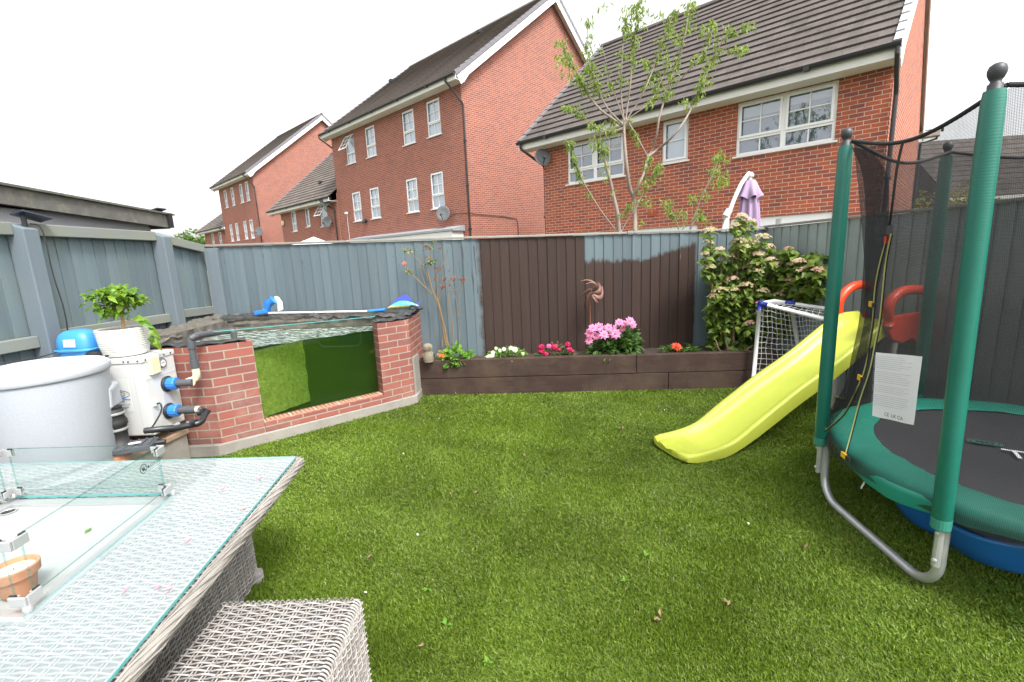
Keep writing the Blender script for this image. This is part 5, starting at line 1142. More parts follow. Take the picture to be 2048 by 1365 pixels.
# owl ornament
OW = thing('owl_statue', 'weathered pale stone owl on the end of the raised bed, against the bricks', 'statue', (-.99, 5.14, BT))
oc_ = Vector((dep(856, 712, 5.17).x, 5.19, BT - .002)); m = MB(); pr = [(.052, 0), (.06, .015), (.062, .05), (.058, .09), (.050, .115), (.047, .125), (.054, .14), (.057, .165), (.052, .19), (.036, .208), (.012, .215), (.001, .216)]
m.lathe(oc_, pr, 24, sy=.85); ow = m.build('body', plain('owl_stone', (.21, .18, .13), .9, var=.3, nscale=30, bump=.8, bscale=60), OW, smooth=True)
m = MB()
for dx in (-.022, .024):
    m.lathe(oc_ + Vector((dx, -.043, .168)), [(.021, 0), (.018, .008), (.011, .004), (.009, .010), (.001, .013)], 14, (dx * 3, -1, .1))
m.build('eye', plain('owl_eye', (.17, .145, .11), .9), OW); m = MB(); m.lathe(oc_ + Vector((0, -.052, .158)), [(.008, .0), (.001, -.02)], 6, (0, .2, 1)); m.build('beak', plain('owl_beak', (.34, .3, .23), .9), OW)
m = MB()
for s_ in (-1, 1): m.lathe(oc_ + Vector((s_ * .05, -.005, .075)), [(.001, -.055), (.018, -.03), (.02, .0), (.014, .03), (.001, .045)], 10, (s_ * .1, 0, 1), sx=.6, sy=1.3)
m.build('wing', plain('owl_wing', (.22, .19, .14), .9, var=.3, nscale=40, bump=.8), OW, smooth=True)
# wind spinner
WS = thing('wind_spinner', 'rusty copper wind spinner with curled blades on a thin rod in the bed', 'wind spinner', (.93, 5.36, SOZ))
hub = dep(1180, 586, 5.36); m = MB(); m.tube([(hub.x - .0, 5.365, SOZ - .02), (hub.x, 5.365, hub.z)], .0055, 6); m.build('rod', plain('copper_rod', (.30, .12, .07), .5, .4), WS)
rust = plain('rusty_copper', (.165, .085, .065), .55, .3, var=.35, nscale=25)
m = MB(); m.ball(hub + Vector((0, -.03, 0)), .026, 12, 8, .8); m.build('hub', rust, WS, smooth=True)
SYW = Matrix.Rotation(R(38), 3, 'Z')
for k in range(9):
    a = 2 * math.pi * k / 9 + .35 * math.sin(k * 2.3); P = []
    for i in range(9):
        t = i / 8; r = .02 + (.145 + .025 * math.sin(k * 1.7)) * t; aa = a + 1.25 * t * t; w_ = .022 * math.sin(math.pi * min(.97, .12 + t * .88)) ** .7
        c = Vector((r * math.cos(aa), -.03 - .05 * math.sin(math.pi * t) + (.07 if k % 2 else 0) * t, r * math.sin(aa) - .01 * t)); n = Vector((-math.sin(aa + .5), .5, math.cos(aa + .5)))
        P.append([hub + SYW @ q for q in (c - n * w_, c + Vector((0, -.012, 0)), c + n * w_)])
    m = MB(); m.grid(P); m.build('blade', rust, WS, smooth=True)
# ================================================================== PARASOL AND GAZEBO BEYOND THE FENCE
PS = thing('cantilever_parasol', 'closed lilac parasol hanging from a curved white arm behind the fence', 'parasol', (3.3, 7.2, 0))
m = MB(); m.tube(smooth_path([dep(1430, 510, 7.2), dep(1445, 465, 7.2), dep(1457, 430, 7.2), dep(1466, 405, 7.2), dep(1480, 373, 7.2), dep(1494, 352, 7.2), dep(1500, 346, 7.2)], 4), .030, 12); m.build('arm', M['upvc'], PS, smooth=True)
m = MB(); m.tube([dep(1453, 430, 7.22), (dep(1462, 465, 7.22).x, 7.22, 0)], .04, 10); m.tube([dep(1451, 433, 7.2), dep(1459, 420, 7.2)], .052, 12); m.build('mast', plain('mast_grey', (.6, .6, .58), .5), PS)
m = MB(); t_ = dep(1501, 350, 7.2); b_ = dep(1500, 363, 7.2); m.tube([t_, b_], .028, 10); m.lathe(t_, [(.001, -.04), (.045, -.03), (.05, 0), (.03, .03), (.001, .04)], 12); m.build('finial', M['soffit'], PS)
lil = plain('lilac_canvas', (.33, .235, .36), .85, var=.15, nscale=6)
def folds(top, prof_, nf, dpth, ph_=0., n=96):
    P = []
    for r, z, k in prof_:
        P.append([top + Vector((r * (1 - dpth * k * (.5 + .5 * math.cos(nf * q + ph_))) * math.cos(q), r * (1 - dpth * k * (.5 + .5 * math.cos(nf * q + ph_))) * math.sin(q), -z - .05 * k * (.5 + .5 * math.cos(nf * q + ph_)))) for q in [2 * math.pi * j / n for j in range(n)]])
    m_ = MB(); m_.grid(P, cv=True); return m_
ct = dep(1501, 361, 7.2)
folds(ct, [(.06, 0, 0), (.075, .01, .0), (.15, .17, .5), (.185, .22, .9), (.19, .235, .9)], 6, .45, .6).build('top_flap', lil, PS, smooth=True)
folds(ct, [(.07, .05, 0), (.11, .2, .7), (.13, .3, .8), (.15, .45, .8), (.17, .65, .8), (.175, 1.0, .8), (.14, 1.6, .8)], 8, .42, .2).build('canopy', lil, PS, smooth=True)
GZB = thing('gazebo', 'white pointed gazebo top showing over the back fence', 'gazebo', (-5.34, 13.5, 0))
ga = dep(627, 474, 13.5); m = MB(); bz = dep(627, 488, 13.5).z - .1; q = [ga + Vector((x * 1.1, y * 1.1, bz - ga.z)) for x, y in ((-1, -1), (1, -1), (1, 1), (-1, 1))]
P = [[lerp(ga + Vector((0, 0, .0)), lerp(q[i % 4], q[(i + 1) % 4], j / 6), (t / 6)) - Vector((0, 0, .10 * math.sin(math.pi * t / 6))) for i in range(4) for j in range(6)] for t in range(7)]
m.grid(P, cv=True); m.build('canopy', M['upvc'], GZB)
m = MB()
for p in q: m.tube([(p.x, p.y, 0), p], .03, 8)
m.build('poles', M['upvc'], GZB)
# ================================================================== PLANTS IN THE BED
def rv(a=1.): return Vector((random.uniform(-a, a), random.uniform(-a, a), random.uniform(-a, a)))
M['leaf'] = leafmat('leaf_mid', (.035, .095, .015), (.10, .20, .03))
M['leaf_d'] = leafmat('leaf_dark', (.022, .065, .014), (.075, .155, .028), .28)
M['leaf_l'] = leafmat('leaf_light', (.07, .19, .02), (.20, .36, .05))
M['leaf_cherry'] = leafmat('leaf_cherry', (.12, .19, .035), (.30, .39, .11), .45)
M['leaf_rose'] = leafmat('leaf_rose', (.10, .14, .03), (.30, .28, .07))
M['leaf_rust'] = leafmat('leaf_rust', (.22, .05, .015), (.40, .13, .03))
def stem_mat(n, c): return plain(n, c, .85, var=.3, nscale=20, bump=.4, bscale=50)
def bushy(m, c, rx, ry, rz, n, L, W, up=.3, out=1.):
    for _ in range(n):
        a = random.uniform(0, 6.283); e = math.asin(random.uniform(-.35, 1)); k = random.uniform(.55, 1.)
        d = Vector((math.cos(a) * math.cos(e), math.sin(a) * math.cos(e), math.sin(e))); p = Vector(c) + Vector((d.x * rx * k, d.y * ry * k, max(-.02, d.z * rz * k)))
        m.leaf(p, d * out + rv(.5) + Vector((0, 0, up - .2)), rv(.6) + Vector((0, -.3, 1)), L * random.uniform(.6, 1.2), W * random.uniform(.7, 1.2), .2, .25)
def flower(m, c, face, r, n, layers=2, cup=.25, w=.5, notch=False):
    face = Vector(face).normalized(); a = face.orthogonal().normalized(); b_ = face.cross(a)
    for l in range(layers):
        for i in range(n):
            q = 2 * math.pi * (i + .5 * l) / n + random.uniform(-.1, .1); d = a * math.cos(q) + b_ * math.sin(q); k = r * (1 - .22 * l)
            m.leaf(c + face * (.004 * l) + d * r * .10, d + face * (cup + .25 * l), face, k, k * w * 2 * .9, -.12, .12)
# green plant beside the owl, with orange flowers on its left
PYb = 5.33
T = thing('bedding_plant', 'bright green leafy plant with small orange blooms, nearest the stone owl', 'plant', (-.72, PYb, SOZ))
m = MB(); c = dep(910, 715, PYb); c.z = SOZ; bushy(m, c, .19, .13, .17, 170, .085, .055, .2); m.build('foliage', M['leaf_l'], T)
m = MB(); c2 = dep(885, 712, 5.26)
for _ in range(15): p = c2 + Vector((random.uniform(-.07, .05), random.uniform(-.05, .05), random.uniform(-.03, .06))); flower(m, p, rv(.6) + Vector((0, -1, .6)), .018, 4, 1, .3, .5)
m.build('flowers', leafmat('orange_bloom', (.55, .10, .03), (.72, .30, .10), .3), T)
# white flowers
T = thing('white_dahlia', 'low mound of pale green leaves with round white flowers', 'plant', (-.02, PYb, SOZ))
m = MB(); c = dep(1015, 716, PYb); c.z = SOZ; bushy(m, c, .25, .15, .13, 420, .045, .022, .3); m.build('foliage', M['leaf_l'], T)
wf = leafmat('white_petal', (.68, .69, .60), (.78, .78, .74), .3)
for x, y, r in ((1030, 700, .036), (1022, 697, .03), (1008, 699, .026), (986, 706, .028), (985, 712, .03), (980, 713, .026), (1000, 702, .022), (992, 697, .02), (1046, 708, .02), (975, 714, .02)):
    p = dep(x, y, 5.26); m = MB(); 
    for l in range(4): flower(m, p + Vector((0, -.004 * l, .003 * l)), Vector((random.uniform(-.3, .3), -1, .5)), r * (1 - .2 * l), 9, 1, .3 + .3 * l, .3)
    m.build('flower', wf, T)
# crimson flowers
T = thing('crimson_geranium', 'plant with a row of deep crimson pom-pom flowers and brown dead heads', 'plant', (.5, PYb, SOZ))
m = MB(); c = dep(1112, 716, PYb); c.z = SOZ; bushy(m, c, .24, .14, .13, 230, .05, .034, .25); m.build('foliage', M['leaf_d'], T)
cr = leafmat('crimson_petal', (.36, .004, .05), (.58, .015, .12), .25); pk = leafmat('magenta_petal', (.62, .07, .30), (.75, .16, .42), .25)
for x, y, r, q in ((1083, 695, .055, cr), (1082, 703, .05, cr), (1092, 708, .045, cr), (1097, 693, .045, pk), (1109, 695, .055, cr), (1118, 700, .03, cr), (1135, 690, .05, cr), (1140, 700, .045, cr), (1145, 703, .035, cr), (1136, 697, .03, pk)):
    p = dep(x, y, 5.25); m = MB()
    for _ in range(16): d = rv(1.); d.y = -abs(d.y); d.normalize(); flower(m, p + d * r * .55, d + Vector((0, -.3, .2)), r * .36, 5, 1, .2, .5)
    m.build('flower', q, T)
m = MB()
for x, y in ((1105, 686), (1122, 688), (1113, 690), (1116, 685), (1100, 690)):
    p = dep(x, y, 5.3); m.tube([Vector((p.x, p.y, SOZ + .04)), p], .003, 4); 
    for _ in range(7): m.leaf(p, rv(1), rv(1), .02, .008)
m.build('dead_heads', plain('dead_head', (.24, .12, .06), .9, island=.3), T)
# pink dahlias
T = thing('pink_dahlia', 'tall bushy plant topped with bright pink open daisy-like flowers', 'plant', (1.2, PYb, SOZ))
m = MB(); c = dep(1228, 712, PYb); c.z = SOZ
bushy(m, c, .30, .20, .27, 520, .10, .048, .15); bushy(m, c + Vector((.12, 0, .05)), .20, .16, .26, 160, .10, .05, .1); m.build('foliage', M['leaf_d'], T)
pd = leafmat('pink_petal', (.66, .16, .42), (.80, .34, .60), .35); pe = plain('flower_eye', (.70, .22, .12), .8)
ms = MB()
for x, y, r in ((1185, 657, .055), (1198, 655, .06), (1180, 667, .06), (1178, 682, .05), (1193, 673, .052), (1208, 670, .062), (1217, 656, .055), (1226, 672, .055), (1231, 668, .065), (1233, 656, .05), (1245, 658, .042), (1238, 645, .048), (1247, 647, .045), (1260, 643, .058), (1265, 650, .05), (1224, 664, .045)):
    Y_ = 5.22 + random.uniform(-.06, .10); p = dep(x, y, Y_); f_ = Vector((random.uniform(-.45, .35), -1, random.uniform(.2, .9))); m = MB(); flower(m, p, f_, r, 8, 2, .12, .30)
    fo = m.build('flower', pd, T); m = MB(); m.ball(p + f_.normalized() * .008, r * .2, 8, 6, .7); m.build('flower_eye', pe, fo)
    ms.tube(smooth_path([Vector((lerp(p.x, 1.22, .4), 5.33, SOZ + .15)), lerp(p, Vector((p.x, 5.33, SOZ + .2)), .35), p - f_.normalized() * .006], 3), .004, 5)
ms.build('stems', stem_mat('dahlia_stem', (.10, .13, .04)), T)
# red flower
T = thing('red_gerbera', 'spiky leaved plant with a single orange red flower on the right half of the bed', 'plant', (1.95, 5.25, SOZ))
m = MB(); c = dep(1358, 711, 5.25); c.z = SOZ
for _ in range(120):
    a = random.uniform(0, 6.28); d = Vector((math.cos(a), math.sin(a) * .6, random.uniform(.05, .9))); p = c + Vector((random.uniform(-.19, .19), random.uniform(-.08, .08), random.uniform(0, .05))); m.leaf(p, d, rv(.5) + Vector((0, 0, 1)), random.uniform(.07, .13), .026, .2, .2)
m.build('foliage', M['leaf'], T)
m = MB(); p = dep(1353, 694, 5.2)
for l in range(3): flower(m, p + Vector((0, 0, .004 * l)), Vector((0, -.7, .8)), .062 - .012 * l, 12, 1, .1 + .2 * l, .22)
m.build('flower', leafmat('red_petal', (.65, .03, .01), (.80, .09, .03), .25), T)
# rose
T = thing('rose_bush', 'tall leggy rose with bare thorny stems, a few leaves and rusty dead blooms', 'rose bush', (-.62, 5.38, SOZ))
def zr(X, Y): return 780 + X / 4.015, 460 + Y / 4.015
RY = 5.40
stems = [([(468, 950), (440, 800), (410, 690), (380, 590), (345, 500), (318, 400), (303, 300), (330, 200), (320, 130)], .012),
         ([(455, 950), (420, 760), (400, 640), (370, 540), (330, 510), (250, 430), (180, 360), (130, 310), (110, 275)], .010),
         ([(475, 950), (445, 830), (405, 640), (385, 560), (380, 420), (385, 340), (420, 290), (450, 210), (465, 150)], .010),
         ([(510, 945), (505, 780), (480, 640), (465, 520), (460, 440), (480, 400), (515, 395)], .008),
         ([(555, 945), (560, 780), (555, 620), (565, 500), (580, 420)], .006),
         ([(555, 700), (530, 560), (500, 490), (440, 380)], .004), ([(345, 500), (280, 330), (230, 250), (180, 200), (150, 170)], .005),
         ([(330, 490), (300, 480), (240, 300), (260, 170), (300, 130)], .004), ([(420, 940), (425, 860), (430, 780)], .006), ([(380, 590), (420, 480), (430, 400), (405, 130)], .004), ([(465, 520), (560, 460), (600, 400)], .004)]
m = MB()
for pts, r in stems:
    P = smooth_path([dep(*zr(x, y), RY + .03 * noise.noise((x * .01, y * .01, 2))) for x, y in pts], 3); m.tube(P, list(np.linspace(r, r * .35, len(P))), 6)
    for p in P[2:-2:2]: d = rv(1).normalized(); m.tube([p, p + d * (r + .012)], [.003, .0006], 4)
m.build('stems', stem_mat('rose_stem', (.20, .135, .07)), T)
m = MB()
for X, Y, n, L in ((140, 170, 14, .05), (180, 180, 6, .04), (320, 260, 16, .05), (350, 250, 10, .05), (150, 335, 12, .05), (310, 150, 10, .05), (350, 110, 8, .045), (300, 270, 8, .04), (120, 160, 5, .04)):
    for _ in range(n): p = dep(*zr(X + random.uniform(-25, 25), Y + random.uniform(-18, 18)), RY); m.leaf(p, rv(1), rv(.5) + Vector((0, -.4, 1)), L * random.uniform(.6, 1.1), L * .55, .15, .15)
m.build('foliage', M['leaf_rose'], T)
m = MB()
for X, Y, n in ((510, 395, 16), (580, 400, 14), (480, 450, 10), (425, 460, 9), (385, 310, 9), (440, 390, 8), (370, 400, 6), (460, 330, 4), (275, 135, 8), (320, 145, 5), (405, 140, 3), (295, 215, 3)):
    for _ in range(n): p = dep(*zr(X + random.uniform(-16, 16), Y + random.uniform(-14, 14)), RY - .02); m.leaf(p, rv(1), rv(1), random.uniform(.02, .04), .016, .2, .3)
m.build('dry_foliage', M['leaf_rust'], T)
m = MB(); p = dep(*zr(116, 272), RY); 
for l in range(3): flower(m, p, Vector((0, -.6, .6)), .028 - .005 * l, 6, 1, .6 + .3 * l, .5)
m.build('flower', leafmat('rose_petal', (.62, .07, .06), (.75, .2, .14), .3), T)
# hydrangea
T = thing('hydrangea', 'tall hydrangea with faded cream and pink flower heads climbing above the back fence', 'hydrangea', (2.75, 5.25, SOZ))
def zh(X, Y): return 1100 + X / 3.413, 440 + Y / 3.413
def hdep(X, Y, d):
    x, y = zh(X, Y); r = ray(x, y); return dep(x, y, min(d, (3.06 + 1.5345 - .13) / (r[0] / r[1] + .275) + (d - 5.35) * .35))
heads = [(1090, 85, 1.2, 0), (1080, 160, .8, 1), (1055, 240, .7, 0), (1150, 265, 1.3, 0), (1230, 270, 1.3, 0), (1085, 330, 1., 0), (1240, 410, 1., 1), (1290, 155, 1.1, 0), (1330, 200, 1.2, 0), (1385, 160, 1., 0), (1450, 130, 1.3, 0), (1480, 195, 1.2, 1), (1420, 240, 1., 1), (1400, 310, 1.1, 0), (1400, 360, 1.2, 0), (1340, 335, 1., 0), (1510, 280, .9, 1), (1545, 315, 1.1, 1), (1630, 205, .7, 2), (1650, 310, .8, 0), (1700, 290, .9, 1), (1720, 350, .9, 1), (1780, 330, .9, 0), (1830, 350, .9, 2), (1650, 420, 1., 2), (1630, 490, 1., 1), (1570, 520, 1., 0), (1450, 495, 1.1, 0), (1340, 460, 1.3, 0), (1250, 490, 1., 0), (1160, 495, 1.3, 0), (1120, 530, 1., 0), (1240, 545, .9, 0), (1330, 550, 1.1, 1), (1105, 610, .8, 1), (1420, 650, 1.1, 1), (1470, 635, 1.1, 1), (1365, 710, .8, 2), (1160, 210, .8, 1), (1290, 20, 1., 1), (1330, -5, .8, 1), (1375, 15, .7, 1), (1270, 45, .7, 0), (1305, -20, .9, 1)]
hp = []
hm_ = [leafmat('faded_bract', (.30, .25, .11), (.52, .45, .28), .3), leafmat('pink_bract', (.46, .33, .21), (.58, .47, .34), .3), leafmat('rosy_bract', (.33, .17, .12), (.50, .34, .26), .3)]
fol = MB(); stm = MB()
for X, Y, k, kind in heads:
    YY = 5.24 + random.uniform(-.13, .10); p = hdep(X, Y, YY - .12); hp.append((p, k))
    m = MB(); r = .074 * k
    for _ in range(int(60 * k)):
        a = random.uniform(0, 6.283); q = math.sqrt(random.random()); d = Vector((math.cos(a) * q, math.sin(a) * q, 0)); z = .55 * r * math.sqrt(max(0, 1 - q * q))
        flower(m, p + Vector((d.x * r, d.y * r * .85, z + random.uniform(-.008, .008))), d * .8 + Vector((0, -.3, .9)) + rv(.4), random.uniform(.010, .017), 4, 1, .1, .55)
    m.build('flower_head', hm_[kind], T)
roots = [Vector((dep(1455, 708, 5.3).x + o, 5.28 + random.uniform(-.05, .1), SOZ - .02)) for o in (0, .05, .15, .28, .42)]
def zc(x, y): return x, y
for p, k in hp:
    rt = min(roots, key=lambda q: abs(q.x - (p.x * .55 + 2.75 * .45)) + random.uniform(0, .15)); mid = lerp(rt, p, .5) + Vector((random.uniform(-.05, .05), .06, -.03)); P = smooth_path([rt, lerp(rt, mid, .55) + rv(.02), mid, lerp(mid, p, .6) + rv(.02), p - Vector((0, 0, .015))], 3); stm.tube(P, list(np.linspace(.011, .0035, len(P))), 6)
    for pp in P[5:]:
        for _ in range(2 if pp.z > 1.0 else 3):
            d = rv(1); d.z = random.uniform(-.5, .25); fol.leaf(pp + rv(.015), d, Vector((0, -.6, 1)) + rv(.5), random.uniform(.07, .125), random.uniform(.05, .085), .15, .25)
    for _ in range(7): d = rv(1); d.z = random.uniform(-.5, 0); fol.leaf(p + Vector((0, 0, -.05)) + rv(.03), d, Vector((0, -.5, 1)) + rv(.4), random.uniform(.07, .11), random.uniform(.05, .08), .15, .2)
for X0, X1, Y0, Y1, n in ((1250, 1420, 180, 560, 330), (1380, 1640, 380, 620, 330), (1100, 1340, 560, 900, 360), (1540, 1680, 200, 330, 90), (1690, 1870, 240, 500, 210), (1500, 1820, 360, 560, 210), (1060, 1200, 290, 420, 60), (1300, 1420, 660, 900, 90), (1090, 1180, 660, 800, 40), (1430, 1660, 600, 780, 120), (1270, 1340, 60, 180, 24)):
    for _ in range(n):
        p = hdep(random.uniform(X0, X1), random.uniform(Y0, Y1), 5.30 + random.uniform(-.14, .2))
        d = rv(1); d.z = random.uniform(-.7, .3); fol.leaf(p, d, Vector((0, -.7, .8)) + rv(.6), random.uniform(.07, .135), random.uniform(.06, .10), .12, .25)
fol.build('foliage', leafmat('hydrangea_leaf', (.045, .095, .014), (.20, .28, .045), .36), T)
for pts, r in (([(1225, 915), (1200, 830), (1190, 760)], .014), ([(1190, 915), (1150, 880), (1135, 830), (1120, 815)], .009), ([(1255, 840), (1252, 700), (1260, 640)], .010), ([(1330, 905), (1380, 860), (1480, 830), (1560, 790), (1650, 710)], .012), ([(1190, 480), (1170, 380), (1150, 330), (1130, 200)], .008), ([(1205, 480), (1220, 400)], .007), ([(1480, 870), (1560, 840), (1620, 760)], .009)):
    P = smooth_path([dep(*zh(x, y), 5.2) for x, y in pts], 3); stm.tube(P, list(np.linspace(r, r * .6, len(P))), 6)
stm.build('stems', stem_mat('hydrangea_stem', (.27, .19, .11)), T)
# ================================================================== TREES BEYOND THE FENCE
def zt(X, Y): return 1040 + X / 2.731, Y / 2.731
TRY = 7.3
def tree(name, label, loc, polys, clumps, wid=1.):
    t = thing(name, label, 'tree', loc); tr = MB(); lf = MB(); L_ = MB()
    for pts, r0, r1, first in polys:
        P = smooth_path([dep(*zt(x, y), TRY + wid * .25 * noise.noise((x * .006, y * .006, r0 * 40))) for x, y in pts], 4)
        if first: P = [Vector((P[0].x + .01, P[0].y, -.02))] + P
        (tr if first else L_).tube(P, list(np.linspace(r0, r1, len(P))), 7)
        if not first:
            for i, p in enumerate(P):
                u = i / len(P)
                if u < .35 or random.random() > .72: continue
                # a short spur with a hanging tuft
                for _ in range(random.randint(1, 2)):
                    e = p + Vector((random.uniform(-.09, .09), random.uniform(-.09, .09), random.uniform(-.03, .09))); L_.tube([p, e], [.003, .0015], 4)
                    for _k in range(random.randint(5, 11)):
                        d = Vector((random.uniform(-.5, .5), random.uniform(-.5, .5), random.uniform(-1.1, -.1))); lf.leaf(lerp(p, e, random.random()) + rv(.02), d, rv(1) + Vector((0, -.5, .4)), random.uniform(.05, .10), random.uniform(.016, .030), .2, .3)
    for X, Y, n, s in clumps:
        for _ in range(int(n * .8)):
            p = dep(*zt(X + random.gauss(0, s), Y + random.gauss(0, s)), TRY + random.uniform(-.2, .2)); d = Vector((random.uniform(-.5, .5), random.uniform(-.5, .5), random.uniform(-1.1, -.05))); lf.leaf(p, d, rv(1) + Vector((0, -.5, .4)), random.uniform(.05, .10), random.uniform(.016, .030), .2, .3)
    bk = M.setdefault('bark', stem_mat('cherry_bark', (.25, .20, .165)))
    tr.build('trunk', bk, t, smooth=True); L_.build('branches', bk, t, smooth=True); lf.build('crown', M['leaf_cherry'], t); return t
tree('cherry_tree', 'young tree with a forked pale trunk and sparse drooping leaves before the nearest house', (dep(1270, 465, TRY).x, TRY, 0),
     [([(630, 1275), (627, 1160), (622, 1080), (600, 1030), (582, 900), (572, 780), (568, 690), (578, 655)], .036, .019, True),
      ([(622, 1075), (650, 1010), (672, 960), (692, 890), (700, 855)], .022, .016, False),
      ([(700, 860), (720, 820), (745, 740), (760, 650), (790, 540), (805, 480), (845, 380), (875, 300), (895, 210), (910, 150), (920, 60), (930, 10)], .02, .004, False),
      ([(700, 855), (750, 820), (820, 760), (880, 690), (925, 615), (950, 560), (975, 500), (1010, 430), (1045, 340), (1075, 280), (1120, 210), (1180, 165), (1240, 135)], .02, .004, False),
      ([(695, 855), (660, 790), (630, 730), (590, 670)], .014, .010, False),
      ([(570, 660), (560, 600), (552, 500), (555, 380), (560, 280), (568, 180), (575, 100)], .014, .004, False),
      ([(585, 655), (605, 620), (645, 560), (690, 470), (730, 370), (765, 260), (800, 170), (835, 90), (850, 60)], .014, .004, False),
      ([(578, 655), (590, 560), (602, 470), (612, 350), (622, 240), (632, 150), (640, 60), (645, 10)], .014, .004, False),
      ([(562, 695), (520, 660), (450, 610), (400, 555), (360, 500), (335, 440), (300, 380), (270, 330), (240, 270), (215, 220)], .018, .004, False),
      ([(560, 680), (510, 630), (470, 580), (435, 510), (415, 460), (390, 390), (370, 320), (366, 230), (372, 130)], .014, .004, False),
      ([(592, 650), (640, 615), (690, 580), (735, 520), (765, 455), (795, 390)], .010, .004, False),
      ([(566, 650), (540, 580), (515, 510), (490, 430), (470, 340), (455, 275)], .010, .003, False),
      ([(838, 475), (890, 420), (940, 365), (985, 310), (1010, 280), (1040, 210), (1060, 130)], .011, .003, False),
      ([(480, 718), (440, 705), (400, 690), (360, 650), (300, 600), (262, 590)], .009, .003, False), ([(562, 700), (520, 715), (480, 718)], .010, .009, False),
      ([(800, 475), (760, 420), (720, 370), (690, 320)], .006, .003, False), ([(1060, 300), (1120, 280), (1180, 270), (1230, 265)], .005, .002, False), ([(555, 720), (490, 830), (440, 850)], .006, .003, False)],
     [(215, 220, 26, 14), (230, 330, 40, 22), (260, 400, 40, 22), (330, 440, 26, 18), (380, 380, 34, 20), (375, 110, 22, 16), (380, 180, 12, 14), (460, 35, 16, 14), (430, 270, 12, 12), (600, 70, 60, 28), (650, 50, 50, 26), (590, 150, 40, 18), (640, 250, 24, 18), (560, 440, 36, 22), (600, 300, 20, 16), (730, 90, 26, 18), (680, 130, 10, 10), (770, 70, 16, 12), (820, 170, 30, 18), (860, 210, 30, 20), (920, 30, 34, 18), (960, 20, 14, 12), (920, 150, 18, 14), (1000, 160, 40, 24), (1050, 130, 26, 18), (1130, 165, 20, 16), (1240, 140, 34, 16), (1210, 270, 34, 16), (1060, 330, 24, 16), (1035, 440, 18, 14), (800, 300, 24, 16), (800, 350, 22, 18), (820, 500, 22, 14), (900, 550, 26, 16), (990, 510, 12, 10), (265, 590, 26, 14), (350, 600, 12, 14), (430, 690, 18, 14), (390, 790, 14, 12), (680, 330, 14, 14), (480, 380, 14, 14), (470, 510, 12, 12), (760, 920, 26, 14), (690, 1100, 30, 18), (660, 1220, 12, 10)])
tree('sapling', 'thin multi-stemmed sapling at the left foot of the forked tree', (dep(1236, 465, TRY).x, TRY, 0),
     [([(542, 1275), (535, 1180), (515, 1090), (500, 1020), (485, 960), (470, 900), (460, 870)], .034, .018, True), ([(462, 875), (445, 830), (435, 780), (450, 680)], .012, .004, False), ([(470, 900), (480, 830), (490, 740), (520, 660)], .008, .003, False),
      ([(530, 1268), (500, 1230), (440, 1150), (390, 1070), (350, 1000), (320, 930), (290, 850), (268, 790), (255, 768)], .012, .004, False), ([(552, 1268), (590, 1200), (625, 1150), (660, 1080), (700, 1000), (735, 940), (770, 905)], .010, .003, False), ([(548, 1220), (540, 1180), (580, 1160), (610, 1120)], .006, .003, False)],
     [(420, 770, 30, 20), (400, 800, 12, 12), (440, 700, 16, 16), (445, 870, 14, 14), (470, 900, 14, 12), (455, 960, 12, 12), (520, 1040, 8, 12), (760, 910, 20, 14), (735, 990, 10, 12)], .4)
tree('shrub', 'leafy young shrub sprouting over the fence between the forked tree and the lilac parasol', (dep(1385, 465, TRY).x, TRY, 0),
     [([(925, 1275), (950, 1190), (975, 1120)], .02, .014, True), ([(975, 1120), (1005, 1050), (1035, 990), (1060, 940), (1080, 880), (1090, 850)], .014, .004, False), ([(870, 1268), (850, 1200), (830, 1160), (800, 1110)], .010, .003, False), ([(940, 1230), (970, 1190), (1010, 1180)], .006, .003, False), ([(900, 1268), (890, 1220), (905, 1160)], .006, .003, False)],
     [(1085, 860, 50, 22), (1060, 920, 40, 20), (1100, 970, 60, 24), (1130, 985, 20, 12), (1010, 1060, 30, 20), (950, 1080, 34, 18), (980, 1170, 44, 24), (1010, 1190, 26, 14), (800, 1110, 34, 18), (830, 1160, 14, 14), (900, 1170, 26, 18), (890, 1230, 20, 20), (1070, 1010, 14, 14)], .5)
# round crowned tree far off, and the bushes by the distant house
def round_tree(name, label, c, r, trunk, mat, n=900, L=.3):
    t = thing(name, label, 'tree', (c[0], c[1], 0)); m = MB(); c = Vector(c); m.tube([(c.x, c.y, -.1), (c.x, c.y, c.z)], [trunk, trunk * .6], 8); m.build('trunk', M['bark'], t)
    m = MB(); blobs = [c + Vector((random.gauss(0, r * .45), random.gauss(0, r * .45), random.gauss(0, r * .35))) for _ in range(12)]
    for _ in range(n): b_ = random.choice(blobs); d = rv(1).normalized(); m.leaf(b_ + d * r * .42 * random.uniform(.6, 1), d + rv(.7), rv(1), L * random.uniform(.6, 1.2), L * .6, .2, .2)
    m.build('crown', mat, t)
fl_ = leafmat('far_leaf', (.06, .13, .025), (.16, .25, .06))
round_tree('round_tree', 'distant green tree past the end house, just above the far corner of the fence', tuple(dep(398, 492, 60)), 2.2, .3, fl_, 1500, .4)
round_tree('bush', 'yellow green bush in front of the distant house, left part of the gap', tuple(dep(1852, 420, 17)), .75, .06, leafmat('gold_leaf', (.16, .19, .03), (.34, .34, .08)), 700, .12)
round_tree('bush', 'yellow green bush right below the eave of the distant house', tuple(dep(1912, 412, 18)), .9, .06, leafmat('gold_leaf_dry', (.18, .19, .04), (.36, .33, .10)), 800, .12)
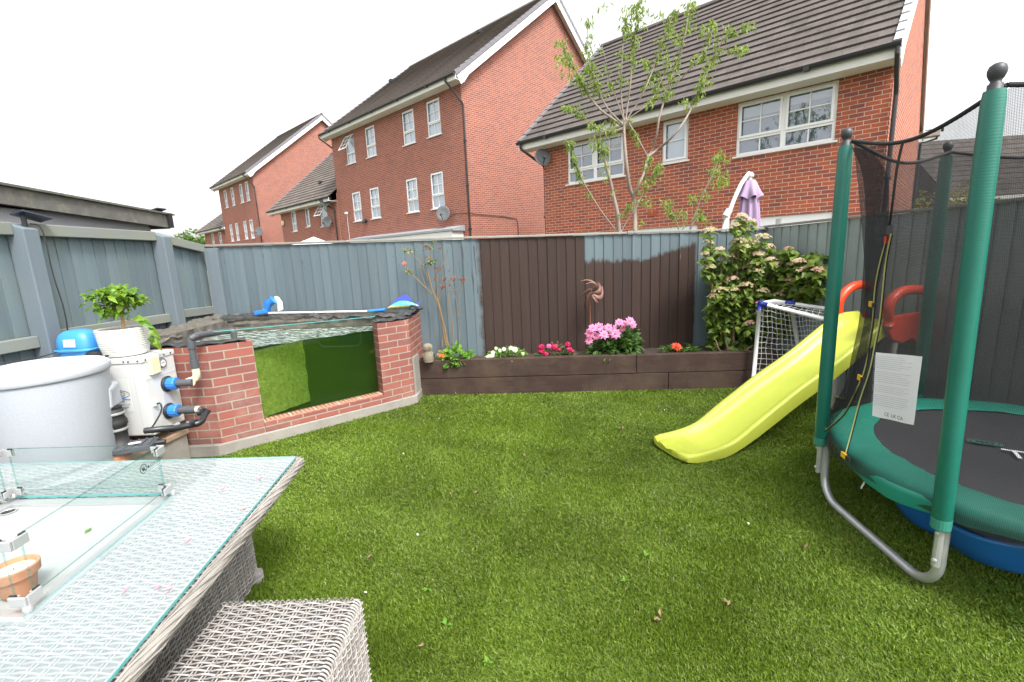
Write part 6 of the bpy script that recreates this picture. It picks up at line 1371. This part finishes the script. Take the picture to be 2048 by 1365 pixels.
# ================================================================== RATTAN TABLE AND FOOTSTOOL
M['rattan'] = plain('grey_rattan', (.335, .312, .292), .55, var=.16, nscale=30, island=.28)
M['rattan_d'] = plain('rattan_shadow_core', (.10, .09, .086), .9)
M['rattan_rim'] = plain('rattan_rim', (.27, .25, .225), .6, var=.16, nscale=30, island=.30)
def weave(mb, o, U, V, N, lu, lv, pitch=.0135, warp=.042, r=.0032, holes=None, amp=.0042, seg=6, n=5):
    """rows of strand running along U, over and under pairs of cane running along V"""
    o, U, V, N = Vector(o), Vector(U).normalized(), Vector(V).normalized(), Vector(N).normalized()
    rows = max(1, int(lv / pitch)); pt = lv / rows
    def spans(v):
        if holes is None: return [(0, lu)]
        h = holes
        return [(0, lu)] if not (h[2] < v < h[3]) else [s for s in ((0, h[0]), (h[1], lu)) if s[1] - s[0] > .02]
    for i in range(rows):
        v = (i + .5) * pt; ph_ = math.pi * (i % 2)
        for a, b in spans(v):
            k = max(2, int((b - a) / warp * seg)); wob = random.uniform(-.0012, .0012); jit = random.uniform(-.12, .12)
            pts = []
            for j in range(k + 1):
                u = lerp(a, b, j / k); c = math.cos(math.pi * u / warp + ph_ + jit); s_ = max(-1, min(1, c * 1.15))
                pts.append(o + U * u + V * (v + wob + .0019 * s_ + .0012 * math.sin(u * 40 + i)) + N * (r + amp * s_))
            mb.tube(pts, r, n, cap=False, flat=1.0)
    nw = int(lu / warp)
    for j in range(nw + 1):
        u = j * warp
        for du in (-.0055, .0055):
            uu = u + du
            if uu < 0 or uu > lu: continue
            sp = [(0, lv)] if holes is None or not (holes[0] < uu < holes[1]) else [s for s in ((0, holes[2]), (holes[3], lv)) if s[1] - s[0] > .02]
            for a, b in sp: mb.tube([o + U * uu + V * lerp(a, b, q / 4) + N * (r + .0004) for q in range(5)], .0026, 5, cap=False)
def rim_roll(mb, A, B, N, r, lay=.0105, turns=14., n=4):
    """a border bound with cane laid on the slant"""
    A, B = Vector(A), Vector(B); d = (B - A); L = d.length; d.normalize(); a = Vector(N).normalized(); b_ = d.cross(a)
    k = int(turns)
    for s in range(k):
        P = []; m_ = int(L / .012)
        for j in range(m_ + 1):
            t = j / m_ * L; q = 2 * math.pi * s / k + t * 6.5 + .5 * math.sin(t * 9 + s); rr_ = r * (1 + .08 * math.sin(t * 60 + s * 1.7)); P.append(A + d * t + a * rr_ * math.cos(q) + b_ * rr_ * math.sin(q))
        mb.tube(P, .0032, n, cap=False)
TZ = .65
tA, tB, tN = gz(598, 911, TZ), gz(0, 926, TZ), gz(222, 1365, TZ)   # far right corner, far edge, right edge
tU = (tA - tB).normalized(); tV = (tN - tA).normalized()
LU, LV = 1.78, 1.78
TO = tA - tU * LU                                                   # far left corner
TT = thing('rattan_table', 'large grey rattan fire pit table with a glass top and a sunken metal tray', 'table', (TO + tU * LU / 2 + tV * LV / 2 - Vector((0, 0, TZ))))
def tpt(u, v, z=TZ): p = TO + tU * u + tV * v; return Vector((p.x, p.y, z))
pit = [gz(343, 986, TZ), gz(58, 1234, TZ)]
def uv_of(p):
    A = np.array([[tU.x, tV.x], [tU.y, tV.y]]); return np.linalg.solve(A, np.array([p.x - TO.x, p.y - TO.y]))
pu = (uv_of(pit[0])[0] + uv_of(pit[1])[0]) / 2; pv0 = uv_of(pit[0])[1]; pv1 = uv_of(pit[1])[1]; pu0 = pu - .75
Nz = Vector((0, 0, 1)); gl = .010
m = MB(); weave(m, tpt(0, 0, TZ - gl - .017), tU, tV, Nz, LU, LV, .0145, .046, .0033, (pu0, pu, pv0, pv1)); m.build('woven_top', M['rattan'], TT, smooth=True)
def frame4(m_, u0, u1, v0, v1, hu0, hu1, hv0, hv1, z0, z1):
    for a, b, c, d in ((u0, u1, v0, hv0), (u0, u1, hv1, v1), (u0, hu0, hv0, hv1), (hu1, u1, hv0, hv1)):
        V = [tpt(a, c, z0), tpt(b, c, z0), tpt(b, d, z0), tpt(a, d, z0), tpt(a, c, z1), tpt(b, c, z1), tpt(b, d, z1), tpt(a, d, z1)]; m_.add(V, [(3, 2, 1, 0), (4, 5, 6, 7), (0, 1, 5, 4), (1, 2, 6, 5), (2, 3, 7, 6), (3, 0, 4, 7)])
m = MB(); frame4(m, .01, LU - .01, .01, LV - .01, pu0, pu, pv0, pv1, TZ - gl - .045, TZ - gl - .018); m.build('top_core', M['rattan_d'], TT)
def gtop():
    b = NB('table_glass'); tr = b.n('ShaderNodeBsdfTransparent'); tr.inputs[0].default_value = (.93, .99, .985, 1)
    gl_ = b.n('ShaderNodeBsdfGlossy'); gl_.inputs['Roughness'].default_value = .03; fr = schlick(b)
    df = b.n('ShaderNodeBsdfDiffuse'); df.inputs[0].default_value = (.60, .69, .71, 1)     # pale blue-grey diffuse layer mixed into the clear glass
    dm = b.n('ShaderNodeMixShader'); b.l(b.math('ADD', .23, b.math('MULTIPLY', b.noise(b.coord(), 5., 4), .10)), dm.inputs[0]); b.l(tr.outputs[0], dm.inputs[1]); b.l(df.outputs[0], dm.inputs[2])
    mx = b.n('ShaderNodeMixShader'); b.l(fr, mx.inputs[0]); b.l(dm.outputs[0], mx.inputs[1]); b.l(gl_.outputs[0], mx.inputs[2]); return b.done(mx.outputs[0])
M['tglass'] = gtop()
m = MB()
for a, b_, c, d in ((.012, LU - .012, .012, pv0), (.012, LU - .012, pv1, LV - .012), (.012, pu0, pv0, pv1), (pu, LU - .012, pv0, pv1)): m.quad(tpt(a, c), tpt(b_, c), tpt(b_, d), tpt(a, d))
gt = m.build('glass_top', M['tglass'], TT)
for p in gt.data.polygons: pass
m = MB(); e1, e2 = .012, LU - .012
for A, B in ((tpt(e1, .011), tpt(e2, .011)), (tpt(e2 + .001, .012), tpt(e2 + .001, LV - .012)), (tpt(pu - .001, pv0), tpt(pu - .001, pv1)), (tpt(pu0, pv0 + .001), tpt(pu, pv0 + .001))): m.beam(A - Vector((0, 0, .0045)), B - Vector((0, 0, .0045)), .0015, .009)
m.build('glass_edge', M['glass_edge'], gt)
# bound rim and woven apron
m = MB(); zr_ = TZ - .034
rim_roll(m, tpt(LU + .004, 0, zr_), tpt(LU + .004, LV, zr_), Nz, .020, turns=18); rim_roll(m, tpt(LU, -.004, zr_), tpt(0, -.004, zr_), Nz, .020, turns=18); rim_roll(m, tpt(LU - .004, 0, zr_ - .022), tpt(LU - .004, LV, zr_ - .022), Nz, .013, turns=13); m.build('bound_rim', M['rattan_rim'], TT, smooth=True)
m = MB(); m.tube([tpt(LU + .004, -.002, zr_), tpt(LU + .004, LV, zr_)], .0185, 12); m.tube([tpt(LU, -.004, zr_), tpt(0, -.004, zr_)], .0185, 12); m.build('rim_core', M['rattan_rim'], TT)
AP = .045
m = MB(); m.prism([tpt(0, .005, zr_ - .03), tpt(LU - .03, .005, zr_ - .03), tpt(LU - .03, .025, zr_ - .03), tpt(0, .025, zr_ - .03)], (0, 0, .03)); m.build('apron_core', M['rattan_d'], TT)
# pedestal
ped = Vector((-1.365, 2.115, 0)); pu_, pv_ = uv_of(ped); PB = .018
m = MB(); weave(m, tpt(pu_, pv_, .59), tV, -Nz, tU, 1.5, .57, .0105, .036, .0034, amp=.0034); weave(m, tpt(pu_, pv_, .59), -tU, -Nz, -tV, 1.2, .57, .0105, .036, .0034, amp=.0034); m.build('woven_pedestal', M['rattan'], TT, smooth=True)
m = MB(); m.prism([tpt(pu_ - .005, pv_ + .005, PB), tpt(pu_ - 1.2, pv_ + .005, PB), tpt(pu_ - 1.2, pv_ + 1.5, PB), tpt(pu_ - .005, pv_ + 1.5, PB)], (0, 0, .57)); m.build('pedestal_core', plain('rattan_core', (.15, .135, .13), .9), TT)
m = MB(); q = tpt(pu_ - .004, pv_ + .004, 0); m.tube([q, q + Vector((0, 0, .50))], .012, 8); m.lathe(q, [(.03, 0), (.032, .03), (.02, .045)], 10)
for z in np.arange(.004, .05, .009): m.lathe(q, [(.032, z), (.036, z + .004), (.032, z + .008)], 12)
m.build('corner_foot', M['rattan'], TT)
# sunken tray
tz = TZ - .028
m = MB(); m.quad(tpt(pu0, pv0, tz), tpt(pu, pv0, tz), tpt(pu, pv1, tz), tpt(pu0, pv1, tz)); 
def tray_mat():
    b = NB('stained_aluminium'); co = b.coord(); k = b.noise(b.map(co, (5, 22, 1), (0, 0, .1)), 2., 7, .7); sp2 = b.ramp(b.noise(co, 55., 3), [(.68, 0.), (.74, .6)])
    c = b.mix(k, (.36, .37, .365), (.46, .465, .455)); c = b.mix(sp2, c, (.28, .26, .2)); return b.done(b.pbr(c, .5, .15, b.bump(k, .1, .002)))
tm = tray_mat(); tr_o = m.build('tray', tm, TT)
m = MB(); w_ = .045; z2 = tz + .012
for a, b_, c, d in ((pu0, pu, pv0, pv0 + w_), (pu0, pu, pv1 - w_, pv1), (pu0, pu0 + w_, pv0 + w_, pv1 - w_), (pu - w_, pu, pv0 + w_, pv1 - w_)):
    V = [tpt(a, c, tz + .001), tpt(b_, c, tz + .001), tpt(b_, d, tz + .001), tpt(a, d, tz + .001), tpt(a, c, z2), tpt(b_, c, z2), tpt(b_, d, z2), tpt(a, d, z2)]; m.add(V, [(3, 2, 1, 0), (4, 5, 6, 7), (0, 1, 5, 4), (1, 2, 6, 5), (2, 3, 7, 6), (3, 0, 4, 7)])
m.build('tray_frame', M['alu'], tr_o)
ho = gz(16, 1024, tz + .004); m = MB(); m.lathe((ho.x, ho.y, tz + .002), [(.001, 0), (.028, 0), (.030, .003), (.024, .004), (.022, .001)], 20); m.build('finger_hole', M['alu'], tr_o); m = MB(); m.lathe((ho.x, ho.y, tz + .003), [(.022, .001), (.001, .0012)], 16); m.build('hole_shadow', M['black'], tr_o)
# ---- glass wind guard standing on the tray edge
GH = .225
WG = thing('glass_wind_guard', 'four sided clear glass wind guard with silver corner clamps, standing on the fire pit', 'glass guard', tpt(pu - .4, pv0 + .3, TZ))
gu0, gu1, gv0, gv1 = pu0 + .03, pu - .010, pv0 + .012, pv1 - .025
def pane(a, b_, nm):
    m_ = MB(); m_.quad(a + Vector((0, 0, .035)), b_ + Vector((0, 0, .035)), b_ + Vector((0, 0, GH)), a + Vector((0, 0, GH))); o = m_.build('glass_panel', M['glass'], WG)
    e = MB(); d = (b_ - a).normalized()
    e.beam(a + Vector((0, 0, GH + .001)), b_ + Vector((0, 0, GH + .001)), .006, .002); e.beam(a + Vector((0, 0, .034)), b_ + Vector((0, 0, .034)), .005, .002)
    for p in (a, b_): e.beam(p + Vector((0, 0, .036)), p + Vector((0, 0, GH)), .003, .006, up=d)
    e.build('polished_edge', glassy('edge_glass', (.80, .93, .91), .06), o); return o
c00, c10, c11, c01 = tpt(gu0, gv0), tpt(gu1, gv0), tpt(gu1, gv1), tpt(gu0, gv1)
ins = .028
pane(c00 + tU * ins, c10 - tU * ins, 'back'); right_p = pane(c10 + tV * ins, c11 - tV * ins, 'side'); pane(c01 + tU * ins, c11 - tU * ins, 'front'); pane(c00 + tV * ins, c01 - tV * ins, 'left')
def clamp(c, su_, sv_):
    for z in (.030, GH - .018):
        m_ = MB()          # an L shaped bracket outside the corner, a smaller plate inside each pane
        m_.obox(c + tU * su_ * .020 + Vector((0, 0, z)) - tV * sv_ * .005, tU * su_ * .026, tV * sv_ * .004, Vector((0, 0, .015)))
        m_.obox(c + tV * sv_ * .0225 + Vector((0, 0, z)) - tU * su_ * .005, tV * sv_ * .0235, tU * su_ * .004, Vector((0, 0, .015)))
        m_.obox(c + tU * su_ * .034 + Vector((0, 0, z)) + tV * sv_ * .0065, tU * su_ * .012, tV * sv_ * .003, Vector((0, 0, .014)))
        m_.obox(c + tV * sv_ * .034 + Vector((0, 0, z)) + tU * su_ * .0065, tV * sv_ * .012, tU * su_ * .003, Vector((0, 0, .014)))
        m_.build('corner_clamp', M['alu'], WG, bevel=.002)
        g_ = MB(); g_.obox(c + tU * su_ * .036 + Vector((0, 0, z + .016)), tU * su_ * .010, tV * sv_ * .003, Vector((0, 0, .002))); g_.obox(c + tV * sv_ * .036 + Vector((0, 0, z + .016)), tV * sv_ * .010, tU * su_ * .003, Vector((0, 0, .002))); g_.build('rubber_pad', M['rubber'], WG)
    f = MB(); f.lathe(c - tU * su_ * .004 - tV * sv_ * .004 + Vector((0, 0, .001)), [(.012, 0), (.012, .010), (.009, .016)], 12); f.build('clamp_foot', M['alu'], WG)
for c, a, b_ in ((c00, 1, 1), (c10, -1, 1), (c11, -1, -1), (c01, 1, -1)): clamp(c, a, b_)
# printed warning on the side panel
m = MB(); n_ = tU * .002
def on_pane(px, py): return pl(px, py, (c10.x + n_.x, c10.y + n_.y), (tV.x, tV.y))
p0 = on_pane(287, 938); rr2 = .018; dv = -tV
m.tube([p0 + dv * (rr2 * math.cos(q)) + Nz * (rr2 * math.sin(q)) for q in [2 * math.pi * j / 24 for j in range(25)]], .0014, 4)
m.tube([p0 + dv * (-.012) + Nz * .012, p0 + dv * .012 - Nz * .012], .0012, 4)
m.add([p0 + dv * x + Nz * y for x, y in ((-.009, .000), (-.004, .002), (-.003, .009), (0, .002), (.004, .010), (.005, .001), (.009, -.001), (.005, -.005), (.002, -.011), (-.004, -.009), (-.007, -.004))], [tuple(range(11))])
p1 = on_pane(297, 936); add_text(m, 'CAUTION', .0175, p1 + dv * .012, dv, Nz)
m.add([p1 + dv * x + Nz * y for x, y in ((-.006, .0), (.008, .0), (.001, .013))], [(0, 1, 2)])
m.build('warning_print', M['ink'], right_p)
m = MB(); 
for k in range(2): m.add([p1 + dv * .012 + Nz * (-.010 - .008 * k), p1 + dv * (.085 - .01 * k) + Nz * (-.010 - .008 * k), p1 + dv * (.085 - .01 * k) + Nz * (-.007 - .008 * k), p1 + dv * .012 + Nz * (-.007 - .008 * k)], [(0, 1, 2, 3)])
m.build('small_print', M['inkgrey'], right_p)
# ---- candle in a terracotta pot
CP = thing('candle_pot', 'small terracotta pot with a cream candle, behind the guard on the metal tray', 'candle pot', gz(42, 1198, tz + .002))
cc_ = gz(40, 1186, tz + .002); m = MB(); m.lathe(cc_, [(.038, 0), (.040, .004), (.050, .062), (.0585, .064), (.061, .092), (.059, .094), (.053, .093), (.051, .078), (.001, .076)], 40); m.build('pot', M['terracotta'], CP, smooth=True, auto=45)
m = MB(); m.lathe(cc_, [(.0505, .079), (.03, .081), (.012, .080), (.001, .0795)], 28); m.build('candle', M['wax'], CP); m = MB(); m.tube([cc_ + Vector((0, 0, .079)), cc_ + Vector((.002, 0, .089))], .0013, 5); m.build('wick', M['black'], CP)
# ---- fallen petals and a leaf on the table
pt_ = leafmat('fallen_petal', (.55, .27, .37), (.62, .38, .46), .3)
for i, (x, y) in enumerate(((440, 981), (482, 1019), (320, 1172), (380, 1080), (515, 957), (330, 1181), (247, 1180))):
    p = gz(x, y, TZ + .002); m = MB()
    for _ in range(3): m.leaf(p + Vector((random.uniform(-.008, .008), random.uniform(-.008, .008), 0)), (random.uniform(-1, 1), random.uniform(-1, 1), .05), (0, 0, 1), .022, .014, .1, .0)
    o = tag(m.build('fallen_petal', pt_), 'pale pink petal scrap lying on the glass table top', 'petal', 'petals fallen on the table'); setorigin(o, p)
p = gz(183, 1055, tz + .003); m = MB(); m.leaf(p, (.3, -1, .02), (0, 0, 1), .045, .02, .1, 0); o = tag(m.build('fallen_leaf', M['leaf_l']), 'single green leaf lying on the metal fire pit tray', 'leaf'); setorigin(o, p)
# ---- footstool
OZ = .42
oA, oB = gz(721, 1192, OZ), gz(462, 1201, OZ); oU = (oA - oB).normalized(); oV = Vector((oU.y, -oU.x, 0)); OL, OD = .50, .56
oO = oA - oU * OL
FS = thing('rattan_footstool', 'square grey rattan footstool with a woven top, tucked beside the table', 'footstool', oO + oU * OL / 2 + oV * OD / 2 - Vector((0, 0, OZ)))
m = MB(); weave(m, oO + oU * .012 + oV * .012 + Vector((0, 0, -.012)), oU, oV, Nz, OL - .024, OD - .024, .0128, .040, .0030, amp=.0044, seg=7, n=6); m.build('woven_top', M['rattan'], FS, smooth=True)
m = MB(); ro = oO + oU * OL + oV * .006 + Vector((0, 0, -.014)); weave(m, ro, oV, -Nz, oU, OD, OZ - .03, .0122, .036, .0027, amp=.0048); bo_ = oO + oU * (OL - .006) + Vector((0, 0, -.014)); weave(m, bo_, -oU, -Nz, -oV, OL, OZ - .03, .0122, .036, .0027, amp=.0048); weave(m, oO + oV * OD + oU * .004 + Vector((0, 0, -.014)), oU, -Nz, oV, OL - .01, OZ - .03, .0122, .036, .0032, amp=.004); m.build('woven_side', M['rattan'], FS, smooth=True)
m = MB()     # strands turned over the edges
for i in range(int(OD / .0128)):
    v = .012 + (i + .5) * .0128; b0 = oO + oU * (OL - .016) + oV * v
    m.tube([b0 + oU * (.016 * math.sin(q)) * 1.15 + Vector((0, 0, -.018 + .018 * math.cos(q))) + oU * .0 for q in [math.pi / 2 * j / 4 * 1.0 for j in range(5)]] + [b0 + oU * .019 + Vector((0, 0, -.04))], .0038, 5)
for i in range(int(OL / .021)):
    u = .01 + i * .021; b0 = oO + oU * u + oV * .016
    m.tube([b0 - oV * (.018 * math.sin(q)) + Vector((0, 0, -.018 + .018 * math.cos(q))) for q in [math.pi / 2 * j / 4 for j in range(5)]], .0034, 5)
m.build('woven_edge', M['rattan'], FS, smooth=True)
m = MB(); m.prism([oO + oU * .01 + oV * .01 + Vector((0, 0, -OZ + .02)), oO + oU * (OL - .004) + oV * .01 + Vector((0, 0, -OZ + .02)), oO + oU * (OL - .004) + oV * OD + Vector((0, 0, -OZ + .02)), oO + oU * .01 + oV * OD + Vector((0, 0, -OZ + .02))], (0, 0, OZ - .036)); m.build('core', M['rattan_d'], FS)
m = MB()
for a, b_ in ((.03, .03), (OL - .03, .03), (OL - .03, OD - .03), (.03, OD - .03)): q = oO + oU * a + oV * b_ - Vector((0, 0, OZ)); m = MB(); m.lathe(q, [(.02, 0), (.024, .02), (.024, .03)], 10); m.build('foot', M['rattan'], FS)
# ================================================================== ARTIFICIAL GRASS
def grass():
    N = 1250000
    # area weighting: denser where the lawn is near the viewer
    xs, ys = [], []
    tot = 0
    while tot < N:
        n = 600000; d = np.exp(rng.uniform(np.log(.95), np.log(7.2), n)); a = rng.uniform(-R(52), R(58), n)
        x = d * np.sin(a); y = d * np.cos(a)
        keep = rng.uniform(0, 1, n) < np.clip(.30 + .16 * d, 0, 1)
        x, y = x[keep], y[keep]
        ok = (y > .75) & (x > -3.0)
        # bed front, pond front, stay inside the garden
        ok &= y < (5.235 + (x + 1.10) * (4.955 - 5.235) / 4.12) - .0
        f = (x - pA.x) * fn.x + (y - pA.y) * fn.y
        ok &= ~((x < -1.10) & (f > -.035)) & ~((x < -2.45) & (y > 3.72)) & ~((x < -2.74) & (y > 2.5))
        ok &= x < 3.06 + (5.58 - y) * .275 - .02
        x, y = x[ok], y[ok]; xs.append(x); ys.append(y); tot += len(x)
    x = np.concatenate(xs)[:N]; y = np.concatenate(ys)[:N]; n = len(x)
    d = np.hypot(x, y)
    def vn(px, py, s, seed):        # cheap smooth value noise
        r2 = np.random.default_rng(seed); g = r2.uniform(-1, 1, (64, 64)); u = px * s + 20; v = py * s + 20
        i, j = np.floor(u).astype(int), np.floor(v).astype(int); fu, fv = u - i, v - j; fu = fu * fu * (3 - 2 * fu); fv = fv * fv * (3 - 2 * fv); i %= 63; j %= 63
        return (g[i, j] * (1 - fu) + g[i + 1, j] * fu) * (1 - fv) + (g[i, j + 1] * (1 - fu) + g[i + 1, j + 1] * fu) * fv
    lay = vn(x, y, 1.1, 1) + .6 * vn(x, y, 3.1, 2) + .35 * vn(x, y, 9., 3)
    seam = np.exp(-((x - (-.22 + .04 * y)) / .02) ** 2)
    ang = R(200) + lay * .8 + rng.normal(0, 1.5, n); lean = np.clip(.62 + .35 * vn(x, y, 1.7, 5) + .25 * vn(x, y, 6., 6) + rng.normal(0, .30, n), .02, 1.5) 
    h = np.clip(rng.normal(.018, .0045, n), .008, .032) * (1 - .25 * seam)
    w = (.0008 + .0005 * d) * rng.uniform(.7, 1.3, n)
    dx, dy = np.cos(ang), np.sin(ang); wa = rng.uniform(0, 2 * np.pi, n); wx, wy = np.cos(wa) * w, np.sin(wa) * w
    V = np.empty((n, 5, 3), np.float32)
    m1 = h * .55; l1 = lean * .35 * h; l2 = lean * 1.0 * h
    z0 = -.002
    V[:, 0] = np.stack([x - wx, y - wy, np.full(n, z0)], 1); V[:, 1] = np.stack([x + wx, y + wy, np.full(n, z0)], 1)
    V[:, 2] = np.stack([x + dx * l1 + wx * .85, y + dy * l1 + wy * .85, m1], 1); V[:, 3] = np.stack([x + dx * l1 - wx * .85, y + dy * l1 - wy * .85, m1], 1)
    V[:, 4] = np.stack([x + dx * l2, y + dy * l2, h * (1 - .25 * np.minimum(lean, 1))], 1)
    me = bpy.data.meshes.new('grass'); me.vertices.add(n * 5); me.vertices.foreach_set('co', V.ravel())
    idx = np.arange(n, dtype=np.int32)[:, None] * 5
    loops = np.concatenate([idx + np.array([0, 1, 2, 3], np.int32), idx + np.array([3, 2, 4], np.int32)], 1).ravel().astype(np.int32)
    me.loops.add(n * 7); me.loops.foreach_set('vertex_index', loops)
    me.polygons.add(n * 2); st = (np.arange(n, dtype=np.int32)[:, None] * 7 + np.array([0, 4], np.int32)).ravel().astype(np.int32); me.polygons.foreach_set('loop_start', st)
    me.polygons.foreach_set('loop_total', np.tile(np.array([4, 3], np.int32), n))
    # each blade's own yarn colour: three greens and a straw coloured thatch thread
    k = rng.uniform(0, 1, n); ca = np.array([.130, .216, .016]); cb = np.array([.218, .302, .038]); cs = np.array([.32, .34, .13]); cd_ = np.array([.060, .122, .008])
    c = ca + (cb - ca) * rng.uniform(0, 1, n)[:, None]; c[k < .22] = cd_; c[k > .955] = cs
    patch_tone = .16 * vn(x, y, 1.3, 21) + .12 * vn(x, y + .4 * x, 4.2, 22) + .10 * vn(x * .35 + y, y * .2, 7., 23) + .22 * seam      # lighter and darker yarn patches, lighter along the seam
    c = c * (1 + patch_tone)[:, None]; pale = np.clip(patch_tone - .12, 0, .3)[:, None]; c = c * (1 - pale) + np.array([.22, .26, .09]) * pale
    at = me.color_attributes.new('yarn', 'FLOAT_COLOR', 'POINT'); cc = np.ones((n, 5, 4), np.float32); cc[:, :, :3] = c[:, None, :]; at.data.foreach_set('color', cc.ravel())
    me.update(calc_edges=True)
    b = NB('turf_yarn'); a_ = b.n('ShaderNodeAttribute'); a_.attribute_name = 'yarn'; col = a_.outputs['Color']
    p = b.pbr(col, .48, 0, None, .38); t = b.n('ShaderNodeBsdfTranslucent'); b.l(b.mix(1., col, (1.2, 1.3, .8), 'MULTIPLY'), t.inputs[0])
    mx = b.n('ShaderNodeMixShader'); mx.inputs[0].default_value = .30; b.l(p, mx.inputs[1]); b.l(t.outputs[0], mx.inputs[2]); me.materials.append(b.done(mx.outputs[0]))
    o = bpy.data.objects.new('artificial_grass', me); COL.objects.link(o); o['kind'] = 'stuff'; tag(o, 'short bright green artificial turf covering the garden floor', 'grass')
grass()
# dead leaves and scraps on the turf
dry = plain('dead_leaf', (.19, .125, .07), .85, var=.3, nscale=40, island=.3)
def curl(p, s, seed):
    m = MB(); r0 = random.Random(seed)
    for _ in range(3):
        d = Vector((r0.uniform(-1, 1), r0.uniform(-1, 1), r0.uniform(.0, .35))); m.leaf(p + Vector((r0.uniform(-s, s) * .3, r0.uniform(-s, s) * .3, .024)), d, Vector((r0.uniform(-.5, .5), r0.uniform(-.5, .5), 1)), s * r0.uniform(.6, 1.1), s * .45, .3, -.2)
    return m
for i, (x, y, s) in enumerate(((948, 993, .03), (905, 996, .025), (1048, 917, .035), (1245, 864, .045), (738, 1124, .03), (1610, 1105, .03), (1455, 1218, .03), (1325, 1247, .045), (846, 1300, .025), (1695, 1080, .025), (870, 796, .03), (912, 792, .03), (962, 795, .03), (885, 790, .025))):
    p = gz(x, y, 0); o = tag(curl(p, s, i).build('dead_leaf', dry), 'dry curled brown leaf lying on the artificial grass', 'dead leaf', 'dead leaves scattered on the lawn'); setorigin(o, p)
for i, (x, y, s) in enumerate(((858, 1185, .035), (893, 1258, .04), (1290, 1120, .035), (1250, 1172, .03), (975, 1335, .035))):
    p = gz(x, y, 0); m = MB()
    for _ in range(5): m.leaf(p + Vector((0, 0, .02)), (random.uniform(-1, 1), random.uniform(-1, 1), .4), (0, 0, 1), s * random.uniform(.6, 1.1), s * .4, .2, .2)
    o = tag(m.build('green_sprig', M['leaf_l']), 'small torn green sprig lying on the artificial grass', 'sprig', 'green sprigs on the lawn'); setorigin(o, p)
wp = plain('white_scrap', (.7, .7, .68), .7)
for i, (x, y) in enumerate(((806, 909), (836, 1072), (728, 1184), (1498, 1050), (1330, 820), (880, 838))):
    p = gz(x, y, .026); m = MB(); m.leaf(p, (random.uniform(-1, 1), random.uniform(-1, 1), .2), (0, 0, 1), .022, .012, .2, .1); o = tag(m.build('white_petal', wp), 'tiny white petal on the artificial grass', 'petal', 'white petals on the lawn'); setorigin(o, p)
for i, (x, y) in enumerate(((2005, 1195), (2025, 1255), (1972, 1200))):
    p = gz(x, y, 0); T = thing('clover_weed', 'small weed growing through the turf near the trampoline leg', 'weed', p, 'weeds in the turf'); m = MB()
    for _ in range(14): q = p + Vector((random.uniform(-.04, .04), random.uniform(-.04, .04), random.uniform(.02, .06))); m.leaf(q, (random.uniform(-1, 1), random.uniform(-1, 1), .4), (0, 0, 1), .022, .016, .1, .1)
    m.build('foliage', M['leaf'], T)
